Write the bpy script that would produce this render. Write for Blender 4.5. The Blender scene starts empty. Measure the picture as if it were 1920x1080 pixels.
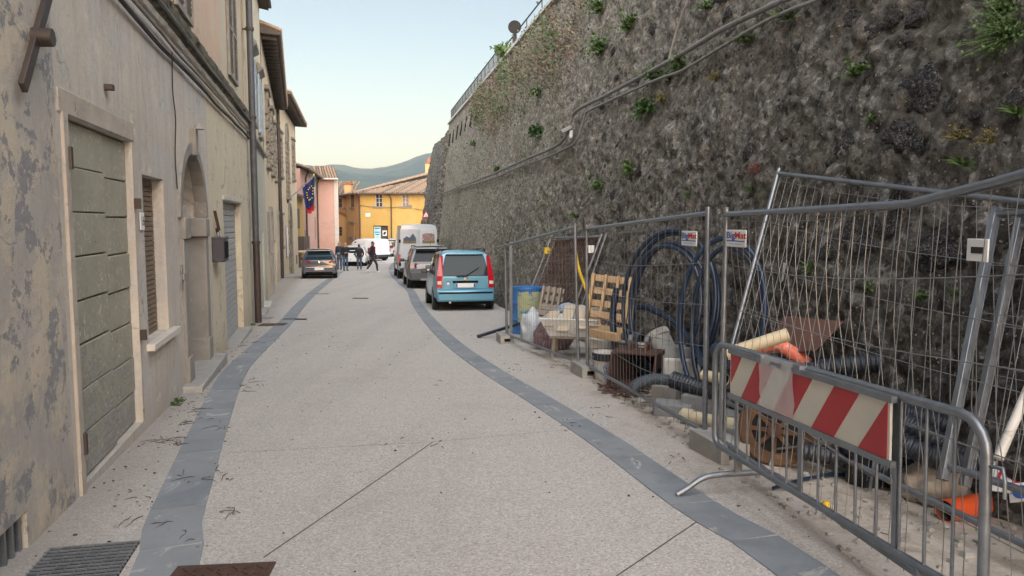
import bpy, bmesh, math, random
from mathutils import Vector, Matrix, noise
R = math.radians
SC = bpy.context.scene
COL = SC.collection
random.seed(7)

# ------------------------------------------------------------------ camera
FPX = 1400.0; PITCH = R(5.1); CAMZ = 1.6
cam_data = bpy.data.cameras.new('camera')
cam_data.sensor_width = 36.0
cam_data.lens = FPX / 1920.0 * 36.0
cam_data.clip_start = 0.05
cam_data.clip_end = 20000.0
cam = bpy.data.objects.new('camera', cam_data)
COL.objects.link(cam)
cam.location = (0, 0, CAMZ)
cam.rotation_euler = (R(90) - PITCH, 0, 0)
SC.camera = cam

# ------------------------------------------------------------------ sky, sun, exposure
SUN_EL = R(7.0); SUN_AZ = R(165.0)      # azimuth from +Y, positive to the right
w = bpy.data.worlds.new('World'); SC.world = w
w.use_nodes = True
wn = w.node_tree.nodes; wl = w.node_tree.links
bg = wn['Background']
sky = wn.new('ShaderNodeTexSky')
sky.sky_type = 'NISHITA'
sky.sun_disc = False
sky.sun_elevation = SUN_EL
sky.sun_rotation = SUN_AZ
sky.altitude = 300
sky.air_density = 1.08
sky.dust_density = 2.4
sky.ozone_density = 0.45
tint = wn.new('ShaderNodeMix'); tint.data_type = 'RGBA'; tint.blend_type = 'MULTIPLY'; tint.inputs[0].default_value = 1.0
tint.inputs[7].default_value = (1.05, .965, .985, 1)
wl.new(sky.outputs[0], tint.inputs[6]); wl.new(tint.outputs[2], bg.inputs[0])
bg.inputs[1].default_value = 0.06
sd = bpy.data.lights.new('sun', 'SUN')
sd.energy = 3.5
sd.angle = R(150)
sd.color = (1.0, 0.98, 0.975)
sun = bpy.data.objects.new('sun', sd)
COL.objects.link(sun)
sdir = Vector((math.sin(SUN_AZ) * math.cos(SUN_EL), math.cos(SUN_AZ) * math.cos(SUN_EL), math.sin(SUN_EL)))
sun.rotation_euler = sdir.to_track_quat('Z', 'Y').to_euler()
sun.location = sdir * 60
SC.view_settings.view_transform = 'Standard'
SC.view_settings.look = 'None'
SC.view_settings.exposure = 2.05
SC.view_settings.gamma = 1.0
SC.view_settings.use_curve_mapping = False
SC.cycles.use_denoising = True
SC.cycles.denoiser = 'OPENIMAGEDENOISE'
SC.cycles.denoising_prefilter = 'NONE'
SC.cycles.sample_clamp_indirect = 4.0
SC.cycles.max_bounces = 8
SC.cycles.diffuse_bounces = 4
SC.cycles.transparent_max_bounces = 12

# ------------------------------------------------------------------ geometry of the place
SP, CP = math.sin(PITCH), math.cos(PITCH)
def ray(u, v):
    a = (u - 960) / FPX; b = (540 - v) / FPX
    return Vector((a, CP + b * SP, -SP + b * CP))
_gk = [(-60, 2.22), (0, 0), (20, -.74), (49, -1.639), (80, -1.856), (120, -2.1), (400, -4.0), (6000, -12.0)]
def gz(y):
    """height of the sloping street at distance y"""
    for (a, za), (b, zb) in zip(_gk, _gk[1:]):
        if y <= b:
            return za + (zb - za) * (y - a) / (b - a)
    return _gk[-1][1]
def G(u, v, h=0.0):
    """point of the street (h above it) seen at pixel u, v of the photo"""
    d = ray(u, v); lo, hi = .5, 400.
    for _ in range(46):
        m = (lo + hi) / 2
        if CAMZ + d.z * m - gz(d.y * m) - h > 0: lo = m
        else: hi = m
    return Vector((d.x * lo, d.y * lo, CAMZ + d.z * lo))
def atY(u, v, Y):
    d = ray(u, v); t = Y / d.y
    return Vector((d.x * t, Y, CAMZ + d.z * t))
# battered fortification wall: base line and lean
def wall_x(y, z):
    far = max(0., y - 19.8)
    return -.2 + .2 * max(0., 19.8 - y) - .2 * 0 - .169 * far + (.2 - .0034 * far) * (z - gz(y)) if y > 19.8 else -.2 + .2 * (19.8 - y) + .2 * (z - gz(y))
WN = Vector((-.98, -.196, .2)).normalized()
def WP(u, v, off=.0):
    """point of the scarp wall at a pixel, off metres in front of it"""
    d = ray(u, v); lo, hi = .5, 90.
    for _ in range(46):
        m = (lo + hi) / 2
        if d.x * m - wall_x(d.y * m, CAMZ + d.z * m) < 0: lo = m
        else: hi = m
    return Vector((d.x * lo, d.y * lo, CAMZ + d.z * lo)) + WN * off

# ------------------------------------------------------------------ mesh helpers
class MB:
    def __init__(s): s.v = []; s.f = []; s.m = []
    def add(s, vs, fs, mi=0, M=None):
        o = len(s.v)
        for p in vs:
            p = Vector(p)
            s.v.append(tuple(M @ p) if M else tuple(p))
        for f in fs: s.f.append(tuple(o + i for i in f)); s.m.append(mi)
        return s
    def box(s, c, d, mi=0, M=None, taper=1.0):
        x, y, z = d[0] / 2, d[1] / 2, d[2] / 2; c = Vector(c); t = taper
        vs = [c + Vector(q) for q in ((-x, -y, -z), (x, -y, -z), (x, y, -z), (-x, y, -z), (-x * t, -y * t, z), (x * t, -y * t, z), (x * t, y * t, z), (-x * t, y * t, z))]
        return s.add(vs, [(0, 3, 2, 1), (4, 5, 6, 7), (0, 1, 5, 4), (1, 2, 6, 5), (2, 3, 7, 6), (3, 0, 4, 7)], mi, M)
    def bar(s, p0, p1, w, h, up=(0, 0, 1), mi=0, M=None):
        p0 = Vector(p0); p1 = Vector(p1); d = (p1 - p0).normalized(); up = Vector(up)
        x = d.cross(up)
        if x.length < 1e-4: x = d.cross(Vector((1, 0, 0)))
        x.normalize(); y = x.cross(d).normalized()
        x *= w / 2; y *= h / 2
        vs = [p0 - x - y, p0 + x - y, p0 + x + y, p0 - x + y, p1 - x - y, p1 + x - y, p1 + x + y, p1 - x + y]
        return s.add(vs, [(0, 1, 2, 3), (7, 6, 5, 4), (0, 4, 5, 1), (1, 5, 6, 2), (2, 6, 7, 3), (3, 7, 4, 0)], mi, M)
    def tube(s, pts, r, n=8, cap=True, closed=False, mi=0, M=None):
        pts = [Vector(p) for p in pts]; k = len(pts)
        rs = r if isinstance(r, (list, tuple)) else [r] * k
        vs = []; ref = None
        for i, p in enumerate(pts):
            a = pts[(i - 1) % k] if (i > 0 or closed) else p
            b = pts[(i + 1) % k] if (i < k - 1 or closed) else p
            t = (b - a).normalized()
            if ref is None:
                ref = t.cross(Vector((0, 0, 1)))
                if ref.length < 1e-3: ref = t.cross(Vector((1, 0, 0)))
            ref = (ref - t * ref.dot(t))
            if ref.length < 1e-6: ref = t.orthogonal()
            ref.normalize(); bn = t.cross(ref)
            for j in range(n):
                an = 2 * math.pi * j / n
                vs.append(p + (ref * math.cos(an) + bn * math.sin(an)) * rs[i])
        fs = []
        for i in range(k if closed else k - 1):
            for j in range(n):
                a = i * n + j; b = i * n + (j + 1) % n; c = ((i + 1) % k) * n + (j + 1) % n; d = ((i + 1) % k) * n + j
                fs.append((a, b, c, d))
        if cap and not closed:
            fs.append(tuple(range(n - 1, -1, -1))); fs.append(tuple((k - 1) * n + j for j in range(n)))
        return s.add(vs, fs, mi, M)
    def lathe(s, prof, n=16, mi=0, M=None, a0=0., a1=2 * math.pi):
        """profile (r, z) turned about z"""
        full = abs(a1 - a0 - 2 * math.pi) < 1e-6
        m = n if full else n + 1
        vs = []
        for r, z in prof:
            for j in range(m):
                a = a0 + (a1 - a0) * j / n
                vs.append((r * math.cos(a), r * math.sin(a), z))
        fs = []
        for i in range(len(prof) - 1):
            for j in range(n):
                k = (j + 1) % m
                fs.append((i * m + j, i * m + k, (i + 1) * m + k, (i + 1) * m + j))
        return s.add(vs, fs, mi, M)
    def prism(s, poly, y0, y1, mi=0, M=None):
        """polygon of (x, z) extruded along y"""
        n = len(poly)
        vs = [(x, y0, z) for x, z in poly] + [(x, y1, z) for x, z in poly]
        fs = [tuple(range(n)), tuple(range(2 * n - 1, n - 1, -1))]
        fs += [(i, n + i, n + (i + 1) % n, (i + 1) % n) for i in range(n)]
        return s.add(vs, fs, mi, M)
    def quad(s, a, b, c, d, mi=0, M=None): return s.add([a, b, c, d], [(0, 1, 2, 3)], mi, M)
    def mesh(s, name, mats, smooth=None):
        me = bpy.data.meshes.new(name)
        me.from_pydata(s.v, [], s.f)
        for m in (mats if isinstance(mats, (list, tuple)) else [mats]): me.materials.append(m)
        if any(s.m): me.polygons.foreach_set('material_index', s.m)
        if smooth:
            me.polygons.foreach_set('use_smooth', [True] * len(me.polygons))
            if smooth < 180: me.set_sharp_from_angle(angle=R(smooth))
        me.update()
        return me
    def build(s, name, mats, parent=None, smooth=None, bevel=0, loc=None, rot=None, seg=2):
        return link(name, s.mesh(name, mats, smooth), parent, bevel, loc, rot, seg)
def link(name, me, parent=None, bevel=0, loc=None, rot=None, seg=2):
    o = bpy.data.objects.new(name, me); COL.objects.link(o)
    if parent is not None: o.parent = parent
    if loc is not None: o.location = loc
    if rot is not None: o.rotation_euler = rot
    if bevel:
        b = o.modifiers.new('bevel', 'BEVEL'); b.width = bevel; b.segments = seg; b.limit_method = 'ANGLE'; b.angle_limit = R(40)
        o.data.polygons.foreach_set('use_smooth', [True] * len(o.data.polygons)); o.data.set_sharp_from_angle(angle=R(60))
    return o
def tag(o, label=None, cat=None, group=None, kind=None):
    if label: o['label'] = label
    if cat: o['category'] = cat
    if group: o['group'] = group
    if kind: o['kind'] = kind
    return o
def thing(name, label, cat, loc=(0, 0, 0), rotz=0., group=None, rx=0., ry=0.):
    o = bpy.data.objects.new(name, None); COL.objects.link(o)
    o.empty_display_size = .2
    o.location = loc; o.rotation_euler = (rx, ry, rotz)
    return tag(o, label, cat, group)
def lerp(a, b, t): return a + (b - a) * t
def frame(p, xdir, zdir):
    """matrix with origin p, local x along xdir, local z near zdir"""
    x = Vector(xdir).normalized(); y = Vector(zdir).cross(x).normalized(); z = x.cross(y)
    m = Matrix((x, y, z)).transposed().to_4x4(); m.translation = Vector(p)
    return m
def curve_pts(pts, n=8):
    """Catmull-Rom through points"""
    P = [Vector(p) for p in pts]; P = [P[0] * 2 - P[1]] + P + [P[-1] * 2 - P[-2]]
    out = []
    for i in range(1, len(P) - 2):
        a, b, c, d = P[i - 1:i + 3]
        for k in range(n):
            t = k / n
            out.append(.5 * ((2 * b) + (c - a) * t + (2 * a - 5 * b + 4 * c - d) * t * t + (3 * b - a - 3 * c + d) * t ** 3))
    out.append(P[-2])
    return out
def text_mesh(s, size, mat, name='lettering', bold=0.0, align='CENTER'):
    cu = bpy.data.curves.new(name, 'FONT'); cu.body = s; cu.size = size; cu.align_x = align; cu.align_y = 'CENTER'
    cu.offset = bold
    o = bpy.data.objects.new(name, cu); COL.objects.link(o)
    bpy.context.view_layer.update()
    me = bpy.data.meshes.new_from_object(o.evaluated_get(bpy.context.evaluated_depsgraph_get()))
    bpy.data.objects.remove(o); bpy.data.curves.remove(cu)
    me.materials.clear(); me.materials.append(mat)
    return me

# ------------------------------------------------------------------ materials
M = {}
class NT:
    def __init__(s, name):
        s.m = bpy.data.materials.new(name); s.m.use_nodes = True
        s.n = s.m.node_tree.nodes; s.l = s.m.node_tree.links; s.b = s.n['Principled BSDF']
    def new(s, t, **kw):
        n = s.n.new(t)
        for k, v in kw.items():
            if k in ('operation', 'blend_type', 'feature', 'data_type', 'noise_dimensions', 'distance', 'invert', 'vector_type', 'clamp', 'musgrave_type', 'wave_type', 'bands_direction'): setattr(n, k, v)
            else: s.set(n.inputs[k.replace('_', ' ')], v)
        return n
    def set(s, inp, v):
        if isinstance(v, bpy.types.NodeSocket): s.l.new(v, inp)
        elif isinstance(v, tuple) and len(v) == 3 and inp.type == 'RGBA': inp.default_value = (*v, 1)
        else: inp.default_value = v
    def coord(s, scale=(1, 1, 1), rnd=False, kind='Object', rot=(0, 0, 0)):
        c = s.n.new('ShaderNodeTexCoord').outputs[kind]
        if rnd:
            oi = s.n.new('ShaderNodeObjectInfo')
            a = s.new('ShaderNodeVectorMath', operation='MULTIPLY_ADD'); s.l.new(oi.outputs['Random'], a.inputs[0]); a.inputs[1].default_value = (37, 17, 53); s.l.new(c, a.inputs[2])
            c = a.outputs[0]
        mp = s.n.new('ShaderNodeMapping'); s.l.new(c, mp.inputs[0]); mp.inputs['Scale'].default_value = scale; mp.inputs['Rotation'].default_value = rot
        return mp.outputs[0]
    def noise(s, vec, scale, detail=6, rough=.6, dist=0.):
        return s.new('ShaderNodeTexNoise', Vector=vec, Scale=scale, Detail=detail, Roughness=rough, Distortion=dist).outputs[0]
    def ramp(s, fac, stops):
        r = s.n.new('ShaderNodeValToRGB'); s.l.new(fac, r.inputs[0]); e = r.color_ramp.elements
        while len(e) > 1: e.remove(e[-1])
        for i, (p, c) in enumerate(stops):
            if not isinstance(c, tuple): c = (c, c, c)
            if i == 0: e[0].position = p; e[0].color = (*c, 1)
            else: k = e.new(p); k.color = (*c, 1)
        return r.outputs[0]
    def mix(s, fac, a, b, bt='MIX'):
        n = s.n.new('ShaderNodeMix'); n.data_type = 'RGBA'; n.blend_type = bt
        s.set(n.inputs[0], fac); s.set(n.inputs[6], a); s.set(n.inputs[7], b)
        return n.outputs[2]
    def math(s, op, a, b=0.0, c=0.0, clamp=False):
        n = s.n.new('ShaderNodeMath'); n.operation = op; n.use_clamp = clamp
        s.set(n.inputs[0], a); s.set(n.inputs[1], b); s.set(n.inputs[2], c)
        return n.outputs[0]
    def sep(s, vec):
        n = s.n.new('ShaderNodeSeparateXYZ'); s.l.new(vec, n.inputs[0]); return n.outputs
    def rng(s, v, a, b, c=0., d=1.):
        n = s.n.new('ShaderNodeMapRange'); s.l.new(v, n.inputs[0])
        for i, q in enumerate((a, b, c, d)): n.inputs[i + 1].default_value = q
        return n.outputs[0]
    def bump(s, h, strength=.5, dist=.02, prev=None):
        n = s.n.new('ShaderNodeBump'); s.l.new(h, n.inputs['Height']); n.inputs['Strength'].default_value = strength; n.inputs['Distance'].default_value = dist
        if prev is not None: s.l.new(prev, n.inputs['Normal'])
        return n.outputs[0]
    def out(s, color=None, rough=None, normal=None, metal=None, **kw):
        if color is not None: s.set(s.b.inputs['Base Color'], color)
        if rough is not None: s.set(s.b.inputs['Roughness'], rough)
        if normal is not None: s.set(s.b.inputs['Normal'], normal)
        if metal is not None: s.set(s.b.inputs['Metallic'], metal)
        for k, v in kw.items(): s.set(s.b.inputs[k.replace('_', ' ')], v)
        return s.m
def mk(name, c1, c2=None, c3=None, scale=6., rough=.7, bump=0., bscale=None, metal=0., stretch=(1, 1, 1), rnd=False, thr=.62, bdist=.01, **kw):
    t = NT(name); v = t.coord(stretch, rnd)
    c2 = c2 or tuple(q * .75 for q in c1)
    n = t.noise(v, scale, 7, .62)
    col = t.ramp(n, [(.33, c2), (.66, c1)])
    if c3:
        n3 = t.noise(v, scale * 2.3, 8, .7, .4)
        col = t.mix(t.ramp(n3, [(thr - .04, 0.), (thr + .05, 1.)]), col, c3)
    nm = t.bump(t.noise(v, bscale or scale * 6, 5), bump, bdist) if bump else None
    rr = t.rng(n, .3, .7, max(0, rough - .08), min(1, rough + .08))
    M[name] = t.out(col, rr, nm, metal, **kw)
    return M[name]
# simple materials
def slate_mat():
    t = NT('slate'); v = t.coord((1, 1, 1), True); oi = t.n.new('ShaderNodeObjectInfo')
    n = t.noise(v, 2.6, 8, .65, .4); col = t.ramp(n, [(.3, (.165, .185, .205)), (.7, (.25, .275, .30))])
    col = t.mix(t.rng(oi.outputs['Random'], 0., 1., 0., .38), col, (.30, .31, .315))
    sm = t.ramp(t.noise(t.coord((1., .45, 1.), True), 5.5, 9, .72, .9), [(.585, 0.), (.64, .8)])
    col = t.mix(sm, col, (.42, .42, .41)); dk = t.ramp(t.noise(v, 9., 7, .7), [(.6, 0.), (.72, .5)]); col = t.mix(dk, col, (.10, .10, .10))
    M['slate'] = t.out(col, .78, t.bump(t.noise(v, 40., 5), .25, .004))
slate_mat()
mk('grout', (.50, .49, .46), (.40, .39, .37), scale=20, rough=.9)
mk('joint_seal', (.07, .065, .06), rough=.9)
mk('galv', (.27, .295, .325), (.20, .22, .245), (.38, .39, .40), scale=14, rough=.42, metal=.75, rnd=True, bump=.05, thr=.68)
mk('galv_dark', (.26, .28, .31), (.20, .22, .24), scale=14, rough=.5, metal=.6, rnd=True)
mk('wire', (.26, .265, .27), (.19, .19, .19), scale=9, rough=.5, metal=.5)
mk('rust', (.095, .048, .034), (.055, .03, .023), (.15, .075, .045), scale=7, rough=.85, bump=.3, rnd=True)
mk('rust_plate', (.13, .065, .048), (.10, .05, .04), (.30, .27, .24), scale=3, rough=.8, bump=.15, thr=.66)
mk('rust_mesh', (.11, .045, .03), (.07, .03, .022), rough=.85)
mk('concrete', (.36, .35, .33), (.27, .265, .25), (.20, .195, .18), scale=7, rough=.9, bump=.35, rnd=True, thr=.66)
mk('concrete_grey', (.24, .245, .25), (.18, .185, .19), (.33, .33, .32), scale=5, rough=.9, bump=.3, rnd=True, thr=.66)
mk('concrete_white', (.52, .51, .48), (.42, .41, .38), (.30, .29, .27), scale=6, rough=.85, bump=.25, rnd=True, thr=.68)
mk('new_wood', (.52, .36, .20), (.42, .27, .14), scale=4, rough=.7, bump=.15, stretch=(1, 1, 9), rnd=True)
mk('old_wood', (.36, .31, .25), (.24, .205, .165), (.15, .13, .11), scale=4, rough=.85, bump=.3, stretch=(9, 1, 1), rnd=True, thr=.66)
mk('pale_board', (.55, .48, .37), (.43, .36, .27), scale=5, rough=.8, bump=.2, stretch=(1, 9, 1), rnd=True)
mk('black_plastic', (.012, .015, .022), (.018, .021, .028), scale=5, rough=.38, rnd=True)
mk('corrugated', (.016, .022, .034), (.03, .036, .046), (.10, .10, .10), scale=5, rough=.42, rnd=True, thr=.68)
mk('pe_pipe', (.012, .022, .045), (.02, .032, .055), scale=3, rough=.3)
mk('pe_stripe', (.014, .034, .075), (.012, .026, .055), scale=3, rough=.35)
mk('grey_flex', (.085, .105, .13), (.06, .075, .095), scale=5, rough=.5)
mk('cream_pvc', (.62, .54, .38), (.52, .44, .29), (.35, .28, .18), scale=4, rough=.5, rnd=True, thr=.66)
mk('orange_pvc', (.75, .115, .03), (.62, .085, .022), (.55, .14, .07), scale=4, rough=.42, rnd=True, thr=.66)
mk('salmon_pvc', (.70, .16, .09), (.58, .11, .06), (.66, .36, .30), scale=4, rough=.6, thr=.56)
mk('orange_dull', (.13, .066, .03), (.08, .044, .026), (.16, .13, .10), scale=5, rough=.7, thr=.6)
mk('white_plastic', (.66, .67, .66), (.55, .56, .55), (.42, .40, .36), scale=6, rough=.5, rnd=True, thr=.66)
mk('bucket_white', (.58, .57, .53), (.46, .45, .42), (.36, .33, .28), scale=6, rough=.55, rnd=True, thr=.6)
mk('blue_drum', (.02, .13, .40), (.03, .17, .42), (.25, .30, .33), scale=3, rough=.5, thr=.70)
mk('yellow_paint', (.40, .42, .22), (.30, .34, .19), (.06, .18, .38), scale=4, rough=.6, thr=.56)
mk('yellow', (.75, .50, .03), rough=.5)
mk('sign_white', (.62, .60, .52), (.54, .52, .45), scale=3, rough=.5)
mk('sign_red', (.42, .028, .035), (.36, .022, .03), scale=3, rough=.45)
mk('frame_white', (.48, .47, .44), rough=.7)
mk('paper_white', (.74, .74, .72), (.68, .68, .67), scale=5, rough=.6)
mk('ink_blue', (.04, .12, .42), rough=.6)
mk('ink_red', (.60, .03, .04), rough=.6)
mk('ink_black', (.02, .02, .02), rough=.6)
mk('black', (.012, .012, .012), rough=.8, Specular_IOR_Level=.12)
mk('dark', (.025, .025, .025), rough=.9, Specular_IOR_Level=.1)
mk('brown_iron', (.06, .045, .04), (.045, .035, .03), scale=9, rough=.55, metal=.2)
mk('grey_iron', (.085, .09, .10), (.06, .065, .07), scale=9, rough=.55, metal=.2)
mk('cable_grey', (.22, .21, .20), (.14, .135, .13), scale=9, rough=.7)
mk('cable_black', (.035, .035, .036), rough=.7)
mk('marble', (.62, .58, .52), (.52, .48, .43), (.40, .37, .33), scale=5, rough=.55, thr=.68)
mk('stone', (.30, .285, .255), (.22, .21, .19), (.36, .34, .30), scale=4, rough=.85, bump=.35, thr=.66, rnd=True)
mk('pietra', (.25, .225, .18), (.16, .145, .12), (.33, .30, .24), scale=3, rough=.9, bump=.5, bdist=.03, thr=.64, rnd=True)
mk('shutter_brown', (.24, .20, .16), (.17, .145, .12), scale=6, rough=.7, rnd=True)
mk('shutter_steel', (.36, .37, .375), (.30, .31, .315), scale=5, rough=.55, rnd=True)
mk('shutter_grey', (.27, .25, .22), (.19, .175, .155), scale=6, rough=.8, rnd=True)
mk('shutter_blue', (.30, .38, .45), (.23, .30, .36), scale=6, rough=.7, rnd=True)
mk('blind_brown', (.20, .145, .10), (.15, .11, .08), scale=6, rough=.7, rnd=True)
mk('door_dark', (.07, .055, .045), (.05, .04, .035), scale=6, rough=.6)
mk('eave_wood', (.085, .07, .058), (.055, .046, .04), scale=5, rough=.85, rnd=True)
mk('moss_ledge', (.115, .105, .075), (.06, .062, .04), (.20, .18, .14), scale=8, rough=.95, bump=.8, bdist=.04)
mk('tyre', (.018, .018, .019), (.026, .026, .026), scale=9, rough=.85)
mk('alloy', (.45, .46, .47), rough=.35, metal=.8)
mk('chrome', (.6, .61, .62), rough=.2, metal=.9)
mk('hair_grey', (.42, .40, .38), rough=.8)
mk('hair_dark', (.02, .016, .013), rough=.8)
mk('skin', (.46, .27, .19), (.38, .21, .145), rough=.6)
mk('skin_dark', (.20, .11, .075), (.15, .085, .06), rough=.6)
mk('jacket_navy', (.022, .03, .05), (.03, .04, .065), scale=9, rough=.9)
mk('jacket_black', (.012, .014, .022), (.02, .02, .028), scale=9, rough=.9)
mk('jeans', (.07, .13, .22), (.045, .085, .15), scale=9, rough=.9)
mk('jeans_grey', (.075, .10, .135), (.05, .07, .10), scale=9, rough=.9)
mk('trousers', (.028, .03, .042), (.02, .022, .03), scale=9, rough=.9)
mk('shirt_grey', (.32, .34, .38), rough=.9)
mk('red_cloth', (.25, .03, .04), rough=.9)
mk('shoe_white', (.72, .72, .72), rough=.7)
mk('shoe_dark', (.02, .018, .016), rough=.7)
mk('flag_blue', (.008, .016, .085), (.012, .024, .12), scale=5, rough=.85)
mk('flag_green', (.02, .22, .06), rough=.85)
mk('flag_white', (.66, .64, .62), rough=.85)
mk('flag_red', (.55, .025, .035), rough=.85)
mk('flag_yellow', (.75, .58, .05), rough=.85)
mk('teal_poster', (.30, .55, .60), (.50, .68, .70), scale=3, rough=.6)
mk('leaf', (.075, .135, .036), (.045, .085, .025), (.12, .165, .05), scale=9, rough=.7, rnd=True)
mk('leaf_dark', (.04, .10, .022), (.025, .065, .016), (.07, .13, .03), scale=9, rough=.7, rnd=True)
mk('leaf_dry', (.17, .15, .055), (.12, .095, .045), (.09, .13, .035), scale=9, rough=.8, rnd=True)
mk('jamb_wood', (.46, .41, .35), (.34, .30, .255), (.24, .21, .18), scale=4, rough=.9, bump=.4, stretch=(1, 1, 1), thr=.62)
mk('heap_shade', (.085, .07, .056), (.05, .042, .036), (.16, .145, .125), scale=5, rough=.98, bump=.9, bdist=.03, thr=.6)
mk('scrub_dry', (.24, .205, .15), (.16, .135, .10), (.14, .15, .07), scale=2, rough=.9)
mk('rail_iron', (.06, .062, .066), rough=.8, Specular_IOR_Level=.15)
mk('pietra_serena', (.27, .255, .23), (.20, .19, .172), (.33, .31, .28), scale=4, rough=.9, bump=.3, thr=.64, rnd=True)
mk('mailbox_navy', (.022, .027, .042), (.03, .036, .052), scale=6, rough=.5)
mk('leaf_red', (.17, .07, .06), (.12, .055, .045), (.14, .11, .06), scale=9, rough=.8, rnd=True)
mk('twig', (.05, .038, .03), (.09, .07, .05), scale=5, rough=.9)
mk('bag_white', (.58, .62, .64), (.45, .49, .52), scale=4, rough=.35)
mk('bag_purple', (.12, .07, .08), (.20, .13, .14), (.42, .40, .42), scale=4, rough=.3, thr=.64)
mk('tarp_blue', (.45, .52, .60), (.20, .28, .38), (.05, .07, .11), scale=5, rough=.6, thr=.62)
mk('clay', (.29, .205, .14), (.20, .145, .105), (.40, .33, .25), scale=5, rough=.9, rnd=True, thr=.6)
mk('clay_dark', (.17, .135, .105), (.12, .095, .075), (.28, .24, .19), scale=5, rough=.9, rnd=True, thr=.6)
mk('brick_red', (.27, .125, .075), (.21, .10, .06), scale=6, rough=.9, rnd=True)
mk('lamp_white', (.6, .62, .62), rough=.4)
mk('head_lining', (.16, .17, .18), rough=.9)
def glass_mat(name, tint, rough=.05):
    t = NT(name); M[name] = t.out(tint, rough, None, 0.)
    t.b.inputs['Transmission Weight'].default_value = 0.0
    t.b.inputs['Specular IOR Level'].default_value = .22
    return M[name]
glass_mat('glass_dark', (.012, .016, .02)); glass_mat('glass_car', (.018, .034, .042), .03); glass_mat('glass_window', (.045, .05, .055), .08)
def car_glass(name):
    t = NT(name)
    tr = t.n.new('ShaderNodeBsdfTransparent'); tr.inputs[0].default_value = (.42, .52, .54, 1)
    gl = t.n.new('ShaderNodeBsdfGlossy'); gl.inputs['Roughness'].default_value = .04
    lw = t.n.new('ShaderNodeLayerWeight'); lw.inputs[0].default_value = .45
    f = t.math('MULTIPLY_ADD', lw.outputs['Fresnel'], .8, .06)
    mx = t.n.new('ShaderNodeMixShader'); t.l.new(f, mx.inputs[0]); t.l.new(tr.outputs[0], mx.inputs[1]); t.l.new(gl.outputs[0], mx.inputs[2])
    t.l.new(mx.outputs[0], t.n['Material Output'].inputs[0])
    M[name] = t.m
car_glass('glass_clear')
def paint(name, c, metal=.3, rough=.35):
    t = NT(name); v = t.coord(); n = t.noise(v, 3., 6)
    dirt = t.mix(t.rng(n, .45, .8, 0., .14), c, (.20, .195, .185))
    M[name] = t.out(dirt, t.rng(n, .3, .7, rough - .06, rough + .12), None, metal, Coat_Weight=.7, Coat_Roughness=.08)
paint('paint_blue', (.105, .30, .43)); paint('paint_dark', (.034, .05, .078), 0.); paint('paint_grey', (.065, .075, .09), 0.)
paint('paint_white', (.66, .68, .69), 0.); paint('paint_silver', (.42, .45, .48), .35); paint('paint_van', (.35, .40, .45), 0.)
def lens(name, c):
    t = NT(name); M[name] = t.out(c, .18, None, 0., Coat_Weight=.6)
lens('lens_red', (.42, .008, .018)); lens('lens_clear', (.62, .55, .54)); lens('lens_dark', (.16, .012, .02))

# exposed-aggregate road
def road_mat():
    t = NT('road'); v = t.coord()
    big = t.noise(v, .35, 5, .6); mid = t.noise(v, 2.2, 7, .65)
    col = t.ramp(big, [(.3, (.385, .36, .345)), (.7, (.45, .425, .41))])
    col = t.mix(t.rng(mid, .35, .75, 0., .55), col, (.44, .42, .39))
    vo = t.new('ShaderNodeTexVoronoi', Vector=v, Scale=95.); vo.feature = 'F1'
    pcol = t.ramp(t.sep(vo.outputs['Color'])[0], [(0., (.20, .17, .14)), (.25, (.38, .345, .31)), (.6, (.50, .47, .435)), (1., (.72, .70, .67))])
    col = t.mix(.42, col, pcol)
    tr = t.noise(t.coord((1.6, .10, 1.)), 1.1, 6, .6); col = t.mix(t.ramp(tr, [(.48, 0.), (.68, .25)]), col, (.30, .285, .275))
    vo2 = t.new('ShaderNodeTexVoronoi', Vector=v, Scale=38.); vo2.feature = 'F1'
    dk = t.math('MULTIPLY', t.ramp(vo2.outputs['Distance'], [(.10, 1.), (.22, 0.)]), t.ramp(t.sep(vo2.outputs['Color'])[1], [(.78, 0.), (.82, 1.)]))
    col = t.mix(t.math('MULTIPLY', dk, .75), col, (.10, .085, .07))
    wh = t.math('MULTIPLY', t.ramp(vo2.outputs['Distance'], [(.12, 1.), (.25, 0.)]), t.ramp(t.sep(vo2.outputs['Color'])[2], [(.80, 0.), (.84, 1.)]))
    col = t.mix(t.math('MULTIPLY', wh, .7), col, (.80, .77, .72))
    st = t.noise(v, .9, 8, .7, .6)
    col = t.mix(t.ramp(st, [(.58, 0.), (.75, .55)]), col, (.31, .275, .235))
    # sandy mud along the foot of the scarp wall and behind the fences
    sx = t.sep(v); dist = t.math('ADD', t.math('ADD', sx[0], t.math('MULTIPLY', sx[1], .2)), -2.55)
    mud = t.math('MULTIPLY', t.rng(t.math('ADD', dist, t.math('MULTIPLY', mid, .9)), .15, .75), t.rng(sx[1], 14., 10.))
    mcol = t.ramp(t.noise(v, 3.5, 8, .7, .8), [(.32, (.20, .15, .10)), (.5, (.40, .345, .285)), (.7, (.50, .46, .41))])
    col = t.mix(t.math('MULTIPLY', mud, .8), col, mcol)
    # dirt and dark grit along the house fronts
    dl = t.math('ADD', t.math('ADD', sx[0], t.math('MULTIPLY', sx[1], .248)), 1.64)
    ed = t.math('MULTIPLY', t.rng(t.math('ADD', dl, t.math('MULTIPLY', st, .5)), .75, .30), .55)
    col = t.mix(ed, col, (.22, .195, .165))
    h = t.math('ADD', t.math('MULTIPLY', vo.outputs['Distance'], -.6), t.math('MULTIPLY', t.noise(v, 60., 4), .6))
    M['road'] = t.out(col, .92, t.bump(h, .35, .008))
road_mat()
mk('ground', (.12, .13, .07), (.09, .10, .055), (.16, .14, .09), scale=.05, rough=.95)

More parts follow.
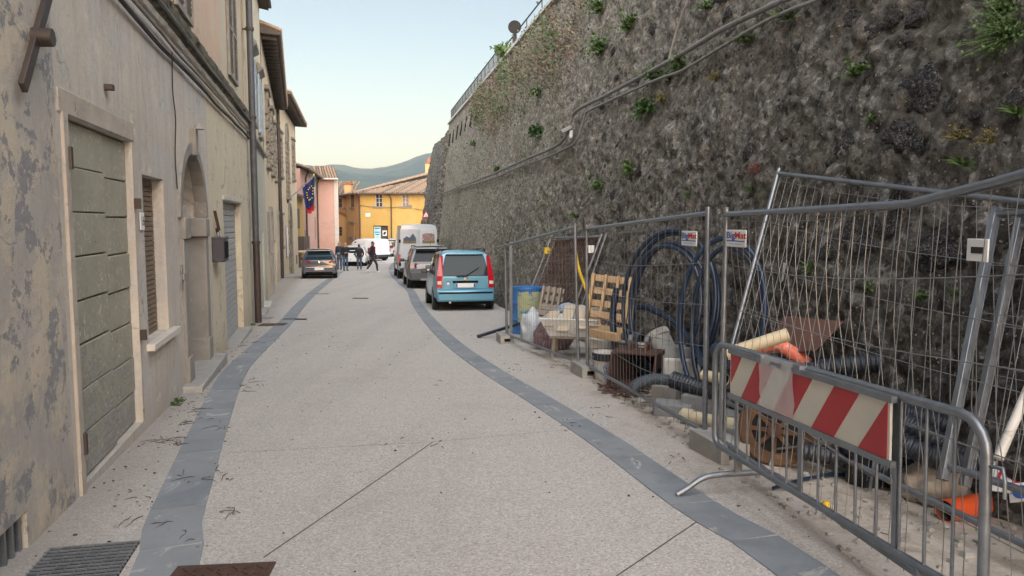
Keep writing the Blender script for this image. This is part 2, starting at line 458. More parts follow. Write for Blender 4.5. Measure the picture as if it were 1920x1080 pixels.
# plasters: aged lime render in layers, with repairs, streaks and lost patches
def plaster(name, base, base2, patch, lost=None, lost_thr=.6, streak=.35, grime=(.17, .16, .145), scale=1., damp=.5, edge_x=None, bumpk=.45, fine_edge=False):
    t = NT(name); v = t.coord(); s = t.sep(v)
    big = t.noise(v, .8 * scale, 6, .6, .5)
    col = t.ramp(big, [(.32, base2), (.62, base)])
    n2 = t.noise(v, 1.7 * scale, 10, .70, .35); fine0 = t.noise(v, 14., 8, .7)
    pm = t.ramp(t.math('ADD', n2, t.math('MULTIPLY_ADD', fine0, .12, -.06)), [(.48, 0.), (.57, .85)])
    col = t.mix(pm, col, patch)
    vs = t.coord((5., 5., .35)); ns = t.noise(vs, 1.6, 7, .65)
    col = t.mix(t.math('MULTIPLY', t.ramp(ns, [(.45, 0.), (.72, 1.)]), streak * .45), col, grime)
    ck = t.new('ShaderNodeTexVoronoi', Vector=t.new('ShaderNodeVectorMath', operation='MULTIPLY_ADD').outputs[0], Scale=.8)
    ck.feature = 'DISTANCE_TO_EDGE'; vm = ck.inputs['Vector'].links[0].from_node; t.l.new(t.new('ShaderNodeTexNoise', Vector=v, Scale=1.6, Detail=7.).outputs['Color'], vm.inputs[0]); vm.inputs[1].default_value = (.9, .9, .9); t.l.new(v, vm.inputs[2])
    crack = t.math('MULTIPLY', t.ramp(ck.outputs['Distance'], [(.003, 1.), (.009, 0.)]), t.ramp(t.noise(v, .9, 3), [(.47, 0.), (.57, .4)]))
    col = t.mix(crack, col, (.10, .09, .08))
    fine = t.noise(v, 22., 8, .7)
    col = t.mix(t.rng(fine, .3, .75, 0., .22), col, (.12, .11, .10))
    h = t.math('ADD', t.math('MULTIPLY', pm, .5), t.math('MULTIPLY', fine, .35))
    if lost:
        n3 = t.noise(v, 2.3 * scale, 12, .72, .3 if fine_edge else 1.1)
        if fine_edge: n3 = t.math('ADD', n3, t.math('MULTIPLY_ADD', fine, .22, -.11))
        lm = t.ramp(n3, [(lost_thr, 0.), (lost_thr + .025, 1.)])
        if edge_x is not None:
            lm = t.math('MULTIPLY', lm, t.rng(s[0], edge_x[0], edge_x[1]))
        col = t.mix(lm, col, t.mix(t.rng(fine, .35, .65), lost, tuple(q * .75 for q in lost)))
        h = t.math('SUBTRACT', h, lm)
    dm = t.math('MULTIPLY', t.rng(t.math('ADD', s[2], t.math('MULTIPLY', n2, 1.6)), .9, .15), damp)
    col = t.mix(dm, col, tuple(q * .62 for q in base2))
    spots = t.new('ShaderNodeTexVoronoi', Vector=v, Scale=7.); 
    sp_ = t.math('MULTIPLY', t.ramp(spots.outputs['Distance'], [(.05, 1.), (.12, 0.)]), t.ramp(t.sep(spots.outputs['Color'])[0], [(.8, 0.), (.85, 1.)]))
    col = t.mix(t.math('MULTIPLY', sp_, .5), col, (.10, .09, .08))
    M[name] = t.out(col, .92, t.bump(h, bumpk, .02, t.bump(big, .3, .06)))
plaster('plaster_peel', (.47, .44, .395), (.37, .35, .325), (.57, .50, .39), (.285, .285, .29), .545, .35, (.20, .18, .15), fine_edge=True)
plaster('plaster_grey', (.60, .55, .475), (.46, .42, .365), (.50, .485, .46), (.66, .59, .475), .60, .6, fine_edge=True)
plaster('plaster_cream', (.64, .565, .415), (.56, .50, .375), (.60, .54, .41), (.40, .395, .365), .585, .35, scale=.75)
plaster('plaster_peach', (.62, .44, .325), (.53, .385, .285), (.56, .47, .36), (.62, .53, .41), .66, .35)
plaster('plaster_buff', (.60, .52, .38), (.50, .44, .32), (.52, .47, .38), None, .6, .35)
plaster('plaster_greygreen', (.52, .505, .40), (.43, .42, .345), (.46, .46, .42), (.62, .56, .41), .60, .5, scale=.7)
plaster('plaster_palazzo', (.68, .56, .39), (.60, .50, .35), (.65, .545, .39), None, .6, .25, scale=.5, damp=.3)
plaster('plaster_yellow', (.50, .315, .08), (.44, .275, .07), (.48, .325, .10), None, .6, .15, (.35, .26, .12), .5, .2)
plaster('plaster_tan', (.58, .36, .15), (.50, .31, .13), (.55, .35, .16), None, .6, .2, (.3, .22, .13), .5, .2)
plaster('plaster_orange', (.47, .25, .095), (.40, .21, .08), (.45, .25, .11), None, .6, .2, (.27, .18, .11), .5, .2)
plaster('plaster_pink', (.50, .30, .235), (.43, .255, .205), (.47, .295, .235), None, .6, .2, (.40, .24, .19), .5, .3)
plaster('plaster_white', (.62, .58, .52), (.55, .51, .45), (.6, .56, .5), None, .6, .2)

def door_paint():
    t = NT('old_door_paint'); v = t.coord((1, 1, 1), True); oi = t.n.new('ShaderNodeObjectInfo')
    grain = t.noise(t.coord((1., 1., 14.), True), 3., 7, .65)
    wood = t.ramp(grain, [(.3, (.20, .195, .19)), (.7, (.36, .355, .34))])
    paintc = t.mix(t.rng(t.noise(v, 3., 5), .3, .7), (.275, .262, .20), (.345, .33, .265))
    n = t.noise(v, 13., 9, .74, .5)
    wz = t.sep(t.n.new('ShaderNodeNewGeometry').outputs['Position'])[2]
    thr = t.rng(wz, -.1, 1.3, .10, -.075)
    m = t.ramp(t.math('ADD', n, thr), [(.555, 0.), (.585, 1.)])
    col = t.mix(m, paintc, wood)
    m2 = t.math('MULTIPLY', t.ramp(t.noise(v, 24., 9, .75), [(.56, 0.), (.60, 1.)]), t.ramp(t.noise(v, 2.6, 5, .6), [(.42, .0), (.58, 1.)]))
    col = t.mix(m2, col, (.50, .48, .42))
    M['old_door_paint'] = t.out(col, .8, t.bump(t.math('SUBTRACT', t.math('MULTIPLY', grain, .3), m), .6, .006))
door_paint()

# conglomerate / rubble scarp wall
def scarp(name='scarp_stone', mossy=0., f0=9., f1=35.):
    t = NT(name); v = t.coord(); s = t.sep(v)
    wv = t.new('ShaderNodeTexNoise', Vector=v, Scale=2.2, Detail=4.).outputs['Color']
    vw = t.new('ShaderNodeVectorMath', operation='MULTIPLY_ADD'); t.l.new(wv, vw.inputs[0]); vw.inputs[1].default_value = (.16, .16, .16); t.l.new(v, vw.inputs[2]); vd = vw.outputs[0]
    vx = t.new('ShaderNodeVectorMath', operation='MULTIPLY_ADD'); t.l.new(t.new('ShaderNodeTexNoise', Vector=v, Scale=11., Detail=3.).outputs['Color'], vx.inputs[0]); vx.inputs[1].default_value = (.05, .05, .05); t.l.new(v, vx.inputs[2]); vf = vx.outputs[0]
    n1 = t.noise(v, 1.1, 9, .68, .6); n2 = t.noise(v, 9.5, 10, .78, .2); n3 = t.noise(v, 42., 8, .74)
    c1 = t.new('ShaderNodeTexVoronoi', Vector=vd, Scale=5.5, Randomness=1.); c2 = t.new('ShaderNodeTexVoronoi', Vector=vf, Scale=13., Randomness=1.); c3 = t.new('ShaderNodeTexVoronoi', Vector=vf, Scale=34., Randomness=1.)
    cell = t.math('MULTIPLY_ADD', t.sep(c1.outputs['Color'])[0], .20, t.math('MULTIPLY', t.sep(c2.outputs['Color'])[1], .50))
    tone = t.math('ADD', t.math('MULTIPLY', cell, .40), t.math('MULTIPLY_ADD', n2, 1.0, -.13))
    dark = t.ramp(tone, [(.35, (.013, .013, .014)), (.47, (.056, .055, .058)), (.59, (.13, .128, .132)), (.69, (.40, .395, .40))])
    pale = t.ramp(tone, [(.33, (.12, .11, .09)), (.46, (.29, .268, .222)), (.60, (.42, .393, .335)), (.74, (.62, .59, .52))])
    far = t.rng(t.math('ADD', t.math('ADD', s[1], t.math('MULTIPLY', n1, 16.)), t.math('MULTIPLY', s[2], 1.9)), f0, f1)  # near dark to far pale: differing stone, plus shade put into the colour
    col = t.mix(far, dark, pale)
    pit = t.ramp(n1, [(.52, 0.), (.64, .4)])
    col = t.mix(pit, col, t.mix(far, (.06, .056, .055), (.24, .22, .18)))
    # pale pebbles and lime specks
    pk = t.math('MULTIPLY', t.ramp(c3.outputs['Distance'], [(.26, 1.), (.34, 0.)]), t.ramp(t.sep(c3.outputs['Color'])[0], [(.85, 0.), (.88, 1.)]))
    col = t.mix(t.math('MULTIPLY', pk, .9), col, t.mix(t.sep(c3.outputs['Color'])[1], (.56, .55, .53), (.38, .34, .28)))
    hole_shade = t.math('MULTIPLY', t.ramp(c2.outputs['Distance'], [(.20, 1.), (.30, 0.)]), t.ramp(t.sep(c2.outputs['Color'])[2], [(.74, 0.), (.78, 1.)]))  # dark spots: the shade inside small holes, painted into the colour
    col = t.mix(t.math('MULTIPLY', hole_shade, .8), col, (.018, .017, .017))
    lic = t.math('MULTIPLY', t.ramp(n3, [(.555, 0.), (.60, 1.)]), t.ramp(n2, [(.50, 0.), (.60, 1.)]))
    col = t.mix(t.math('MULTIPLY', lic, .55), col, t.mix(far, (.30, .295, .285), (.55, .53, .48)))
    moss = t.math('MULTIPLY', t.ramp(t.noise(v, .55, 7, .65, .4), [(.50 - mossy, 0.), (.66 - mossy, 1.)]), t.ramp(n2, [(.36, .0), (.6, .6)]))
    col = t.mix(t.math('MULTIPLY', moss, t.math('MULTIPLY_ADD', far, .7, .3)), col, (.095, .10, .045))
    h = t.math('MULTIPLY_ADD', c1.outputs['Distance'], -.9, t.math('MULTIPLY_ADD', c2.outputs['Distance'], -.55, t.math('MULTIPLY', n2, 1.1)))
    M[name] = t.out(col, .95, t.bump(h, 1., .10, t.bump(t.math('ADD', n3, t.math('MULTIPLY', c3.outputs['Distance'], -.5)), 1., .025)), Specular_IOR_Level=.25)
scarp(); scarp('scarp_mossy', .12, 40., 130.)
def stone_piece():
    t = NT('rubble'); v = t.coord((1, 1, 1), True); oi = t.n.new('ShaderNodeObjectInfo')
    n = t.noise(v, 5., 8, .7)
    a = t.ramp(oi.outputs['Random'], [(0., (.06, .05, .042)), (.55, (.10, .088, .075)), (.85, (.17, .15, .125)), (.95, (.17, .16, .145)), (1., (.14, .12, .095))])
    col = t.mix(t.rng(n, .3, .7, .0, .75), a, (.045, .04, .035))
    col = t.mix(t.ramp(t.noise(v, 18., 6), [(.6, 0.), (.7, .6)]), col, (.36, .35, .32))
    M['rubble'] = t.out(col, .95, t.bump(n, .7, .03))
stone_piece()
def hill_mat():
    t = NT('hill_forest'); v = t.coord()
    n = t.noise(v, .012, 9, .7); n2 = t.noise(v, .0022, 5, .6)
    col = t.ramp(n, [(.35, (.022, .038, .018)), (.65, (.06, .075, .03))])
    col = t.mix(t.ramp(n2, [(.5, 0.), (.62, .6)]), col, (.12, .115, .05))
    M['hill_forest'] = t.out(col, .95, t.bump(n, .8, 12.))
hill_mat()
# ================================================================== SETTING
# ground sheet to the horizon
def sheet(name, xs_fn, ys, nx, mat, dz):
    mb = MB()
    for i, y in enumerate(ys):
        x0, x1 = xs_fn(y)
        for j in range(nx + 1): mb.v.append((lerp(x0, x1, j / nx), y, gz(y) + dz))
    for i in range(len(ys) - 1):
        for j in range(nx):
            a = i * (nx + 1) + j
            mb.f.append((a, a + 1, a + nx + 2, a + nx + 1)); mb.m.append(0)
    return mb.build(name, mat)
ys = [-60, -40, -20, -10, 0, 10, 20, 35, 49, 65, 80, 100, 120, 200, 400, 800, 1500, 3000, 6000]
tag(sheet('ground', lambda y: (-6000, 6000), ys, 12, M['ground'], -.03), kind='structure')
ys = [-20 + 2 * i for i in range(20)] + [20 + 3 * i for i in range(10)] + [50 + 5 * i for i in range(10)]
road = tag(sheet('road', lambda y: (-9 - .24 * max(y, 0), max(4.5, 6 - .1 * y)), ys, 4, M['road'], 0.), kind='structure')

# slate bands: individual slabs with mortar joints
def band(center, width, seed, s0):
    rnd = random.Random(seed)
    pts = curve_pts([Vector((x, y, 0)) for x, y in center], 10)
    L = [0.]
    for a, b in zip(pts, pts[1:]): L.append(L[-1] + (b - a).length)
    def at(s):
        s = min(max(s, 0), L[-1] - 1e-4)
        for i in range(len(L) - 1):
            if s <= L[i + 1]: break
        t = (s - L[i]) / (L[i + 1] - L[i]); p = pts[i].lerp(pts[i + 1], t); d = (pts[i + 1] - pts[i]).normalized()
        return p, Vector((-d.y, d.x, 0))
    gm = MB(); k = 0; s = 0.
    nseg = int(L[-1] / .5)
    for i in range(nseg):
        (p, n), (q, m) = at(L[-1] * i / nseg), at(L[-1] * (i + 1) / nseg)
        z0, z1 = gz(p.y) + .003, gz(q.y) + .003
        gm.quad(*[Vector((w_.x, w_.y, z)) for w_, z in ((p + n * (width / 2 - .004), z0), (p - n * (width / 2 - .004), z0), (q - m * (width / 2 - .004), z1), (q + m * (width / 2 - .004), z1))])
    gm.build('mortar_bed', M['grout'], road)
    while s < L[-1] - .3:
        l = rnd.uniform(.46, .78); e = min(s + l, L[-1])
        (p, n), (q, m) = at(s + .006), at(e - .006)
        top = rnd.uniform(.006, .0085); mb = MB(); hw = width / 2
        mid, nm = at((s + e) / 2)
        rows = [(p, n), (mid, nm), (q, m)]
        vs = []
        for c, nn in rows:
            for sg in (1, -1):
                w_ = c + nn * hw * sg; vs.append((w_.x, w_.y, gz(w_.y) + top))
        for c, nn in rows:
            for sg in (1, -1):
                w_ = c + nn * hw * sg; vs.append((w_.x, w_.y, gz(w_.y) - .02))
        mb.add(vs, [(0, 1, 3, 2), (2, 3, 5, 4), (0, 6, 7, 1), (4, 5, 11, 10), (0, 2, 8, 6), (2, 4, 10, 8), (1, 7, 9, 3), (3, 9, 11, 5)])
        mb.build('paving_slab', M['slate'], road)
        s = e
band([(-.9, -1), (-1.35, 1.8), (-1.71, 3.52), (-1.97, 4.2), (-2.2, 4.92), (-2.68, 6.45), (-3.45, 9.0), (-3.9, 10.9), (-4.93, 16.1), (-6.0, 21), (-7.34, 27.8), (-8.88, 36.2), (-11.0, 48)], .315, 3, 0)
band([(2.05, 0), (1.45, 3.52), (1.15, 4.5), (.77, 6.1), (.26, 7.9), (-.28, 9.7), (-.95, 12.3), (-1.75, 16.1), (-2.75, 21.5), (-3.8, 27.8), (-5.1, 34), (-6.4, 40.5), (-8.24, 50.7), (-9.6, 60.6)], .3, 5, 0)
# saw-cut joints in the road
def cut(pts, w=.007):
    mb = MB(); P = [G(*p) for p in pts]
    for a, b in zip(P, P[1:]):
        d = (b - a).normalized(); n = Vector((-d.y, d.x, 0)) * w / 2
        mb.quad(a - n + Vector((0, 0, .003)), a + n + Vector((0, 0, .003)), b + n + Vector((0, 0, .003)), b - n + Vector((0, 0, .003)))
    mb.build('joint', M['joint_seal'], road)
cut([(494, 1046), (812, 829)]); cut([(424, 850), (812, 829), (1120, 801)], .004); cut([(1150, 1085), (1312, 975)])

# distant hills
def hills():
    prof = [(-2600, 300), (-1700, 250), (-1300, 222), (-960, 238), (-860, 236), (-760, 222), (-715, 232), (-660, 230), (-610, 216), (-560, 214), (-500, 222), (-445, 233), (-380, 262), (-330, 276), (-262, 283), (-120, 300), (200, 330), (900, 300), (2600, 320)]
    def ridge(x):
        for (a, za), (b, zb) in zip(prof, prof[1:]):
            if x <= b: return za + (zb - za) * max(0, (x - a) / (b - a))
        return prof[-1][1]
    mb = MB(); nx, ny = 170, 46; Y0, Y1 = 700., 4600.
    for j in range(ny + 1):
        y = Y0 + (Y1 - Y0) * j / ny
        for i in range(nx + 1):
            x = -2600 + 5200 * i / nx
            if y < 2950:
                t = (y - Y0) / (2950 - Y0); xr = x * 2950 / y if y > 1500 else x * 1.6
                h = ridge(max(-2590, min(2590, xr if y > 1500 else x))) * (t ** 1.5)
            else:
                h = ridge(x) * (1 - .4 * (y - 2950) / 1650)
            k = min(1, max(0, (y - 800) / 600)); fade = .25 if 2600 < y < 3300 else 1.
            h += k * fade * 46 * noise.fractal(Vector((x / 420, y / 420, 3.1)), 1.0, 2.0, 5) + k * 3.5 * noise.noise(Vector((x / 38, y / 60, 0)))
            mb.v.append((x, y, max(-14, h - 8)))
    for j in range(ny):
        for i in range(nx):
            a = j * (nx + 1) + i; mb.f.append((a, a + 1, a + nx + 2, a + nx + 1)); mb.m.append(0)
    tag(mb.build('hills', M['hill_forest'], smooth=180), kind='structure')
hills()

# ------------------------------------------------------------------ the fortification wall
fort = thing('fortification_wall', 'tall sloping rubble stone scarp wall along the right of the street', 'wall', (0, 0, 0))
ZT = 7.7
def scarp_mesh():
    mb = MB(); ysl = []; y = -8.
    while y < 48:
        ysl.append(y); y += .1 if y < 2.5 else (.04 if y < 11 else (.06 if y < 19 else (.10 if y < 30 else .16)))
    ysl.append(48.)
    nh = 250
    def disp(p, y):
        near = 1. if y < 14 else max(.45, 1 - (y - 14) / 26)
        a = noise.fractal(p * .55, 1., 2., 4) * .06 + (noise.turbulence(Vector((p.x * 1.7, p.y * 1.9, p.z * 2.3)), 3, True) - .5) * .085
        d, _ = noise.voronoi(Vector((p.x * 1.5, p.y * 2.7, p.z * 3.3)) + Vector(noise.noise_vector(p * 1.2)) * .6, distance_metric='DISTANCE', exponent=2.5)
        b = (.42 - min(d[0], .8)) * .07 * (.6 + noise.noise(p * .8 + Vector((9, 2, 4))))
        c = (noise.turbulence(p * 6.3, 3, True) - .45) * .055 + noise.fractal(p * 14., .9, 2.1, 2) * .014
        g = max(0., noise.noise(p * 2.6 + Vector((5, 5, 1))) - .30) * -.20
        return (a + b + c + g) * near
    for y in ysl:
        zb = gz(y) - .25
        for k in range(nh + 1):
            h = k / nh; h = .7 * h + .3 * h * h
            z = zb + (ZT - zb) * h
            p = Vector((wall_x(y, z), y, z))
            mb.v.append(tuple(p + WN * disp(p, y)))
    m = nh + 1
    for i in range(len(ysl) - 1):
        for k in range(nh): a = i * m + k; mb.f.append((a, a + 1, a + m + 1, a + m)); mb.m.append(0)
    return mb
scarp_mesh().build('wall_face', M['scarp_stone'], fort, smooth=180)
# body behind the face, string course and the far return
mb = MB()
P = [(-8, 0), (48, 0)]
def fx(y, z, o): return (wall_x(y, z) + o, y + 0., z)
for ya, yb in ((-8., 10.), (10., 29.), (29., 48.)):
    mb.add([fx(ya, ZT, -.1), fx(yb, ZT, -.1), fx(yb, ZT, 14.), fx(ya, ZT, 14.), fx(ya, ZT + .12, -.1), fx(yb, ZT + .12, -.1), fx(yb, ZT + .12, 14.), fx(ya, ZT + .12, 14.)],
           [(0, 1, 2, 3), (7, 6, 5, 4), (0, 4, 5, 1), (1, 5, 6, 2), (2, 6, 7, 3), (3, 7, 4, 0)])
mb.build('coping', M['concrete_white'], fort)
mb = MB()
a, b = fx(48, gz(48) - .3, .02), fx(48, ZT, .02)
mb.quad(a, (a[0] + 18, 49, a[2]), (b[0] + 16, 49, ZT), b)
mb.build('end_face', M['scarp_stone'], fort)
def far_return():
    mb = MB(); n, mth = 40, 40
    for i in range(n + 1):
        y = lerp(47.3, 58, i / n)
        for k in range(mth + 1):
            z = lerp(-2.2, ZT - .45, k / mth)
            p = Vector((wall_x(y, z) - .02 - .105 * (7.25 - z), y, z))
            mb.v.append(tuple(p + WN * (noise.fractal(p * .8, 1, 2, 5) * .22 + noise.fractal(p * 4, 1, 2, 3) * .06)))
    for i in range(n):
        for k in range(mth): a = i * (mth + 1) + k; mb.f.append((a, a + 1, a + mth + 2, a + mth + 1)); mb.m.append(0)
    # near end closing face
    o = len(mb.v)
    for k in range(mth + 1):
        v = mb.v[k]; mb.v.append((v[0] + 1.6, v[1] + .1, v[2]))
    for k in range(mth): mb.f.append((k, o + k, o + k + 1, k + 1)); mb.m.append(0)
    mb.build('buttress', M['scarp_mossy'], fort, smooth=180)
far_return()
# single stones standing proud of the face
def rubble_mesh(seed):
    bm = bmesh.new(); bmesh.ops.create_icosphere(bm, subdivisions=3, radius=1.)
    for v in bm.verts:
        p = v.co.copy(); v.co *= .7 + .55 * noise.noise(p * 1.3 + Vector((seed * 7.1, 0, 0))) + .45 * noise.turbulence(p * 2.2 + Vector((0, seed * 3., 0)), 3, True)
    me = bpy.data.meshes.new('stone'); bm.to_mesh(me); bm.free()
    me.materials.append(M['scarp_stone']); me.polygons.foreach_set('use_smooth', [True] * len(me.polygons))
    return me
RUB = [rubble_mesh(i) for i in range(7)]
rs = random.Random(11)
WQ = frame((0, 0, 0), (-.196, .98, 0), WN).to_quaternion()
def put_stone(p, sx, sy, sz, spin):
    o = link('stone', RUB[rs.randrange(7)], fort)
    o.location = p; o.rotation_mode = 'QUATERNION'
    o.rotation_quaternion = WQ @ Matrix.Rotation(spin, 3, 'Z').to_quaternion()
    o.scale = (sx, sy, sz)
for i in range(190):
    y = 2.2 + 12.5 * rs.random() ** 1.3; z = gz(y) + .25 + (ZT - 1.2) * rs.random() ** 1.2
    s = rs.uniform(.03, .085) * (1.4 if rs.random() < .15 else 1.)
    put_stone(Vector((wall_x(y, z), y, z)) + WN * rs.uniform(-.03, .01), s * rs.uniform(1., 1.7), s, s * .5, rs.uniform(-.5, .5))
for u, v, s in ((1588, 38, .15), (1712, 165, .24), (1690, 255, .21), (1585, 265, .16), (1555, 70, .08), (1710, 30, .10), (1620, 455, .13), (1745, 470, .2), (1790, 195, .12), (1480, 195, .12), (1660, 420, .14)):
    put_stone(WP(u, v, -.03), s * 1.25, s * .9, s * .38, rs.uniform(-.3, .5))
# ================================================================== HOUSES ON THE LEFT
def facade_frame(name, label, cat, P, Q):
    P = Vector((*P, 0)); Q = Vector((*Q, 0)); d = (Q - P).normalized()
    t = thing(name, label, cat, P, math.atan2(d.y, d.x))
    return t, (Q - P).length
def arch_pts(x0, x1, zs, zc, n=14):
    xm = (x0 + x1) / 2; a = (x1 - x0) / 2; h = zc - zs
    return [(xm - a * math.cos(math.pi * i / n), zs + h * math.sin(math.pi * i / n)) for i in range(n + 1)]
def wall_holes(x0, x1, z0, z1, holes, y=0., mb=None):
    """flat front at y with openings (x0, x1, z0, z1, depth[, spring]) and their reveals"""
    mb = mb or MB()
    xs = sorted({x0, x1, *[q for h in holes for q in h[:2]]}); zs = sorted({z0, z1, *[q for h in holes for q in h[2:4]]})
    xs = [q for q in xs if x0 <= q <= x1]; zs = [q for q in zs if z0 <= q <= z1]
    for a, b in zip(xs, xs[1:]):
        for c, d in zip(zs, zs[1:]):
            xm, zm = (a + b) / 2, (c + d) / 2
            if any(h[0] < xm < h[1] and h[2] < zm < h[3] for h in holes): continue
            mb.quad((a, y, c), (b, y, c), (b, y, d), (a, y, d))
    for h in holes:
        a, b, c, d, dep = h[:5]; Y = y + dep
        if len(h) > 5:
            sp = h[5]; ar = arch_pts(a, b, sp, d); k = len(ar) // 2
            mb.add([(a, y, d)] + [(p, y, q) for p, q in ar[:k + 1]], [(0, i + 2, i + 1) for i in range(k)])
            mb.add([(b, y, d)] + [(p, y, q) for p, q in ar[k:]], [(0, i + 2, i + 1) for i in range(len(ar) - k - 1)])
            for (p, q), (r, s) in zip(ar, ar[1:]): mb.quad((p, y, q), (r, y, s), (r, Y, s), (p, Y, q))
            top = sp
        else:
            top = d; mb.quad((a, y, d), (b, y, d), (b, Y, d), (a, Y, d))
        mb.quad((a, y, c), (a, y, top), (a, Y, top), (a, Y, c)); mb.quad((b, y, top), (b, y, c), (b, Y, c), (b, Y, top))
        mb.quad((b, y, c), (a, y, c), (a, Y, c), (b, Y, c))
    return mb
def block(name, mat, parent, x0, x1, y0, y1, z0, z1, bevel=.0, **kw):
    return MB().box(((x0 + x1) / 2, (y0 + y1) / 2, (z0 + z1) / 2), (x1 - x0, y1 - y0, z1 - z0)).build(name, mat, parent, bevel=bevel, **kw)
def repeat_box(name, mat, parent, size, places, bevel=0., rot=None):
    me = MB().box((0, 0, 0), size).mesh(name, mat)
    for p in places: link(name, me, parent, bevel, p, rot)
def back_shell(parent, x0, x1, z1, depth=9., mat='plaster_buff'):
    mb = MB()
    mb.quad((x0, depth, -2.5), (x1, depth, -2.5), (x1, depth, z1), (x0, depth, z1))
    mb.quad((x0, 0.02, -2.5), (x0, depth, -2.5), (x0, depth, z1), (x0, 0.02, z1))
    mb.quad((x1, 0.02, -2.5), (x1, depth, -2.5), (x1, depth, z1), (x1, 0.02, z1))
    mb.build('rear_wall', M[mat], parent)

# ---- house A: nearest, grey peeling plaster
PA, QA = (-2.8, 4.7), (-5.63, 16.12)
hA, LA = facade_frame('old_house', 'weathered grey plaster house with peeling wooden door and arched doorway at left', 'house', PA, QA)
ZC = 3.62
mb = wall_holes(-13, -.08, -.6, ZC, [(-1.30, -.86, -.18, .06, .3)]); mb.build('wall', M['plaster_peel'], hA)['label'] = 'patchy ochre and blue-grey peeling plaster beside the wooden door'
holesB = [(.08, 1.74, -.14, 2.27, .10), (2.08, 2.97, .50, 2.02, .125), (3.78, 5.58, -.9, 2.45, .44, 1.62)]
wall_holes(-.08, 6.02, -.9, ZC, holesB).build('wall', M['plaster_grey'], hA)
wall_holes(6.02, 11.77, -.9, ZC, [(7.45, 9.92, -.9, 1.94, .15)]).build('wall', M['plaster_cream'], hA)
# upper storey, set back a little above the sloping ledge
upw = [(4.15, 5.25, 4.02, 5.75, .2), (9.05, 10.35, 4.15, 5.95, .2), (-.4, .7, 4.02, 5.75, .2)]
wall_holes(-13, 8.2, ZC, 7.6, [], .05).build('upper_wall', M['plaster_peach'], hA)
wall_holes(8.2, 11.77, ZC, 7.6, [], .05).build('upper_wall', M['plaster_buff'], hA)
def ledge():
    mb = MB(); n = 420; pr = [(.02, 3.56), (-.03, 3.57), (-.045, 3.62), (-.06, 3.66), (-.08, 3.71), (-.085, 3.77), (-.075, 3.83), (-.055, 3.89), (-.02, 3.95), (.06, 4.02)]
    for i in range(n + 1):
        x = lerp(-13, 11.7, i / n)
        for k, (y, z) in enumerate(pr):
            r = .035 * noise.noise(Vector((x * 3.1, k * 1.7, 1))) + .03 * noise.noise(Vector((x * 11, k, 4)))
            mb.v.append((x, y + (r * 1.3 if k > 2 else r * .25), z + (r * .8 if k > 2 else 0)))
    m = len(pr)
    for i in range(n):
        for k in range(m - 1): a = i * m + k; mb.f.append((a, a + m, a + m + 1, a + 1)); mb.m.append(0 if k < 2 else 1)
    mb.build('ledge', [M['plaster_grey'], M['moss_ledge']], hA, smooth=60)
ledge()
mb = MB(); mb.add([(-13.2, -.7, 7.62), (11.7, -.7, 7.62), (11.7, 9.5, 9.9), (-13.2, 9.5, 9.9), (-13.2, -.7, 7.5), (11.7, -.7, 7.5), (11.7, 9.5, 9.78), (-13.2, 9.5, 9.78)], [(0, 1, 2, 3), (7, 6, 5, 4), (0, 4, 5, 1), (1, 5, 6, 2), (2, 6, 7, 3), (3, 7, 4, 0)])
mb.build('roof', M['clay_dark'], hA)
back_shell(hA, -13, 11.77, 7.6)
# the wooden door: boards of two leaves
door = MB().box((.04, .03, 1.03), (.085, .1, 2.5)).build('door', M['jamb_wood'], hA)      # near jamb
door['label'] = 'old wooden door with flaking olive paint on wide boards'
block('lintel', M['jamb_wood'], door, -.05, 1.80, -.012, .09, 2.275, 2.43, .008)
block('jamb', M['jamb_wood'], door, 1.745, 1.79, -.004, .09, -.14, 2.275, .004)
rows = 8; rz = [-.13 + (2.39 / rows) * i for i in range(rows + 1)]; rd = random.Random(4)
for a, b in ((.09, 1.025), (1.055, 1.738)):
    for i in range(rows):
        j = rd.uniform(-.004, .004)
        block('plank', M['old_door_paint'], door, a, b, (.03 if a < .5 else .048) + rd.uniform(0, .012), .085, rz[i] + .005 + (j if i else 0) - (.03 if a > .5 and i else 0), rz[i + 1] - .005 - (.03 if a > .5 and i < rows - 1 else 0), .007)
block('backing', M['old_wood'], door, .085, 1.74, .087, .099, -.14, 2.27)
for z in (.15, 2.0): MB().lathe([(.0, -.07), (.022, -.07), (.022, .07), (0, .07)], 8, 0, Matrix.Translation((.075, -.02, z))).box((.10, -.012, z), (.08, .02, .05)).build('hinge', M['brown_iron'], door)
for z in (.62, 1.75): MB().box((1.75, -.03, z), (.035, .05, .09)).build('hinge', M['brown_iron'], door)
# window with brown blind and marble sill
win = block('window', M['blind_brown'], hA, 2.06, 2.99, .12, .15, .48, 2.03)
repeat_box('blind_slat', M['blind_brown'], win, (.88, .014, .040), [(2.525, .112, .52 + .048 * i) for i in range(31)])
block('guide_rail', M['shutter_brown'], win, 2.082, 2.11, .08, .118, .505, 2.015)
block('sill', M['marble'], win, 1.98, 3.22, -.07, .118, .435, .498, .006)
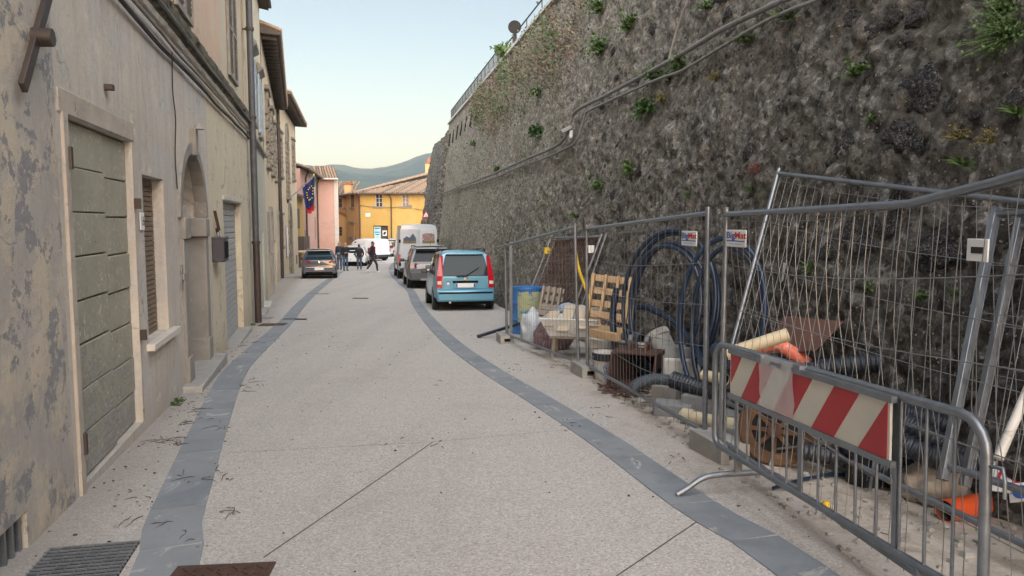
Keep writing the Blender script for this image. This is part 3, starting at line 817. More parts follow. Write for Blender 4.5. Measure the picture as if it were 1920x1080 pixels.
# arched doorway
ad = block('arched_doorway', M['door_dark'], hA, 3.74, 5.62, .43, .47, -.6, 2.5)
for x0, x1, f0, f1 in ((3.783, 4.02, 3.80, 4.06), (5.34, 5.577, 5.30, 5.56)):
    block('jamb', M['pietra_serena'], ad, x0, x1, -.035, .30, .02, 1.40, .012)
    block('plinth_block', M['pietra_serena'], ad, min(x0, f0) - (.03 if x0 > 5 else 0), max(x1, f1) + (0 if x0 > 5 else .03), -.05, .32, -.30, .05, .012)
    block('impost', M['pietra_serena'], ad, min(x0, f0) - (.05 if x0 > 5 else -.005), max(x1, f1) + (-.005 if x0 > 5 else .05), -.06, .32, 1.40, 1.64, .012)
def voussoirs(parent, x0, x1, zs, zc, w, y0, y1, n, mat):
    ip = arch_pts(x0, x1, zs, zc, n); op = arch_pts(x0 - w, x1 + w, zs, zc + w, n)
    for i in range(n):
        mb = MB(); q = [ip[i], ip[i + 1], op[i + 1], op[i]]
        c = (sum(p[0] for p in q) / 4, sum(p[1] for p in q) / 4)
        q = [(c[0] + (p[0] - c[0]) * .985, c[1] + (p[1] - c[1]) * .985) for p in q]
        mb.prism(q, y0, y1); mb.build('voussoir', mat, parent)
voussoirs(ad, 3.80, 5.56, 1.645, 2.43, .13, -.03, .12, 11, M['pietra_serena'])
MB().prism([(4.60, 2.40), (4.76, 2.40), (4.80, 2.72), (4.56, 2.72)], -.075, .02).build('keystone', M['pietra_serena'], ad, bevel=.01)
for x in (4.45, 4.90): block('door_leaf', M['door_dark'], ad, x - .43, x + .43 - .01, .38, .428, -.32, 1.62, .01)
for z in (.35, 1.05): 
    for x in (4.45, 4.90): block('panel', M['door_dark'], ad, x - .3, x + .3, .365, .383, z - .28, z + .28, .01)
MB().prism([(4.05, 1.66)] + arch_pts(4.05, 5.31, 1.66, 2.28, 12) + [(5.31, 1.66)], .40, .425).build('fanlight', M['glass_window'], ad)
block('step', M['concrete'], ad, 3.58, 5.80, -.20, .42, -.75, -.24, .015)
MB().lathe([(0, 0), (.07, .01), (.05, .05), (.02, .07), (0, .16)], 10, 0, Matrix.Translation((4.68, -.10, 2.71))).build('finial', M['pietra_serena'], ad, smooth=50)
# roller shutter of the garage
gs = block('garage_shutter', M['shutter_steel'], hA, 7.40, 9.97, .14, .17, -.9, 2.0)
repeat_box('slat', M['shutter_steel'], gs, (2.46, .03, .098), [(8.685, .118, -.42 + .1035 * i) for i in range(23)], .012)
block('lintel', M['concrete_white'], gs, 7.36, 10.0, -.03, .1, 1.945, 2.01, .006)
block('threshold', M['concrete'], gs, 7.30, 10.05, -.14, .2, -.9, -.44, .01)
block('rail', M['galv_dark'], gs, 7.452, 7.49, .06, .10, -.44, 1.94)
# louvred shutters upstairs
def louvre(parent, x0, x1, z0, z1, y, mat, slat=.055):
    fr = MB(); w = .06
    fr.box(((x0 + w / 2), y, (z0 + z1) / 2), (w, .045, z1 - z0)); fr.box((x1 - w / 2, y, (z0 + z1) / 2), (w, .045, z1 - z0))
    for z in (z0 + w / 2, (z0 + z1) / 2, z1 - w / 2): fr.box(((x0 + x1) / 2, y, z), (x1 - x0 - 2 * w, .044, w))
    o = fr.build('shutter', mat, parent)
    n = int((z1 - z0 - .2) / slat); me = MB().box((0, 0, 0), (x1 - x0 - 2 * w - .004, .012, slat * .95)).mesh('slat', mat)
    for i in range(n):
        z = z0 + .1 + (i + .5) * (z1 - z0 - .2) / n
        if abs(z - (z0 + z1) / 2) > .05: link('slat', me, o, 0, ((x0 + x1) / 2, y, z), (R(35), 0, 0))
    return o
for h in upw:
    a, b, c, d = h[:4]; m = (a + b) / 2
    louvre(hA, a + .02, m - .01, c + .04, d - .02, .02, M['shutter_grey']); louvre(hA, m + .01, b - .02, c + .04, d - .02, .02, M['shutter_grey'])
    block('window', M['dark'], hA, a + .03, b - .03, .046, .07, c + .05, d - .03)
# cellar vent bars
vt = block('cellar_vent', M['dark'], hA, -1.32, -.84, .27, .295, -.2, .08)
for i in range(5): block('bar', M['galv'], vt, -1.29 + .095 * i, -1.265 + .095 * i, .02, .045, -.19, .07)
# wall tie, hooks
tr = MB().bar((-.72, -.05, 2.30), (-.22, -.05, 2.95), .07, .03, (0, 1, 0)).build('wall_tie', M['brown_iron'], hA, bevel=.005)
MB().lathe([(0, -.05), (.055, -.05), (.05, .05), (0, .05)], 8, 0, Matrix.Translation((-.47, -.08, 2.62)) @ Matrix.Rotation(R(90), 4, 'X')).build('tie_knob', M['brown_iron'], tr, smooth=50)
MB().box((1.03, -.03, 2.60), (.07, .06, .04)).build('wall_hook', M['brown_iron'], hA)
for x, z in ((6.3, 1.75), (6.45, 1.5)): MB().bar((x, -.03, z), (x + .14, -.06, z - .28), .04, .02).build('iron_strap', M['rust'], hA)

def onA(s, z, off=0.):
    d = (Vector((*QA, 0)) - Vector((*PA, 0))).normalized(); n = Vector((d.y, -d.x, 0))
    return Vector((*PA, 0)) + d * s + n * off + Vector((0, 0, z))
ANG_A = math.atan2(QA[1] - PA[1], QA[0] - PA[0])
# things fixed on house A
t = thing('mailbox', 'dark grey metal mailbox hanging on the wall beside the arched doorway', 'mailbox', onA(6.32, 1.02, .0), ANG_A)
block('body', M['mailbox_navy'], t, -.22, .20, -.17, 0., .0, .34, .012)
for i in range(3): block('slot_flap', M['black'], t, -.18 + .125 * i, -.08 + .125 * i, -.178, -.168, .05, .29, .004)
MB().bar((-.23, -.09, .345), (.21, -.09, .345), .19, .02).build('lid', M['grey_iron'], t, bevel=.004)
MB().tube([(.1, -.05, .36), (.1, -.05, .41), (.19, -.05, .41)], .02, 8).build('bracket', M['galv_dark'], t)
t = thing('house_number_plate', 'small white house number plate reading 16 near the recessed window', 'sign', onA(1.955, 1.60, .008), ANG_A)
block('plate', M['paper_white'], t, -.07, .07, -.01, 0, -.075, .075, .003)
link('numeral', text_mesh('16', .12, M['ink_black'], 'numeral'), t, 0, (0, -.012, 0), (R(90), 0, 0))
t = thing('door_latch', 'small steel latch box on the jamb of the arched doorway', 'latch', onA(3.72, .98, .002), ANG_A)
block('latch_plate', M['galv'], t, -.03, .03, -.015, 0, -.14, .14, .003); block('latch_bolt', M['galv_dark'], t, -.022, .05, -.04, -.015, -.03, .04, .004)
# cables under the ledge
def wall_cable(name, label, pts, r, mat, cat='cable'):
    mb = MB(); mb.tube(curve_pts(pts, 6), r, 6); tag(mb.build(name, M[mat], smooth=60), label, cat)
rc = random.Random(2)
def sag(z, off, s0=-6., s1=11.6, st=.9, drop=0.):
    out = []; s = s0
    while s < s1: out.append(onA(s, z + rc.uniform(-.02, .015) + drop * (s - s0) / (s1 - s0), off + rc.uniform(-.005, .012))); s += st
    out.append(onA(s1, z + drop, off)); return out
wall_cable('power_cable', 'thick black power cable looping under the mossy ledge of the grey house', sag(3.34, .04), .022, 'cable_black')
wall_cable('power_cable', 'grey twisted cable running close below the mossy ledge', sag(3.46, .035), .016, 'cable_grey')
wall_cable('power_cable', 'pale pipe lying along the top lip of the mossy ledge', sag(3.70, .085, st=2.), .02, 'cable_grey', 'pipe')
wall_cable('hanging_cable', 'thin black cable hanging down the wall left of the arched doorway', [onA(3.55, 3.4, .03), onA(3.56, 3.0, .02), onA(3.60, 2.7, .03), onA(3.58, 2.3, .015), onA(3.6, 1.95, .02)], .007, 'cable_black')
# downpipe between the first two houses
def downpipe(name, label, fn, s, z0, z1, zbreak, r, m_up, m_low, br):
    p0 = fn(s, z0, .12); t = thing(name, label, 'downpipe', p0)
    h = z1 - z0
    MB().tube([(0, 0, zbreak - z0), (0, 0, h)], r, 12).build('upper_pipe', M[m_up], t, smooth=50)
    MB().tube([(0, 0, 0), (0, 0, zbreak - z0)], r * 1.06, 12).build('lower_pipe', M[m_low], t, smooth=50)
    for z in br: MB().lathe([(r * 1.02, -.03), (r * 1.3, -.03), (r * 1.3, .03), (r * 1.02, .03)], 12, 0, Matrix.Translation((0, 0, z - z0))).box((-.08, 0, z - z0), (.14, .03, .03)).build('bracket', M[m_low], t)
    return t
downpipe('downpipe', 'tall dark grey downpipe with brown lower half at the corner of the first house', onA, 11.62, gz(16) + .02, 8.2, 1.15, .068, 'grey_iron', 'brown_iron', (1.15, 3.78, 5.6))
wall_cable('conduit', 'thin grey conduit clipped to the wall just left of the dark downpipe', [onA(11.4, .6, .03), onA(11.42, 1.5, .035), onA(11.4, 2.5, .03), onA(11.43, 3.5, .03)], .014, 'cable_grey')

# ---- generic upper window with hood
def hood_window(h, x0, x1, z0, z1, mat, shut=True, hood=True):
    m = (x0 + x1) / 2
    o = block('window', M['glass_dark'], h, x0, x1, .17, .2, z0, z1)
    block('sill', M['stone'], o, x0 - .18, x1 + .18, -.08, .16, z0 - .11, z0 - .003, .01)
    if hood: MB().add([(x0 - .2, -.15, z1 + .24), (x1 + .2, -.15, z1 + .24), (x1 + .2, .0, z1 + .36), (x0 - .2, .0, z1 + .36), (x0 - .2, -.15, z1 + .17), (x1 + .2, -.15, z1 + .17), (x1 + .12, .0, z1 + .06), (x0 - .12, .0, z1 + .06)], [(0, 1, 2, 3), (7, 6, 5, 4), (0, 4, 5, 1), (1, 5, 6, 2), (2, 6, 7, 3), (3, 7, 4, 0)]).build('hood', M['stone'], o)
    if shut:
        for a, b in ((x0 - (m - x0), x0 - .01), (x1 + .01, x1 + (x1 - m))): louvre(h, a, b, z0, z1, -.035, mat)
    return o
# ---- house B: grey-green ground floor, blue shutters above
PB, QB = QA, (-7.55, 23.)
hB, LB = facade_frame('blue_shutter_house', 'narrow grey-green house with pale blue shutters and window hoods', 'house', PB, QB)
hB_holes = [(1.9, 2.7, 4.0, 5.55, .2), (4.9, 5.7, 4.0, 5.55, .2)]
wall_holes(0, LB, -1.4, 3.6, [(2.0, 3.0, -1.3, 1.55, .1, 1.1), (4.6, 5.6, -1.3, 1.35, .1)]).build('wall', M['plaster_greygreen'], hB)
wall_holes(0, LB, 3.6, 8.0, hB_holes, .02).build('upper_wall', M['plaster_cream'], hB)
for h in hB_holes: hood_window(hB, *h[:4], M['shutter_blue'])
block('string_course', M['stone'], hB, .05, LB - .02, -.09, .02, 3.52, 3.62, .01)
d = block('door', M['door_dark'], hB, 1.95, 3.05, .09, .12, -1.3, 1.6); block('step', M['concrete'], d, 1.9, 3.1, -.18, .09, -1.3, -.62, .01)
d = block('door', M['shutter_grey'], hB, 4.55, 5.65, .09, .12, -1.3, 1.4); block('step', M['concrete_white'], d, 4.5, 5.7, -.18, .09, -1.4, -.70, .01)
back_shell(hB, 0, LB, 7.5)
mb = MB(); mb.add([(-.1, -.25, 8.05), (LB + .1, -.25, 8.05), (LB + .1, 9.2, 9.6), (-.1, 9.2, 9.6), (-.1, -.25, 7.93), (LB + .1, -.25, 7.93), (LB + .1, 9.2, 9.48), (-.1, 9.2, 9.48)], [(0, 1, 2, 3), (7, 6, 5, 4), (0, 4, 5, 1), (1, 5, 6, 2), (2, 6, 7, 3), (3, 7, 4, 0)])
mb.build('roof', M['eave_wood'], hB)
block('gutter', M['grey_iron'], hB, 0, LB, -.34, -.25, 7.96, 8.06, .02)

# ---- palazzo C and D: rusticated windows under deep eaves
BLK = []
for i in range(5):
    bm = bmesh.new(); bmesh.ops.create_cube(bm, size=1.); bmesh.ops.bevel(bm, geom=bm.edges[:] , offset=.2, segments=2, affect='EDGES', profile=.6)
    for v in bm.verts: v.co += Vector(noise.noise_vector(v.co * 2.2 + Vector((i * 5., 0, 0)))) * .09
    me = bpy.data.meshes.new('rustic_block'); bm.to_mesh(me); bm.free(); me.materials.append(M['pietra']); me.polygons.foreach_set('use_smooth', [True] * len(me.polygons)); BLK.append(me)
rb = random.Random(8)
def rustic(h, xc, w, z0, z1, nb=8, name='window', arch=False, door=False):
    o = block(name, M['door_dark'] if door else M['glass_dark'], h, xc - w / 2, xc + w / 2, -.005, .03, z0, z1)
    bh = (z1 - z0) / nb
    for sgn in (-1, 1):
        for i in range(nb):
            ww = .34 if i % 2 else .25
            q = link('rustic_block', BLK[rb.randrange(5)], o, 0, (xc + sgn * (w / 2 + ww / 2 - .03), -.0 - rb.uniform(0, .03), z0 + (i + .5) * bh)); q.scale = (ww, .17, bh * 1.04)
    if arch:
        ap = arch_pts(xc - w / 2 - .12, xc + w / 2 + .12, z1, z1 + w * .62, 7)
        for (a, b), (c, d) in zip(ap, ap[1:]):
            q = link('rustic_block', BLK[rb.randrange(5)], o, 0, ((a + c) / 2, -.01, (b + d) / 2), (0, -math.atan2(d - b, c - a), 0)); q.scale = (math.hypot(c - a, d - b) * 1.15, .2, .32)
    else:
        for k in (-1, 0, 1):
            q = link('rustic_block', BLK[rb.randrange(5)], o, 0, (xc + k * w * .42, -.01, z1 + .14)); q.scale = (w * .46, .2, .34)
        block('cornice', M['pietra'], o, xc - w / 2 - .42, xc + w / 2 + .42, -.15, .05, z1 + .32, z1 + .46, .02)
    if not door: block('sill', M['pietra'], o, xc - w / 2 - .42, xc + w / 2 + .42, -.13, .1, z0 - .16, z0 - .005, .02)
    return o
def eave(h, x0, x1, z, over, zr, end_over=0., name='roof'):
    """deep timber eave: soffit boards, rafters, tiles above"""
    mb = MB(); sl = .03
    mb.add([(x0, -over, z), (x1 + end_over, -over, z), (x1 + end_over, .0, z + sl), (x0, .0, z + sl), (x0, -over, z + .09), (x1 + end_over, -over, z + .09), (x1 + end_over, 6., z + 2.4), (x0, 6., z + 2.4)],
           [(0, 3, 2, 1), (4, 5, 6, 7), (0, 1, 5, 4), (0, 4, 7, 3), (1, 2, 6, 5)])
    o = mb.build(name, M['eave_wood'], h)
    n = int((x1 - x0) / .55); me = MB().bar((0, -over + .04, -.06), (0, .0, -.06 + sl * .96), .09, .11).mesh('rafter', M['eave_wood'])
    for i in range(n): link('rafter', me, o, 0, (x0 + .3 + i * .55, 0, z))
    MB().tube([(x0, -over - .03, z + .05), (x1 + end_over, -over - .03, z + .05)], .05, 8).build('gutter', M['brown_iron'], o, smooth=50)
    mb = MB(); 
    for i in range(int((x1 - x0 + end_over) / .24)): mb.tube([(x0 + .12 + .24 * i, -over - .1, z + .14), (x0 + .12 + .24 * i, 5.9, z + 2.42)], .085, 6)
    tl = mb.build('roof_tiles', M['clay'], o, smooth=60); tl['kind'] = 'stuff'
    return o
PC, QC = QB, (-11.83, 37.97)
hC, LC = facade_frame('palazzo', 'buff palazzo with deep dark timber eave and bossed stone window frames', 'house', PC, QC)
wall_holes(0, LC, -2., 7.25, [(9.3, 10.2, -1.6, .75, .25)]).build('wall', M['plaster_palazzo'], hC)
for x in (2.6, 7.0, 11.3): rustic(hC, x, 1.05, 3.5, 5.55, 9)
for x, z0, z1 in ((1.3, .6, 1.9), (5.5, .9, 2.0)):
    o = block('window', M['shutter_grey'], hC, x - .4, x + .4, -.05, .05, z0, z1, .01); block('sill', M['stone'], o, x - .5, x + .5, -.1, .05, z0 - .1, z0 - .004)
for x in (3.4, 13.4): 
    o = block('door', M['shutter_brown'], hC, x - .55, x + .55, -.04, .1, -1.5, 1.75, .01); block('door_frame', M['stone'], o, x - .75, x - .56, -.08, .1, -1.5, 1.9); block('door_frame', M['stone'], o, x + .56, x + .75, -.08, .1, -1.5, 1.9); block('lintel', M['stone'], o, x - .75, x + .75, -.09, .1, 1.902, 2.1)
eave(hC, -.05, LC, 7.2, .50, 0)
back_shell(hC, 0, LC, 7.2, 9, 'plaster_palazzo')
def onL(P, Q):
    P = Vector((*P, 0)); d = (Vector((*Q, 0)) - P).normalized(); n = Vector((d.y, -d.x, 0))
    return lambda s, z, off=0.: P + d * s + n * off + Vector((0, 0, z))
onC = onL(PC, QC)
downpipe('downpipe', 'slim brown downpipe between the two buff palazzo fronts', onC, LC - .15, gz(38) + .02, 7.3, 2.4, .085, 'brown_iron', 'brown_iron', (1.5, 4.5, 6.5))
PD, QD = QC, (-14.51, 50.71)
hD, LD = facade_frame('palazzo_end_house', 'farther buff palazzo with bossed portal and flagpole at the street bend', 'house', PD, QD)
wall_holes(0, LD, -2.4, 8.0, []).build('wall', M['plaster_palazzo'], hD)
rustic(hD, 1.7, 1.1, 4.0, 5.9, 8); rustic(hD, 5.9, 1.3, 3.0, 6.3, 12, arch=True); rustic(hD, 10.3, 1.05, 4.3, 6.4, 8)
rustic(hD, 6.6, 1.5, -1.5, 1.6, 9, 'portal', True, True)
rustic(hD, 1.0, .9, .3, 1.6, 5)
o = block('window', M['dark'], hD, 11.2, 11.7, -.02, .1, -1.2, -.6)
eave(hD, 0, LD, 7.95, .66, 0, .6)
mb = MB(); mb.quad((LD, 0, -2.5), (LD + 3.5, 7, -2.5), (LD + 3.5, 7, 8), (LD, 0, 8)); mb.quad((0, 9, -2.5), (LD + 3.5, 7, -2.5), (LD + 3.5, 7, 8), (0, 9, 8)); mb.build('rear_wall', M['plaster_palazzo'], hD)
onD = onL(PD, QD); ANG_D = math.atan2(QD[1] - PD[1], QD[0] - PD[0])
t = thing('wall_plaque', 'tall white notice panel fixed beside the bossed stone portal', 'notice', onD(4.3, .0, .03), ANG_D)
block('panel', M['paper_white'], t, -.35, .35, -.04, 0, -.4, 1.3, .01); block('panel_frame', M['galv'], t, -.39, .39, -.02, .0, -.44, 1.34, .005)

# ---- flags on the far palazzo
fl = thing('flag_pole', 'slanted flagpole on the buff palazzo carrying European and Italian flags', 'flag', onD(5.3, 2.75, .0))
out = onD(5.3, 2.75, 1.) - onD(5.3, 2.75, 0.); tipv = out * 1.4 + Vector((.05, .3, 1.5))
MB().tube([(0, 0, 0), tipv], .03, 8).build('pole', M['galv_dark'], fl, smooth=50)
MB().lathe([(0, 0), (.05, .02), (.05, .07), (0, .11)], 8, 0, Matrix.Translation(tipv)).build('finial', M['flag_yellow'], fl, smooth=50)
MB().box((0, 0, 0), (.12, .12, .2)).build('bracket', M['brown_iron'], fl)
def flag(name, a, b, drop, mats_fn, seed, shift):
    """cloth hanging from the pole between a and b (0..1)"""
    mb = MB(); nu, nv = 12, 18
    for j in range(nv + 1):
        for i in range(nu + 1):
            p = tipv * lerp(a, b, i / nu); q = j / nv
            fold = .10 * math.sin(i * 1.3 + seed + q * 2) * q + .06 * math.sin(i * 2.7 + seed)
            x = Vector((-.28, -.96, 0)) * fold
            squeeze = (tipv * lerp(a, b, .62) - p) * (.45 * q)
            mb.v.append(tuple(p + squeeze + x + Vector((shift, 0, -drop * q * (1 - .25 * abs(i / nu - .6))))))
    for j in range(nv):
        for i in range(nu):
            k = j * (nu + 1) + i; mb.f.append((k, k + 1, k + nu + 2, k + nu + 1)); mb.m.append(mats_fn((i + .5) / nu, (j + .5) / nv))
    return mb, name
mb, _ = flag('european_flag', .50, .98, 1.55, lambda a, b: 0, 0., .10)
ef = mb.build('european_flag', M['flag_blue'], fl, smooth=180)
for k in range(12):
    an = 2 * math.pi * k / 12; i = 6 + round(3.2 * math.cos(an)); j = 8 + round(4.2 * math.sin(an)); c = Vector(mb.v[j * 13 + i]) + Vector((.07, -.12, 0))
    sm = MB(); pts = []
    for q in range(10):
        r = .05 if q % 2 == 0 else .022; pts.append((r * math.sin(q * math.pi / 5), r * math.cos(q * math.pi / 5)))
    sm.prism(pts, -.01, .01); sm.build('star', M['flag_yellow'], ef, loc=c)
mb, _ = flag('italian_flag', .45, .90, 1.8, lambda a, b: 0 if b < .30 else (1 if b < .72 else 2), 2.2, .12)
for i, v in enumerate(mb.v): mb.v[i] = (v[0] + .05, v[1] + .25, v[2])
mb.build('italian_flag', [M['flag_green'], M['flag_white'], M['flag_red']], fl, smooth=180)
# ================================================================== HOUSES CLOSING THE STREET
def tiles_on(parent, a, b, c, d, mat='clay', pitch=.23, r=.085, name='roof'):
    """roof plane a-b (eave) c-d (ridge, c above b); rows of barrel tiles run up the slope"""
    a, b, c, d = map(Vector, (a, b, c, d)); mb = MB(); dn = Vector((0, 0, -.10))
    mb.add([a, b, c, d, a + dn, b + dn, c + dn, d + dn], [(0, 1, 2, 3), (7, 6, 5, 4), (0, 4, 5, 1), (1, 5, 6, 2), (2, 6, 7, 3), (3, 7, 4, 0)])
    o = mb.build(name, M['eave_wood'], parent)
    n = max(2, int((b - a).length / pitch)); rows = []
    rr = random.Random(n)
    k = 0
    base = (b - a)
    up = ((d + c) / 2 - (a + b) / 2); L = up.length; upn = up.normalized(); nrm = base.cross(up).normalized()
    for i in range(n + 1):
        p = a.lerp(b, i / n)
        # clip at hips: how far up the slope the tile row may go
        e = base.normalized(); s = (p - a).dot(e); sd = (d - a).dot(e); sc = (c - a).dot(e); Lb = base.length
        top = 1.0
        if sd > 1e-3 and s < sd: top = s / sd
        if sc < Lb - 1e-3 and s > sc: top = min(top, (Lb - s) / (Lb - sc))
        if top < .04: continue
        q = p + upn * (L * top)
        if n * (L * top / .36) < 2600:
            m = max(1, int(L * top / .36)); mb = MB()
            for j in range(m):
                u0 = p + upn * (j * .36); u1 = p + upn * min((j + 1) * .36 + .04, L * top)
                wob = rr.uniform(-.012, .012) * e if isinstance(e, Vector) else Vector()
                mb.tube([u0 + nrm * .035 + wob, u1 + nrm * .008 + wob], [r * 1.12, r * .88], 6, cap=True)
            rows.append(mb)
    big = MB()
    for mb in rows:
        o_ = len(big.v); big.v += mb.v; big.f += [tuple(o_ + i for i in f) for f in mb.f]; big.m += [rr.randrange(3)] * len(mb.f)
    tl = big.build('roof_tiles', [M[mat], M['clay_dark'], M[mat]], o, smooth=50); tl['kind'] = 'stuff'
    return o
def casement(h, x0, x1, z0, z1, y=-.02, sill=True, frame='frame_white', glass='glass_window', hood=False, bars=(1, 2), closed=None):
    o = block('window', M[closed or glass], h, x0, x1, y + .03, y + .07, z0, z1)
    w = .06
    for xa, xb in ((x0, x0 + w), (x1 - w, x1)): block('frame', M[frame], o, xa, xb, y, y + .05, z0, z1)
    for i in range(bars[0]): xm = lerp(x0, x1, (i + 1) / (bars[0] + 1)); block('mullion', M[frame], o, xm - .035, xm + .035, y - .004, y + .05, z0, z1)
    for i in range(bars[1]): zm = lerp(z0, z1, (i + 1) / (bars[1] + 1)); block('glazing_bar', M[frame], o, x0 + w, x1 - w, y + .003, y + .05, zm - .025, zm + .025)
    if sill: block('sill', M['pietra'], o, x0 - .35, x1 + .35, y - .18, y + .1, z0 - .17, z0 - .003, .01)
    if hood: block('hood', M['pietra'], o, x0 - .3, x1 + .3, y - .16, y + .1, z1 + .12, z1 + .25, .01)
    return o
GY = gz(80)
def solid(h, poly, z0, z1, mat, name='wall'):
    mb = MB(); n = len(poly)
    mb.add([(x, y, z0) for x, y in poly] + [(x, y, z1) for x, y in poly], [(i, (i + 1) % n, n + (i + 1) % n, n + i) for i in range(n)] + [tuple(range(n, 2 * n))])
    return mb.build(name, M[mat], h)
# ---- yellow house with hipped roof
YK = Vector((-16.15, 80., 0)); YR = Vector((-6.2, 79.3, 0)); yd = (YR - YK).normalized()
yh, YL = facade_frame('yellow_house', 'bright yellow two storey house with hipped tile roof at the end of the street', 'house', YK[:2], YR[:2])
EZ = 4.62
wall_holes(0, YL, -2.5, EZ, [(1.35, 2.95, -2.5, 1.15, .3), (3.95, 5.5, -2.5, 1.15, .3), (1.65, 2.40, 3.2, 4.45, .14), (4.5, 5.25, 3.2, 4.45, .14)]).build('wall', M['plaster_yellow'], yh)
solid(yh, [(-3.1, 5.2), (-.01, .02), (0., .02), (0., .6), (-2.6, 5.6)], -2.5, EZ, 'plaster_tan', 'side_wall')
solid(yh, [(-3.0, 5.3), (.0, .7), (YL, .7), (YL, 12), (-3.0, 12)], -2.5, EZ - .01, 'plaster_yellow', 'rear_wall')
o = casement(yh, 1.65, 2.40, 3.2, 4.45, .06); o = casement(yh, 4.5, 5.25, 3.2, 4.45, .06, closed='clay')
for x0 in (1.35, 3.95):
    o = block('shop_door', M['door_dark'], yh, x0, x0 + 1.6, .28, .34, -2.5, 1.18)
    if x0 < 3: block('poster_panel', M['teal_poster'], o, x0 + .04, x0 + .76, .18, .24, -1.6, 1.05, .01); block('notice', M['paper_white'], o, x0 + .95, x0 + 1.42, .20, .26, .05, .62, .005); MB().lathe([(0, 0), (.13, 0), (.13, .01), (0, .01)], 8, 0, Matrix.Translation((x0 + 1.18, .19, .34)) @ Matrix.Rotation(R(90), 4, 'X') @ Matrix.Scale(1.6, 4, (.6, .8, 0))).build('emblem', M['ink_black'], o)
for i, (zz, ww) in enumerate(((.85, .5), (.45, .6), (.2, .45), (-.9, .55))):
    block('print_line', M['ink_blue'] if i in (1, 3) else M['jeans'], o if False else yh, 1.35 + .4 - ww / 2, 1.35 + .4 + ww / 2, .165, .178, zz - .05, zz + .05)
block('marble_plaque', M['paper_white'], yh, .55, 1.06, -.03, 0., 2.1, 2.46, .005)
# windows on the angled side face
sd_ = thing  # noqa
import_ang = math.atan2(5.2, -3.1)
def side_box(name, mat, s0, s1, z0, z1, off, th, parent=yh):
    d = Vector((-3.1, 5.2, 0)).normalized(); n = Vector((-d.y, d.x, 0)) ; n = n if n.y < 0 else -n
    a, b = d * s0 + n * off, d * s1 + n * off
    mb = MB(); c, e = a + n * th, b + n * th
    mb.add([(q.x, q.y, z) for z in (z0, z1) for q in (a, b, e, c)], [(0, 3, 2, 1), (4, 5, 6, 7), (0, 1, 5, 4), (1, 2, 6, 5), (2, 3, 7, 6), (3, 0, 4, 7)])
    return mb.build(name, mat, parent)
o = side_box('window', M['glass_window'], 2.6, 3.7, 3.15, 4.45, .005, .03); side_box('sill', M['pietra'], 2.3, 4.0, 2.98, 3.14, .0, .2, o); side_box('frame', M['shutter_brown'], 3.1, 3.2, 3.15, 4.45, .036, .03, o)
o = side_box('niche', M['plaster_tan'], 2.4, 4.0, -.4, 1.4, .01, .05); side_box('cornice', M['pietra'], 2.1, 4.3, 1.4, 1.58, .0, .25, o); side_box('corbel', M['pietra'], 2.2, 4.2, -.45, -.1, .06, .22, o)
for x, y in ((-.1, -.12), (3.35, -.12)): MB().tube([(x - .35, y - .3, EZ - .05), (x - .1, y - .1, EZ - .35), (x, y, EZ - .7), (x, y, -2.3)], .06, 8).build('downpipe', M['brown_iron'], yh, smooth=50)
# hipped roof
e0, e1 = (-.55, -.75, EZ - .06), (YL + .2, -.75, EZ - .06); r0, r1 = (6.9, 5.6, 7.1), (YL - 1.5, 5.6, 7.1)
ml = (-3.9, 5.2, EZ - .06)
rf = tiles_on(yh, e0, e1, r1, r0)
mb = MB(); mb.add([ml, e0, r0, (ml[0], 12, EZ), (YL + .2, 12.2, EZ), r1, e1], [(0, 1, 2), (3, 0, 2), (3, 2, 5, 4), (4, 5, 6)]); mb.build('rear_slope', M['clay_dark'], rf)
tiles_on(yh, ml, e0, r0, r0)
mb = MB(); 
for i in range(26):
    p = Vector(e0).lerp(Vector(r0), i / 26); q = Vector(e0).lerp(Vector(r0), (i + 1) / 26); mb.tube([p + Vector((0, 0, .08)), q + Vector((0, 0, .06))], [.15, .12], 8)
mb.build('hip_tiles', M['clay'], rf, smooth=50)
ch = MB().box((6.6, 5.4, 7.2), (1.0, .9, 1.7)).build('chimney', M['plaster_tan'], rf); MB().box((6.6, 5.4, 8.15), (1.15, 1.05, .14)).box((6.6, 5.4, 8.5), (.6, .55, .6), taper=.8).build('chimney_cap', M['brick_red'], ch)
ch = MB().box((-2.6, 4.6, 5.1), (.75, .7, 1.3)).build('chimney', M['plaster_tan'], rf); MB().box((-2.6, 4.6, 5.8), (.95, .9, .14)).box((-2.6, 4.6, 6.0), (.7, .6, .18)).build('chimney_cap', M['brick_red'], ch)
# thin service wires across the front
for z, a, b in ((3.3, -.0, 5.6), (2.95, 5.8, YL)): MB().tube([(lerp(a, b, i / 8), -.08, z - .25 * math.sin(math.pi * i / 8)) for i in range(9)], .02, 5).build('service_wire', M['cable_black'], yh)

# ---- orange house with passage arch
oh = thing('orange_arch_house', 'narrow orange house with a blind arch between the pink and yellow houses', 'house', (-21.3, 86.5, 0))
wall_holes(-.2, 2.6, -2.6, 4.75, [(.9, 1.75, 3.2, 4.2, .1), (-.2 + .25, 2.4, -2.6, 2.45, .06, 1.35)]).build('wall', M['plaster_orange'], oh)
block('infill_wall', M['plaster_tan'], oh, 0, 2.45, .05, .2, -2.6, 2.5)
voussoirs(oh, .05, 2.4, 1.35, 2.45, .3, -.05, .04, 9, M['brick_red'])
casement(oh, .9, 1.75, 3.2, 4.2, .03, hood=True, frame='shutter_brown', bars=(1, 1)); casement(oh, .95, 1.7, -.05, .95, .0, frame='shutter_brown', sill=False)
tiles_on(oh, (-1.2, -.6, 4.75), (3.0, -.6, 4.75), (3.0, 4, 6.4), (-1.2, 4, 6.4))
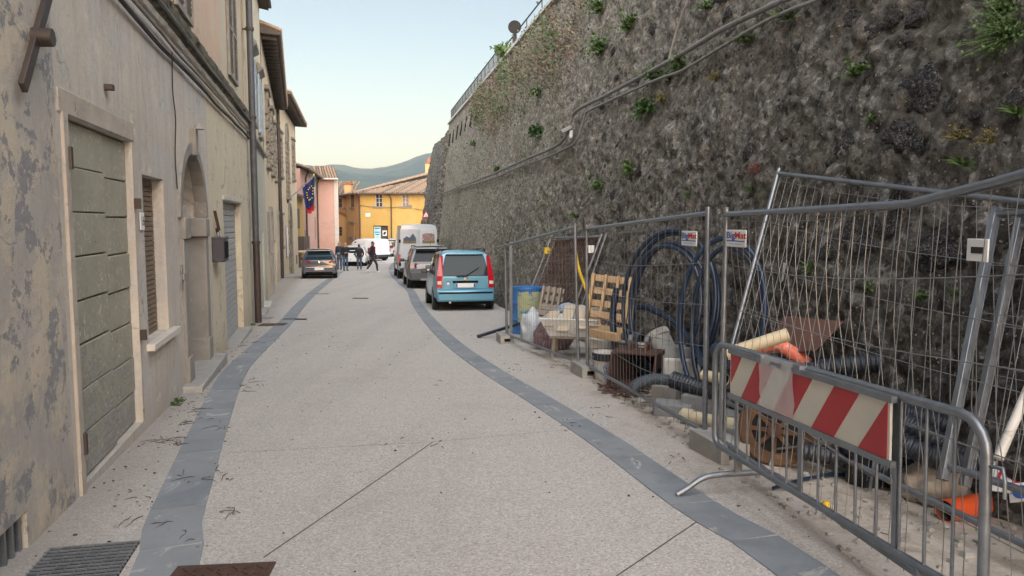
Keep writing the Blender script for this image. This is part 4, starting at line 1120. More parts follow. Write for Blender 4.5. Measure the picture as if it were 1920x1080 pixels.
# ---- pink house
ph = thing('pink_house', 'tall pink plaster house with tiled roof and downpipe behind the flags', 'house', (0, 0, 0))
A0, A1, A2, A3 = (-15.62, 55.6), (-17.7, 68.), (-16.05, 68.6), (-20.6, 84)
PZ = 5.5
solid(ph, [A0, A1, A2, A3, (-26, 84), (-26, 56)], -2.8, PZ, 'plaster_pink')
mb = MB(); mb.bar((A2[0] + .01, A2[1] - .03, -2), (A2[0] + .01, A2[1] - .03, PZ), .35, .12, (0, 1, 0)); mb.build('quoin', M['plaster_white'], ph)
pf, _L = (lambda P, Q: (onL(P, Q), (Vector(Q) - Vector(P)).length))(A0, A1)
def on_face(fn, name, mat, s0, s1, z0, z1, off, th, parent):
    a, b, c, e = fn(s0, 0, off), fn(s1, 0, off), fn(s1, 0, off + th), fn(s0, 0, off + th)
    mb = MB(); mb.add([(q.x, q.y, z) for z in (z0, z1) for q in (a, b, c, e)], [(0, 3, 2, 1), (4, 5, 6, 7), (0, 1, 5, 4), (1, 2, 6, 5), (2, 3, 7, 6), (3, 0, 4, 7)])
    return mb.build(name, mat, parent)
for s, z0, z1 in ((10.8, 3.0, 4.5), (10.8, .2, 2.0), (4.2, 3.0, 4.5), (2.4, -1.2, .9)):
    o = on_face(pf, 'window', M['shutter_brown'], s - .45, s + .45, z0, z1, -.02, .06, ph); on_face(pf, 'sill', M['stone'], s - .6, s + .6, z0 - .15, z0 - .004, -.02, .16, o)
on_face(pf, 'string_course', M['plaster_pink'], .2, 12.4, -1.25, -1.12, .0, .07, ph)
for p in (pf(12.35, 0, .12), pf(2.9, 0, .1)): MB().tube([(p.x + .3, p.y - .5, PZ - .1), (p.x, p.y, PZ - .55), (p.x, p.y, -2.2)], .07, 8).build('downpipe', M['brown_iron'], ph, smooth=50)
ra, rb_ = pf(-.3, PZ, .7), pf(12.6, PZ, .7)
tiles_on(ph, ra, rb_, (-21.8, 70, 7.3), (-20.6, 56.5, 7.3), 'clay')
tiles_on(ph, (-17.5, 67.4, PZ), (-15.6, 67.9, PZ), (-17.6, 74.4, 7.0), (-19.3, 74, 7.0), 'clay')
mb = MB(); mb.add([(-15.6, 67.9, PZ), (-20.2, 84, PZ), (-21.6, 84, 7.0), (-17.6, 74.4, 7.0)], [(0, 1, 2, 3)]); mb.build('side_slope', M['clay_dark'], ph)
block('gutter', M['plaster_white'], ph, -17.6, -15.6, 67.5, 67.65, PZ - .14, PZ - .04)
# ---- low yellow house with balcony at the palazzo corner
eh = thing('balcony_house', 'sliver of a low yellow house with a dark balcony beside the palazzo corner', 'house', (0, 0, 0))
E0, E1 = (-14.86, 51.2), (-15.46, 55.55)
solid(eh, [E0, E1, (-22, 56.2), (-21, 52)], -2.5, 3.3, 'plaster_yellow')
ef_ = onL(E0, E1)
o = on_face(ef_, 'window', M['door_dark'], 1.4, 2.4, 1.1, 2.5, -.02, .05, eh)
o = on_face(ef_, 'balcony', M['concrete_white'], .9, 3.2, -.55, -.42, -.02, .65, eh); on_face(ef_, 'railing', M['door_dark'], .95, 3.15, -.41, .55, .52, .06, o); on_face(ef_, 'railing', M['door_dark'], .92, .98, -.41, .55, .0, .5, o)
o = on_face(ef_, 'door', M['door_dark'], 1.3, 2.4, -2.2, -.7, -.02, .05, eh)
tiles_on(eh, ef_(-.2, 3.3, .5), ef_(4.5, 3.3, .5), (-20, 57, 4.6), (-19, 51, 4.6), 'clay_dark')
MB().box((-16.6, 53.2, 5.0), (.5, .5, 3.0)).build('chimney', M['plaster_white'], eh)
# ---- houses farther back that close gaps
bh = thing('grey_back_house', 'plain grey-buff house mostly hidden behind the parked van', 'house', (-5.5, 92, 0))
wall_holes(-1, 14, -3, 4.2, []).build('wall', M['plaster_buff'], bh)
tiles_on(bh, (-1.5, -.6, 4.2), (14, -.6, 4.2), (13, 5, 6.2), (0, 5, 6.2), 'clay_dark')
# ================================================================== ON AND ABOVE THE SCARP WALL
def wire_path(pts, off): return [WP(u, v, off) for u, v in pts]
up_path = [(1640, -35), (1507, 0), (1441, 28), (1367, 63), (1300, 102), (1237, 136), (1150, 181), (1092, 210), (1080, 233), (1072, 257), (1049, 278), (994, 301), (920, 332), (870, 350), (823, 367)]
lo_path = [(1690, -40), (1570, 0), (1448, 48), (1300, 133), (1259, 148), (1212, 167), (1119, 208), (1109, 216), (1099, 245), (1090, 268), (1072, 280), (1029, 299), (971, 319), (917, 340), (823, 366)]
tag(MB().tube(curve_pts(wire_path(up_path, .13), 5), .035, 8).build('wall_conduit', M['cable_grey'], smooth=60), 'upper grey conduit climbing diagonally across the stone wall', 'conduit')
tag(MB().tube(curve_pts(wire_path(lo_path, .12), 5), .022, 7).build('wall_conduit', M['cable_grey'], smooth=60), 'thinner lower cable running below the upper conduit across the stone wall', 'cable')
tag(MB().tube(curve_pts(wire_path([(1303, -20), (1302, 4), (1285, 50), (1272, 95), (1267, 118)], .11), 5), .018, 6).build('wall_cable', M['cable_grey'], smooth=60), 'thin cable dropping from the wall top to the upper conduit', 'cable')
p = WP(1080, 243, .12)
t = thing('wall_floodlight', 'grey floodlight with white sensor at the kink of the wall conduit', 'lamp', p, R(11)); t.scale = (.62, .62, .62)
mb = MB().box((-.18, 0, .04), (.42, .34, .13)); mb.build('housing', M['galv_dark'], t, bevel=.02, rot=(0, R(-28), 0)); MB().lathe([(0, -.34), (.06, -.33), (.07, -.1), (.05, -.06), (0, -.05)], 12).build('sensor', M['white_plastic'], t, smooth=50, loc=(.0, -.05, 0)); MB().bar((.1, 0, -.05), (-.1, 0, .04), .06, .04).build('bracket', M['galv_dark'], t)
# railing on top
def top_pt(y, dx=.0, dz=0.): return Vector((wall_x(y, ZT) + .12 + dx, y, ZT + .12 + dz))
def railing(label, y0, y1, step, h, solid_top):
    t = thing('railing', label, 'railing', top_pt(y0))
    o = Vector(t.location); n = int((y1 - y0) / step)
    for z in ((h, h * .12) if solid_top else (h,)): MB().tube([top_pt(y0, dz=z) - o, top_pt(y1, dz=z) - o], .025, 6).build('rail', M['rail_iron'], t, smooth=50)
    me = MB().tube([(0, 0, 0), (0, 0, h)], .02, 6).mesh('post', M['rail_iron'])
    for i in range(n + 1): link('post', me, t, 0, top_pt(y0 + i * step) - o)
    if solid_top:
        me = MB().tube([(0, 0, h * .12), (0, 0, h)], .009, 5).mesh('baluster', M['rail_iron']); k = int((y1 - y0) / .16)
        for i in range(min(k, 140)): link('baluster', me, t, 0, top_pt(y0 + (i + .5) * (y1 - y0) / min(k, 140)) - o)
railing('tall metal baluster railing on the far end of the stone wall top', 30.0, 47.8, 1.11, .72, True)
railing('low single rail railing on the wall top nearer than the baluster railing', 8., 29.6, 2.2, .5, False)
p = top_pt(44.6, .55, -1.33)
t = thing('lamp_post', 'old style lantern lamp post rising behind the wall top railing', 'street lamp', p)
MB().lathe([(.09, 0), (.09, .3), (.045, .4), (.04, 1.1), (.06, 1.15), (.03, 1.2), (.03, 1.35)], 10).build('post', M['grey_iron'], t, smooth=50)
la = MB().lathe([(.10, 1.36), (.13, 1.40), (.25, 1.95), (.22, 1.97)], 6).build('lantern', M['lamp_white'], t); MB().lathe([(.29, 1.96), (.26, 2.02), (.10, 2.2), (.05, 2.23), (.06, 2.3), (0, 2.38)], 6).build('lantern_cap', M['grey_iron'], la)
for k in range(6): an = k * math.pi / 3; MB().bar((.135 * math.cos(an), .135 * math.sin(an), 1.40), (.26 * math.cos(an), .26 * math.sin(an), 1.96), .02, .02).build('lantern_rib', M['grey_iron'], la)
p = Vector((.12, 35., ZT + .12))
t = thing('round_traffic_sign', 'back of a round traffic sign on a pole above the wall', 'traffic sign', p)
MB().tube([(0, 0, 0), (0, 0, 2.9)], .03, 8).build('pole', M['galv_dark'], t, smooth=50)
MB().lathe([(0, -.012), (.30, -.012), (.30, .012), (0, .012)], 28, 0, Matrix.Translation((0, -.05, 2.6)) @ Matrix.Rotation(R(90), 4, 'X')).build('sign_disc', M['dark'], t); MB().box((0, -.05, 2.08), (.20, .02, .42)).build('plate', M['dark'], t); MB().bar((-.22, -.03, 2.62), (.22, -.03, 2.62), .04, .03).build('clamp', M['galv_dark'], t)
p = Vector((-5.72, 50.0, 0))
t = thing('warning_sign', 'triangular red bordered warning sign at the far foot of the stone wall', 'traffic sign', (p.x, p.y, gz(p.y)))
MB().tube([(0, 0, 0), (0, 0, 3.9)], .03, 8).build('pole', M['galv_dark'], t, smooth=50)
def tri(r): return [(r * math.sin(a), r * math.cos(a)) for a in (0, R(120), R(240))]
MB().prism(tri(.34), -.05, -.035).build('sign_border', M['sign_red'], t, loc=(0, 0, 3.65)); MB().prism(tri(.21), -.062, -.052).build('sign_face', M['paper_white'], t, loc=(0, 0, 3.65)); MB().box((0, -.07, 3.60), (.04, .01, .14)).build('sign_symbol', M['ink_black'], t); MB().box((0, -.04, 3.36), (.5, .02, .14)).build('plate', M['brick_red'], t)

# ---- plants rooted in the wall
def tuft_mesh(name, seed, n, spread, size, mat, upright=.5, grass=False):
    rd = random.Random(seed); mb = MB()
    for i in range(n):
        az = rd.uniform(0, 2 * math.pi); el = rd.uniform(.1, 1.) ** .7
        d = Vector((math.cos(az) * el, math.sin(az) * el, upright + rd.uniform(-.35, .5))).normalized()
        if d.y > .25: d.y = -d.y * .5
        L = spread * rd.uniform(.35, 1.); bend = Vector((rd.uniform(-.2, .2), rd.uniform(-.3, .0), -rd.uniform(.05, .5))) * L
        def at(t_): return d * L * t_ + bend * t_ * t_
        side = d.cross(Vector((rd.uniform(-1, 1), rd.uniform(-1, 1), rd.uniform(-1, 1)))).normalized()
        if grass:
            w_ = size * rd.uniform(.12, .2); a, b, c = at(.05), at(.55), at(1.)
            mb.add([a - side * w_, a + side * w_, b + side * w_, b - side * w_, c], [(0, 1, 2, 3), (3, 2, 4)])
        else:
            k = rd.randrange(4, 8)
            mb.tube([at(0), at(.5), at(.97)], [.004, .003, .002], 3, cap=False)
            for j in range(k):
                p_ = at(lerp(.22, 1., (j + rd.random() * .6) / k)); q = Vector((rd.uniform(-1, 1), rd.uniform(-1.1, .5), rd.uniform(-.5, .9))).normalized(); s_ = size * rd.uniform(.6, 1.25)
                w_ = q.cross(Vector((rd.uniform(-1, 1), rd.uniform(-1, 1), rd.uniform(-1, 1)))).normalized() * s_ * .42
                mb.add([p_, p_ + q * s_ * .5 + w_, p_ + q * s_ + Vector((0, 0, -.15 * s_)), p_ + q * s_ * .5 - w_], [(0, 1, 2, 3)])
    return mb.mesh(name, M[mat])
TUFT = {'bush': [tuft_mesh('foliage', 70, 150, .42, .034, 'leaf', .2)], 'leafy': [tuft_mesh('foliage', 20 + i, 46, .26, .05, 'leaf', .35) for i in range(3)],
        'dark': [tuft_mesh('foliage', 30 + i, 60, .30, .06, 'leaf_dark', .25) for i in range(2)],
        'grass': [tuft_mesh('foliage', 40 + i, 60, .30, .07, 'leaf', .45, True) for i in range(2)],
        'dry': [tuft_mesh('foliage', 50 + i, 50, .30, .035, 'leaf_dry', .5) for i in range(2)],
        'red': [tuft_mesh('foliage', 60 + i, 46, .28, .04, 'leaf_red', .5) for i in range(2)]}
rp = random.Random(21)
def wall_plant(u, v, kind, sc, label, sub='wall_plant'):
    p = WP(u, v, .0); t = thing(sub, label, 'plant', p, R(-79) + rp.uniform(-.3, .3), 'plants growing out of the stone wall')
    o = link('foliage', TUFT[kind][rp.randrange(len(TUFT[kind]))], t); o.scale = (sc, sc, sc * rp.uniform(.9, 1.2))
for a in ((1902, 70, 'bush', .8, 'large green bush on the stone wall at the upper right edge'), (1890, 22, 'bush', .55, 'smaller green clump at the top right corner above the large bush'),
          (1612, 138, 'leafy', .8, 'leafy green clump on the wall left of the large bush'), (1402, 78, 'leafy', .85, 'bright green clump just under the upper conduit near the top'),
          (1480, 36, 'grass', .9, 'grassy tuft hanging from the upper conduit at the top of the photo'), (1228, 146, 'leafy', 1.25, 'bright green clump on the conduit where the thin cable meets it'),
          (1278, 126, 'leafy', 1.0, 'small bright plant on the conduit just right of a larger clump'), (1808, 312, 'grass', .55, 'yellow-green spiky tuft on the wall above the bent fence rail'),
          (1186, 322, 'leafy', 1.1, 'round green plant on the wall below the conduit and left of the tall fence'), (1124, 352, 'leafy', 1.0, 'green plant on the wall above the second fence panel'),
          (1524, 508, 'grass', .6, 'spiky weed on the wall behind the fence beside a white rag'), (1638, 542, 'leafy', .55, 'fresh green weed low on the wall behind the leaning fence'),
          (1732, 560, 'leafy', .42, 'small green weed low on the wall left of the leaning steel posts'), (1795, 553, 'leafy', .36, 'tiny green weed nearest the leaning steel posts'),
          (1011, 178, 'leafy', 2.0, 'tall green plant high on the far half of the wall'), (1130, 95, 'leafy', 1.7, 'green shrub high on the wall right of the reddish scrub'),
          (1184, 50, 'leafy', 1.4, 'green shrub near the top of the photo right of the reddish scrub'), (1128, 18, 'leafy', 1.6, 'green shrub at the upper edge of the photo on the wall'),
          (1215, 205, 'dark', 1.1, 'dull green clump just below the lower wall cable'), (1245, 190, 'dry', .9, 'yellowing clump below the wall cable beside a dull green one'),
          (1082, 408, 'grass', .9, 'grassy weed on the wall above the first fence panel'), (1296, 366, 'leafy', .5, 'small weed on the wall above the blue pipe coil'),
          (1412, 358, 'grass', .5, 'small grassy weed left of the leaning fence top corner'), (1425, 322, 'red', .6, 'reddish weed on the wall near the leaning fence top corner'),
          (1640, 225, 'leafy', .45, 'tiny plant in the middle of the near wall'), (1908, 215, 'grass', .5, 'small spiky weed at the right edge below the large bush'),
          (1800, 262, 'dry', .6, 'dry yellowish weed at right above the spiky tuft'), (1862, 268, 'dry', .5, 'dry weed on the wall close to the right edge'),
          (1345, 150, 'dry', .6, 'dry weed under the cables in the upper middle of the wall'), (890, 272, 'leafy', 1.6, 'green clump high on the far end of the wall'),
          (935, 320, 'leafy', 1.3, 'green clump beside the conduit on the far wall'), (1012, 250, 'dark', 1.5, 'dark green clump in the middle of the far wall'),
          (1330, 15, 'leafy', .9, 'small plant at the top edge beside the dropping cable'), (1560, 475, 'leafy', .3, 'tiny weed above the white rag on the wall')):
    wall_plant(*a)
p = top_pt(29.2, .1)
t = thing('top_shrub', 'wispy shrub on the wall top beside the round sign', 'shrub', p, 0.)
for k in range(3): o = link('foliage', TUFT['leafy' if k else 'dry'][0], t, 0, (rp.uniform(-.3, .3), rp.uniform(-.8, .8), 0)); o.scale = (2.4, 2.4, 3.2)
# scrub mass below the wall top and thin green film: uncountable
def scrub():
    rd = random.Random(5); mb = MB()
    def leafs(y, z, n, r, s, mi):
        c = Vector((wall_x(y, z), y, z))
        for _ in range(n):
            o = Vector((rd.gauss(0, r * .3), rd.gauss(0, r), rd.gauss(0, r * .8))); p_ = c + o + WN * abs(rd.gauss(.10, .12)); q = Vector((rd.uniform(-1, .3), rd.uniform(-1, 1), rd.uniform(-.3, 1))).normalized()
            s_ = s * rd.uniform(.5, 1.3); w_ = q.cross(Vector((rd.uniform(-1, 1), rd.uniform(-1, 1), rd.uniform(-1, 1)))).normalized() * s_ * (.16 if mi < 2 else .3)
            mb.add([p_, p_ + q * s_ * .5 + w_, p_ + q * s_, p_ + q * s_ * .5 - w_], [(0, 1, 2, 3)], mi)
    for i in range(230):
        y = rd.uniform(17, 36); z = ZT - .55 - 2.4 * rd.random() ** 1.3 * min(1., (38 - y) / 10)
        k = rd.random(); leafs(y, z, 60, .30, .10, 0 if k < .66 else (1 if k < .74 else 2))
    for i in range(110):
        y = rd.uniform(13, 46); z = gz(y) + rd.uniform(.8, 8.)
        leafs(y, z, 36, .28, .06, 2 if rd.random() < .6 else 0)
    tag(mb.build('wall_scrub', [M['scrub_dry'], M['leaf_red'], M['leaf']]), 'dry reddish and green scrub covering the upper part of the stone wall', 'scrub', kind='stuff')
scrub()
# drain slits in the far parapet and a rag
for i in range(7): 
    y = 35. + 1.9 * i; z = ZT - 1.5
    MB().bar((wall_x(y, z) - .03, y, z), (wall_x(y, z + .9) - .03, y, z + .75), .09, .07).build('drain_slit', M['dark'], fort)
tag(MB().add([WP(1484, 495, .09), WP(1492, 497, .1), WP(1490, 530, .12), WP(1482, 534, .1), WP(1481, 515, .08)], [(0, 1, 2, 3, 4)]).build('rag', M['flag_white']), 'small white rag caught on the wall behind the fence', 'rag')

# ================================================================== ON THE STREET SURFACE
def cover(name, label, c, sx, sy, rot, mat, cat='manhole cover', ribs=0, fr='galv_dark', ring=True):
    t = thing(name, label, cat, (c.x, c.y, gz(c.y) + .004), rot, rx=-.037)
    block('frame', M[fr], t, -sx / 2, sx / 2, -sy / 2, sy / 2, -.03, .004)
    if ring: block('lid', M[mat], t, -sx / 2 + .025, sx / 2 - .025, -sy / 2 + .025, sy / 2 - .025, -.02, .008)
    for i in range(ribs):
        x = lerp(-sx / 2 + .05, sx / 2 - .05, i / (ribs - 1)); block('rib', M[mat], t, x - .008, x + .008, -sy / 2 + .03, sy / 2 - .03, .008, .014)
    return t
c = G(150, 1062); t = thing('floor_grating', 'square steel grating in the gravel strip at the lower left corner', 'grating', (c.x, c.y, gz(c.y)), R(-76), rx=-.01, ry=-.036)
block('pit', M['dark'], t, -.26, .22, -.22, .22, .001, .004)
for i in range(11): block('bar', M['galv_dark'], t, -.255 + .045 * i, -.248 + .045 * i, -.22, .22, .004, .016)
for i in range(9): block('cross_bar', M['galv_dark'], t, -.26, .22, -.21 + .052 * i, -.206 + .052 * i, .005, .0145)
t = cover('manhole_cover', 'rusty patterned manhole cover cut by the bottom edge of the photo', G(392, 1112), .48, .62, R(6), 'rust', fr='rust')
for i in range(7):
    for j in range(9): q = MB().box((0, 0, 0), (.05, .014, .008)).build('tread_bar', M['rust'], t, loc=(-.18 + .06 * i, -.24 + .06 * j, .011), rot=(0, 0, R(45 if (i + j) % 2 else -45)))
c = G(512, 609); cover('manhole_cover', 'rusty rectangular cover on the slate band near the downpipe', c, .55, .5, R(5), 'rust', fr='rust')
c = G(492, 597); cover('manhole_cover', 'grey square cover beside the foot of the downpipe', c, .45, .45, R(5), 'concrete_grey')
c = G(552, 599); cover('drain_slot', 'black slotted drain across the left slate band', c, .55, .18, R(4), 'black', 'drain', ribs=9, fr='black')
c = G(596, 551); cover('drain_slot', 'dark drain slot on the left band nearer the grey hatchback', c, .75, .35, R(4), 'concrete_grey', 'drain', ribs=7)
c = G(676, 559.5); cover('drain_slot', 'small dark drain slot alone in the middle of the road', c, .5, .25, R(-3), 'black', 'drain', ribs=7, fr='dark')
c = G(684, 512); cover('manhole_cover', 'small round-edged cover near the walking people', c, .55, .5, R(3), 'concrete_grey')
c = G(714, 492); cover('manhole_cover', 'grey cover on the road behind the walking person', c, .9, .7, R(3), 'concrete_grey')
c = G(540, 520); cover('manhole_cover', 'grey cover near the palazzo wall left of the grey hatchback', c, .6, .5, R(10), 'concrete_grey')
# litter of twigs, leaves and pebbles
def litter():
    rd = random.Random(13); mb = MB()
    def twig(p, L, a):
        pts = []; d = Vector((math.cos(a), math.sin(a), 0)); n = Vector((-d.y, d.x, 0)); k = rd.uniform(-.3, .3); q = rd.uniform(-.2, .2)
        for i in range(5): x = i / 4; pts.append(p + d * L * (x - .5) + n * L * (k * x * x + q * math.sin(x * 5)) + Vector((0, 0, .006 + .012 * math.sin(x * math.pi) * rd.random())))
        for i in pts: i.z += gz(i.y) - gz(p.y)
        mb.tube(pts, [.002, .0028, .0026, .0022, .0014], 4)
    def leaf(p, s, mi):
        a = rd.uniform(0, 6.3); d = Vector((math.cos(a), math.sin(a), rd.uniform(-.1, .3))) * s; n = Vector((-d.y, d.x, rd.uniform(-.2, .3) * s)) * .45
        mb.add([p, p + d * .5 + n, p + d, p + d * .5 - n], [(0, 1, 2, 3)], mi)
    spots = [(462, 722, 5), (352, 792, 5), (362, 690, 7), (330, 830, 6), (300, 830, 6), (412, 800, 5), (410, 890, 5), (265, 935, 3), (375, 770, 6), (345, 755, 5), (390, 700, 4), (420, 960, 2), (470, 720, 5), (370, 1015, 2), (815, 828, 3), (742, 830, 2), (840, 720, 2), (640, 700, 1), (970, 690, 5), (1010, 660, 5), (1060, 790, 6), (1270, 860, 3), (460, 640, 6), (430, 660, 6), (500, 590, 6), (495, 640, 4), (1040, 680, 5), (1120, 770, 5), (330, 900, 3), (290, 990, 2), (230, 990, 2)]
    for u, v, n in spots:
        for _ in range(n):
            p = G(u + rd.gauss(0, 16), v + rd.gauss(0, 7)); twig(p, rd.uniform(.04, .20) * (.5 if u > 480 else 1.), rd.uniform(0, 6.3))
        for _ in range(n):
            p = G(u + rd.gauss(0, 18), v + rd.gauss(0, 6), .006); leaf(p, rd.uniform(.012, .03), rd.choice((1, 0, 0, 0)))
    for _ in range(420):     # loose dark grit and leaf crumbs
        k = rd.random()
        if k < .55: y = rd.uniform(3.4, 17) ; x = -1.64 - .248 * y + abs(rd.gauss(0, .35)) + .03
        else: y = rd.uniform(3.2, 20); x = rd.uniform(-1.7 - .2 * y, 2.6 - .2 * y)
        s = rd.uniform(.004, .012); mb.box((x, y, gz(y) + s * .4), (s * rd.uniform(.8, 2), s, s * .7), rd.choice((0, 0, 1, 3)), Matrix.Translation((0, 0, 0)))
    tag(mb.build('street_litter', [M['twig'], M['leaf_dry'], M['leaf_dark'], M['stone']]), 'dry twigs, leaf crumbs and grit scattered along the road', 'litter', kind='stuff')
litter()
for s, lab in ((2.9, 'tiny green weed at the wall foot below the marble sill'), (3.1, 'small weed in the crack beside the doorway step'), (11.2, 'weed at the wall foot left of the downpipe')):
    p = onA(s, 0, .05); t = thing('street_weed', lab, 'plant', (p.x, p.y, gz(p.y)), 0., 'weeds at the foot of the house'); o = link('foliage', TUFT['leafy'][0], t); o.scale = (.35, .35, .35)
# ================================================================== BUILDING SITE BEHIND THE FENCES
def gnd(x, y, h=0.): return Vector((x, y, gz(y) + h))
def wires(mb, f, nu, nv, r, sagf=None, sub=6, u0=.02, u1=.98, v0=.03, v1=.97):
    """grid of wires on a surface f(u, v)"""
    g = sagf or (lambda u, v: Vector((0, 0, 0)))
    for i in range(nu):
        u = lerp(u0, u1, i / (nu - 1)); mb.tube([f(u, lerp(v0, v1, k / sub)) + g(u, lerp(v0, v1, k / sub)) for k in range(sub + 1)], r, 4, cap=False)
    for j in range(nv):
        v = lerp(v0 + .02, v1 - .02, j / (nv - 1)); mb.tube([f(lerp(u0, u1, k / 10), v) + g(lerp(u0, u1, k / 10), v) for k in range(11)], r * 1.25, 4, cap=False)
def quad_panel(name, label, bl, br, tr, tl, tr_=.021, nu=26, nv=6, sagf=None, mesh='wire', top_mid=None, rails=True, frame_mat='galv', wr=.0022, square=False, group=None, ext=0.):
    bl, br, tr, tl = map(Vector, (bl, br, tr, tl)); o = bl.copy()
    t = thing(name, label, 'fence', o, group=group)
    f = lambda u, v: bl.lerp(br, u).lerp(tl.lerp(tr, u), v) - o
    for a, b in ((bl, tl), (br, tr)):
        if square: MB().bar(a - o, b - o, .05, .05, (0, 1, 0)).build('post', M[frame_mat], t, bevel=.004)
        else: MB().tube([a - o, b - o], tr_, 10).build('post', M[frame_mat], t, smooth=60)
    if rails:
        tp = [tl - o - (tr - tl).normalized() * ext] + ([Vector(p) - o for p in top_mid] if top_mid else []) + [tr - o]
        dn = (bl - tl).normalized() * .05
        MB().tube([p + dn for p in tp], tr_ * .95, 10).build('rail', M[frame_mat], t, smooth=60)
        up = (tl - bl).normalized() * .09
        MB().tube([bl - o + up, br - o + up], tr_ * .9, 10).build('rail', M[frame_mat], t, smooth=60)
    mb = MB(); wires(mb, f, nu, nv, wr, sagf); mb.build('wire_mesh', M[mesh], t)
    return t
F0, F1, F2, F3 = (-.14, 12.83), (.93, 9.37), (1.585, 5.70), (1.92, 2.15)
H = 1.93
quad_panel('mesh_fence', 'farthest upright wire fence panel beside the blue drum', gnd(-.09, 12.72, .05), gnd(.86, 9.52, .05), gnd(.80, 9.55, H), gnd(-.12, 12.72, H - .22), ext=.45, sagf=lambda u, v: Vector((.03 * math.sin(u * 9), 0, -.02 * math.sin(u * 3.1))))
MB().bar(gnd(-.02, 12.9, .0) - gnd(-.09, 12.72, .05), gnd(-.02, 12.9, 1.72) - gnd(-.09, 12.72, .05), .16, .05, (1, 0, 0)).build('post', M['concrete_grey'], bpy.data.objects['mesh_fence'])
quad_panel('mesh_fence', 'middle upright wire fence panel with a small red and blue plate', gnd(.95, 9.25, .05), gnd(1.545, 5.86, .05), gnd(1.53, 5.86, H), gnd(.92, 9.25, H - .03), sagf=lambda u, v: Vector((.04 * math.sin(u * 7 + v), 0, -.05 * math.sin(u * math.pi))))
quad_panel('mesh_fence', 'nearest wire fence panel with bent top rail behind the striped barrier', gnd(1.60, 5.60, .05), gnd(1.93, 2.1, .05), gnd(1.93, 2.1, 2.0), gnd(1.60, 5.60, H - .02), top_mid=[(1.81, 3.42, 1.73), (1.86, 2.9, 1.80)], nu=27, sagf=lambda u, v: Vector((.10 * math.sin(u * 3 + v * 3) * (1 - abs(2 * v - 1)), .16 * v * math.sin(u * math.pi), -.10 * math.sin(u * math.pi) * v)))
def site_plate(label, px, Y):
    p = atY(*px, Y); t = thing('site_plate', label, 'sign', p, R(-80), group=None)
    block('plate', M['paper_white'], t, -.15, .15, -.012, -.004, -.06, .06, .004)
    for o in (link('lettering', text_mesh('Big', .062, M['ink_blue'], bold=.0016), t, 0, (-.074, -.0135, .02), (R(90), 0, 0)), link('lettering', text_mesh('Mat', .062, M['ink_red'], bold=.0016), t, 0, (.072, -.0135, .02), (R(90), 0, 0)), link('lettering', text_mesh('HOME OF BUILDERS', .0125, M['ink_blue']), t, 0, (0, -.0135, -.040), (R(90), 0, 0))): o.scale = (1.75, 1, 1)
    block('print_line', M['ink_blue'], t, -.135, .135, -.0135, -.0125, -.022, -.014)
site_plate('red and blue lettered plate on the middle fence panel', (1294, 447), 6.05); site_plate('red and blue lettered plate on the nearest fence panel', (1382, 447), 5.28)
def foot(label, x, y, rot):
    t = thing('concrete_weight', label, 'fence weight', gnd(x, y), rot, 'concrete fence feet')
    mb = MB()
    mb.box((0, -.085, .075), (.50, .065, .15)); mb.box((0, .085, .075), (.50, .065, .15)); mb.box((0, 0, .125), (.50, .105, .05)); mb.box((0, 0, .02), (.50, .105, .04))
    mb.build('block', M['concrete'], t); MB().box((0, 0, .075), (.40, .10, .05)).build('hollow', M['dark'], t)
foot('concrete foot under the farthest fence post', -.12, 12.70, R(100)); foot('concrete foot where the first two fence panels meet', .93, 9.36, R(102)); foot('concrete foot where the middle and nearest fence panels meet', 1.60, 5.66, R(104))
# leaning panels
w0, w1 = WP(1040, 443, .06), WP(1135, 440, .06)
quad_panel('leaning_mesh_fence', 'wire panel leaning on the wall behind the grey pallet', gnd(w0.x - .75, w0.y - .35), gnd(w1.x - .70, w1.y - .15), w1, w0, nu=24, nv=8, mesh='rust_mesh', wr=.004)
quad_panel('leaning_mesh_fence', 'second wire panel stacked behind the one by the grey pallet', gnd(w0.x - .60, w0.y - .32), gnd(w1.x - .56, w1.y - .18), w1 + Vector((.07, -.10, .03)), w0 + Vector((.07, -.10, -.06)), nu=30, nv=12, mesh='rust_mesh', wr=.004)
tl = WP(1478, 320, .10); bl = gnd(1.90, 6.85, .12)
brr = gnd(2.55, 3.3, .05); trr = WP(1960, 372, .10)
quad_panel('leaning_mesh_fence', 'large tilted wire panel leaning on the wall behind the striped barrier', bl, brr, trr, tl, nu=24, nv=6, sagf=lambda u, v: Vector((0, 0, -.05 * math.sin(u * math.pi))))
for k, (top, bot, lab) in enumerate((((1886, 392), (1795, 762), 'left leaning square steel post frame near the right edge'), ((1932, 415), (1838, 772), 'right leaning square steel post frame carrying a white plate'))):
    a = WP(*top, .07); b = atY(*bot, 4.35); b = b + (b - a).normalized() * .45
    quad_panel('leaning_steel_frame', lab, b, b + Vector((.55, -1.9, .05)), a + Vector((.35, -1.9, .06)), a, nu=16, nv=6, square=True)
a = WP(1905, 485, .28); t = thing('white_plate', 'white plate fixed on the leaning steel post near the right edge', 'sign', a, R(-84)); block('plate', M['paper_white'], t, -.09, .09, -.012, 0, -.07, .07, .004); block('print_line', M['ink_black'], t, -.05, .06, -.014, -.0125, -.02, .02)
# white rod leaning at the right edge behind the barrier
tag(MB().tube([atY(1872, 860, 3.6), atY(1945, 690, 3.75)], .024, 8).build('white_rod', M['bucket_white'], smooth=60), 'pale painted rod leaning behind the right end of the barrier', 'rod')

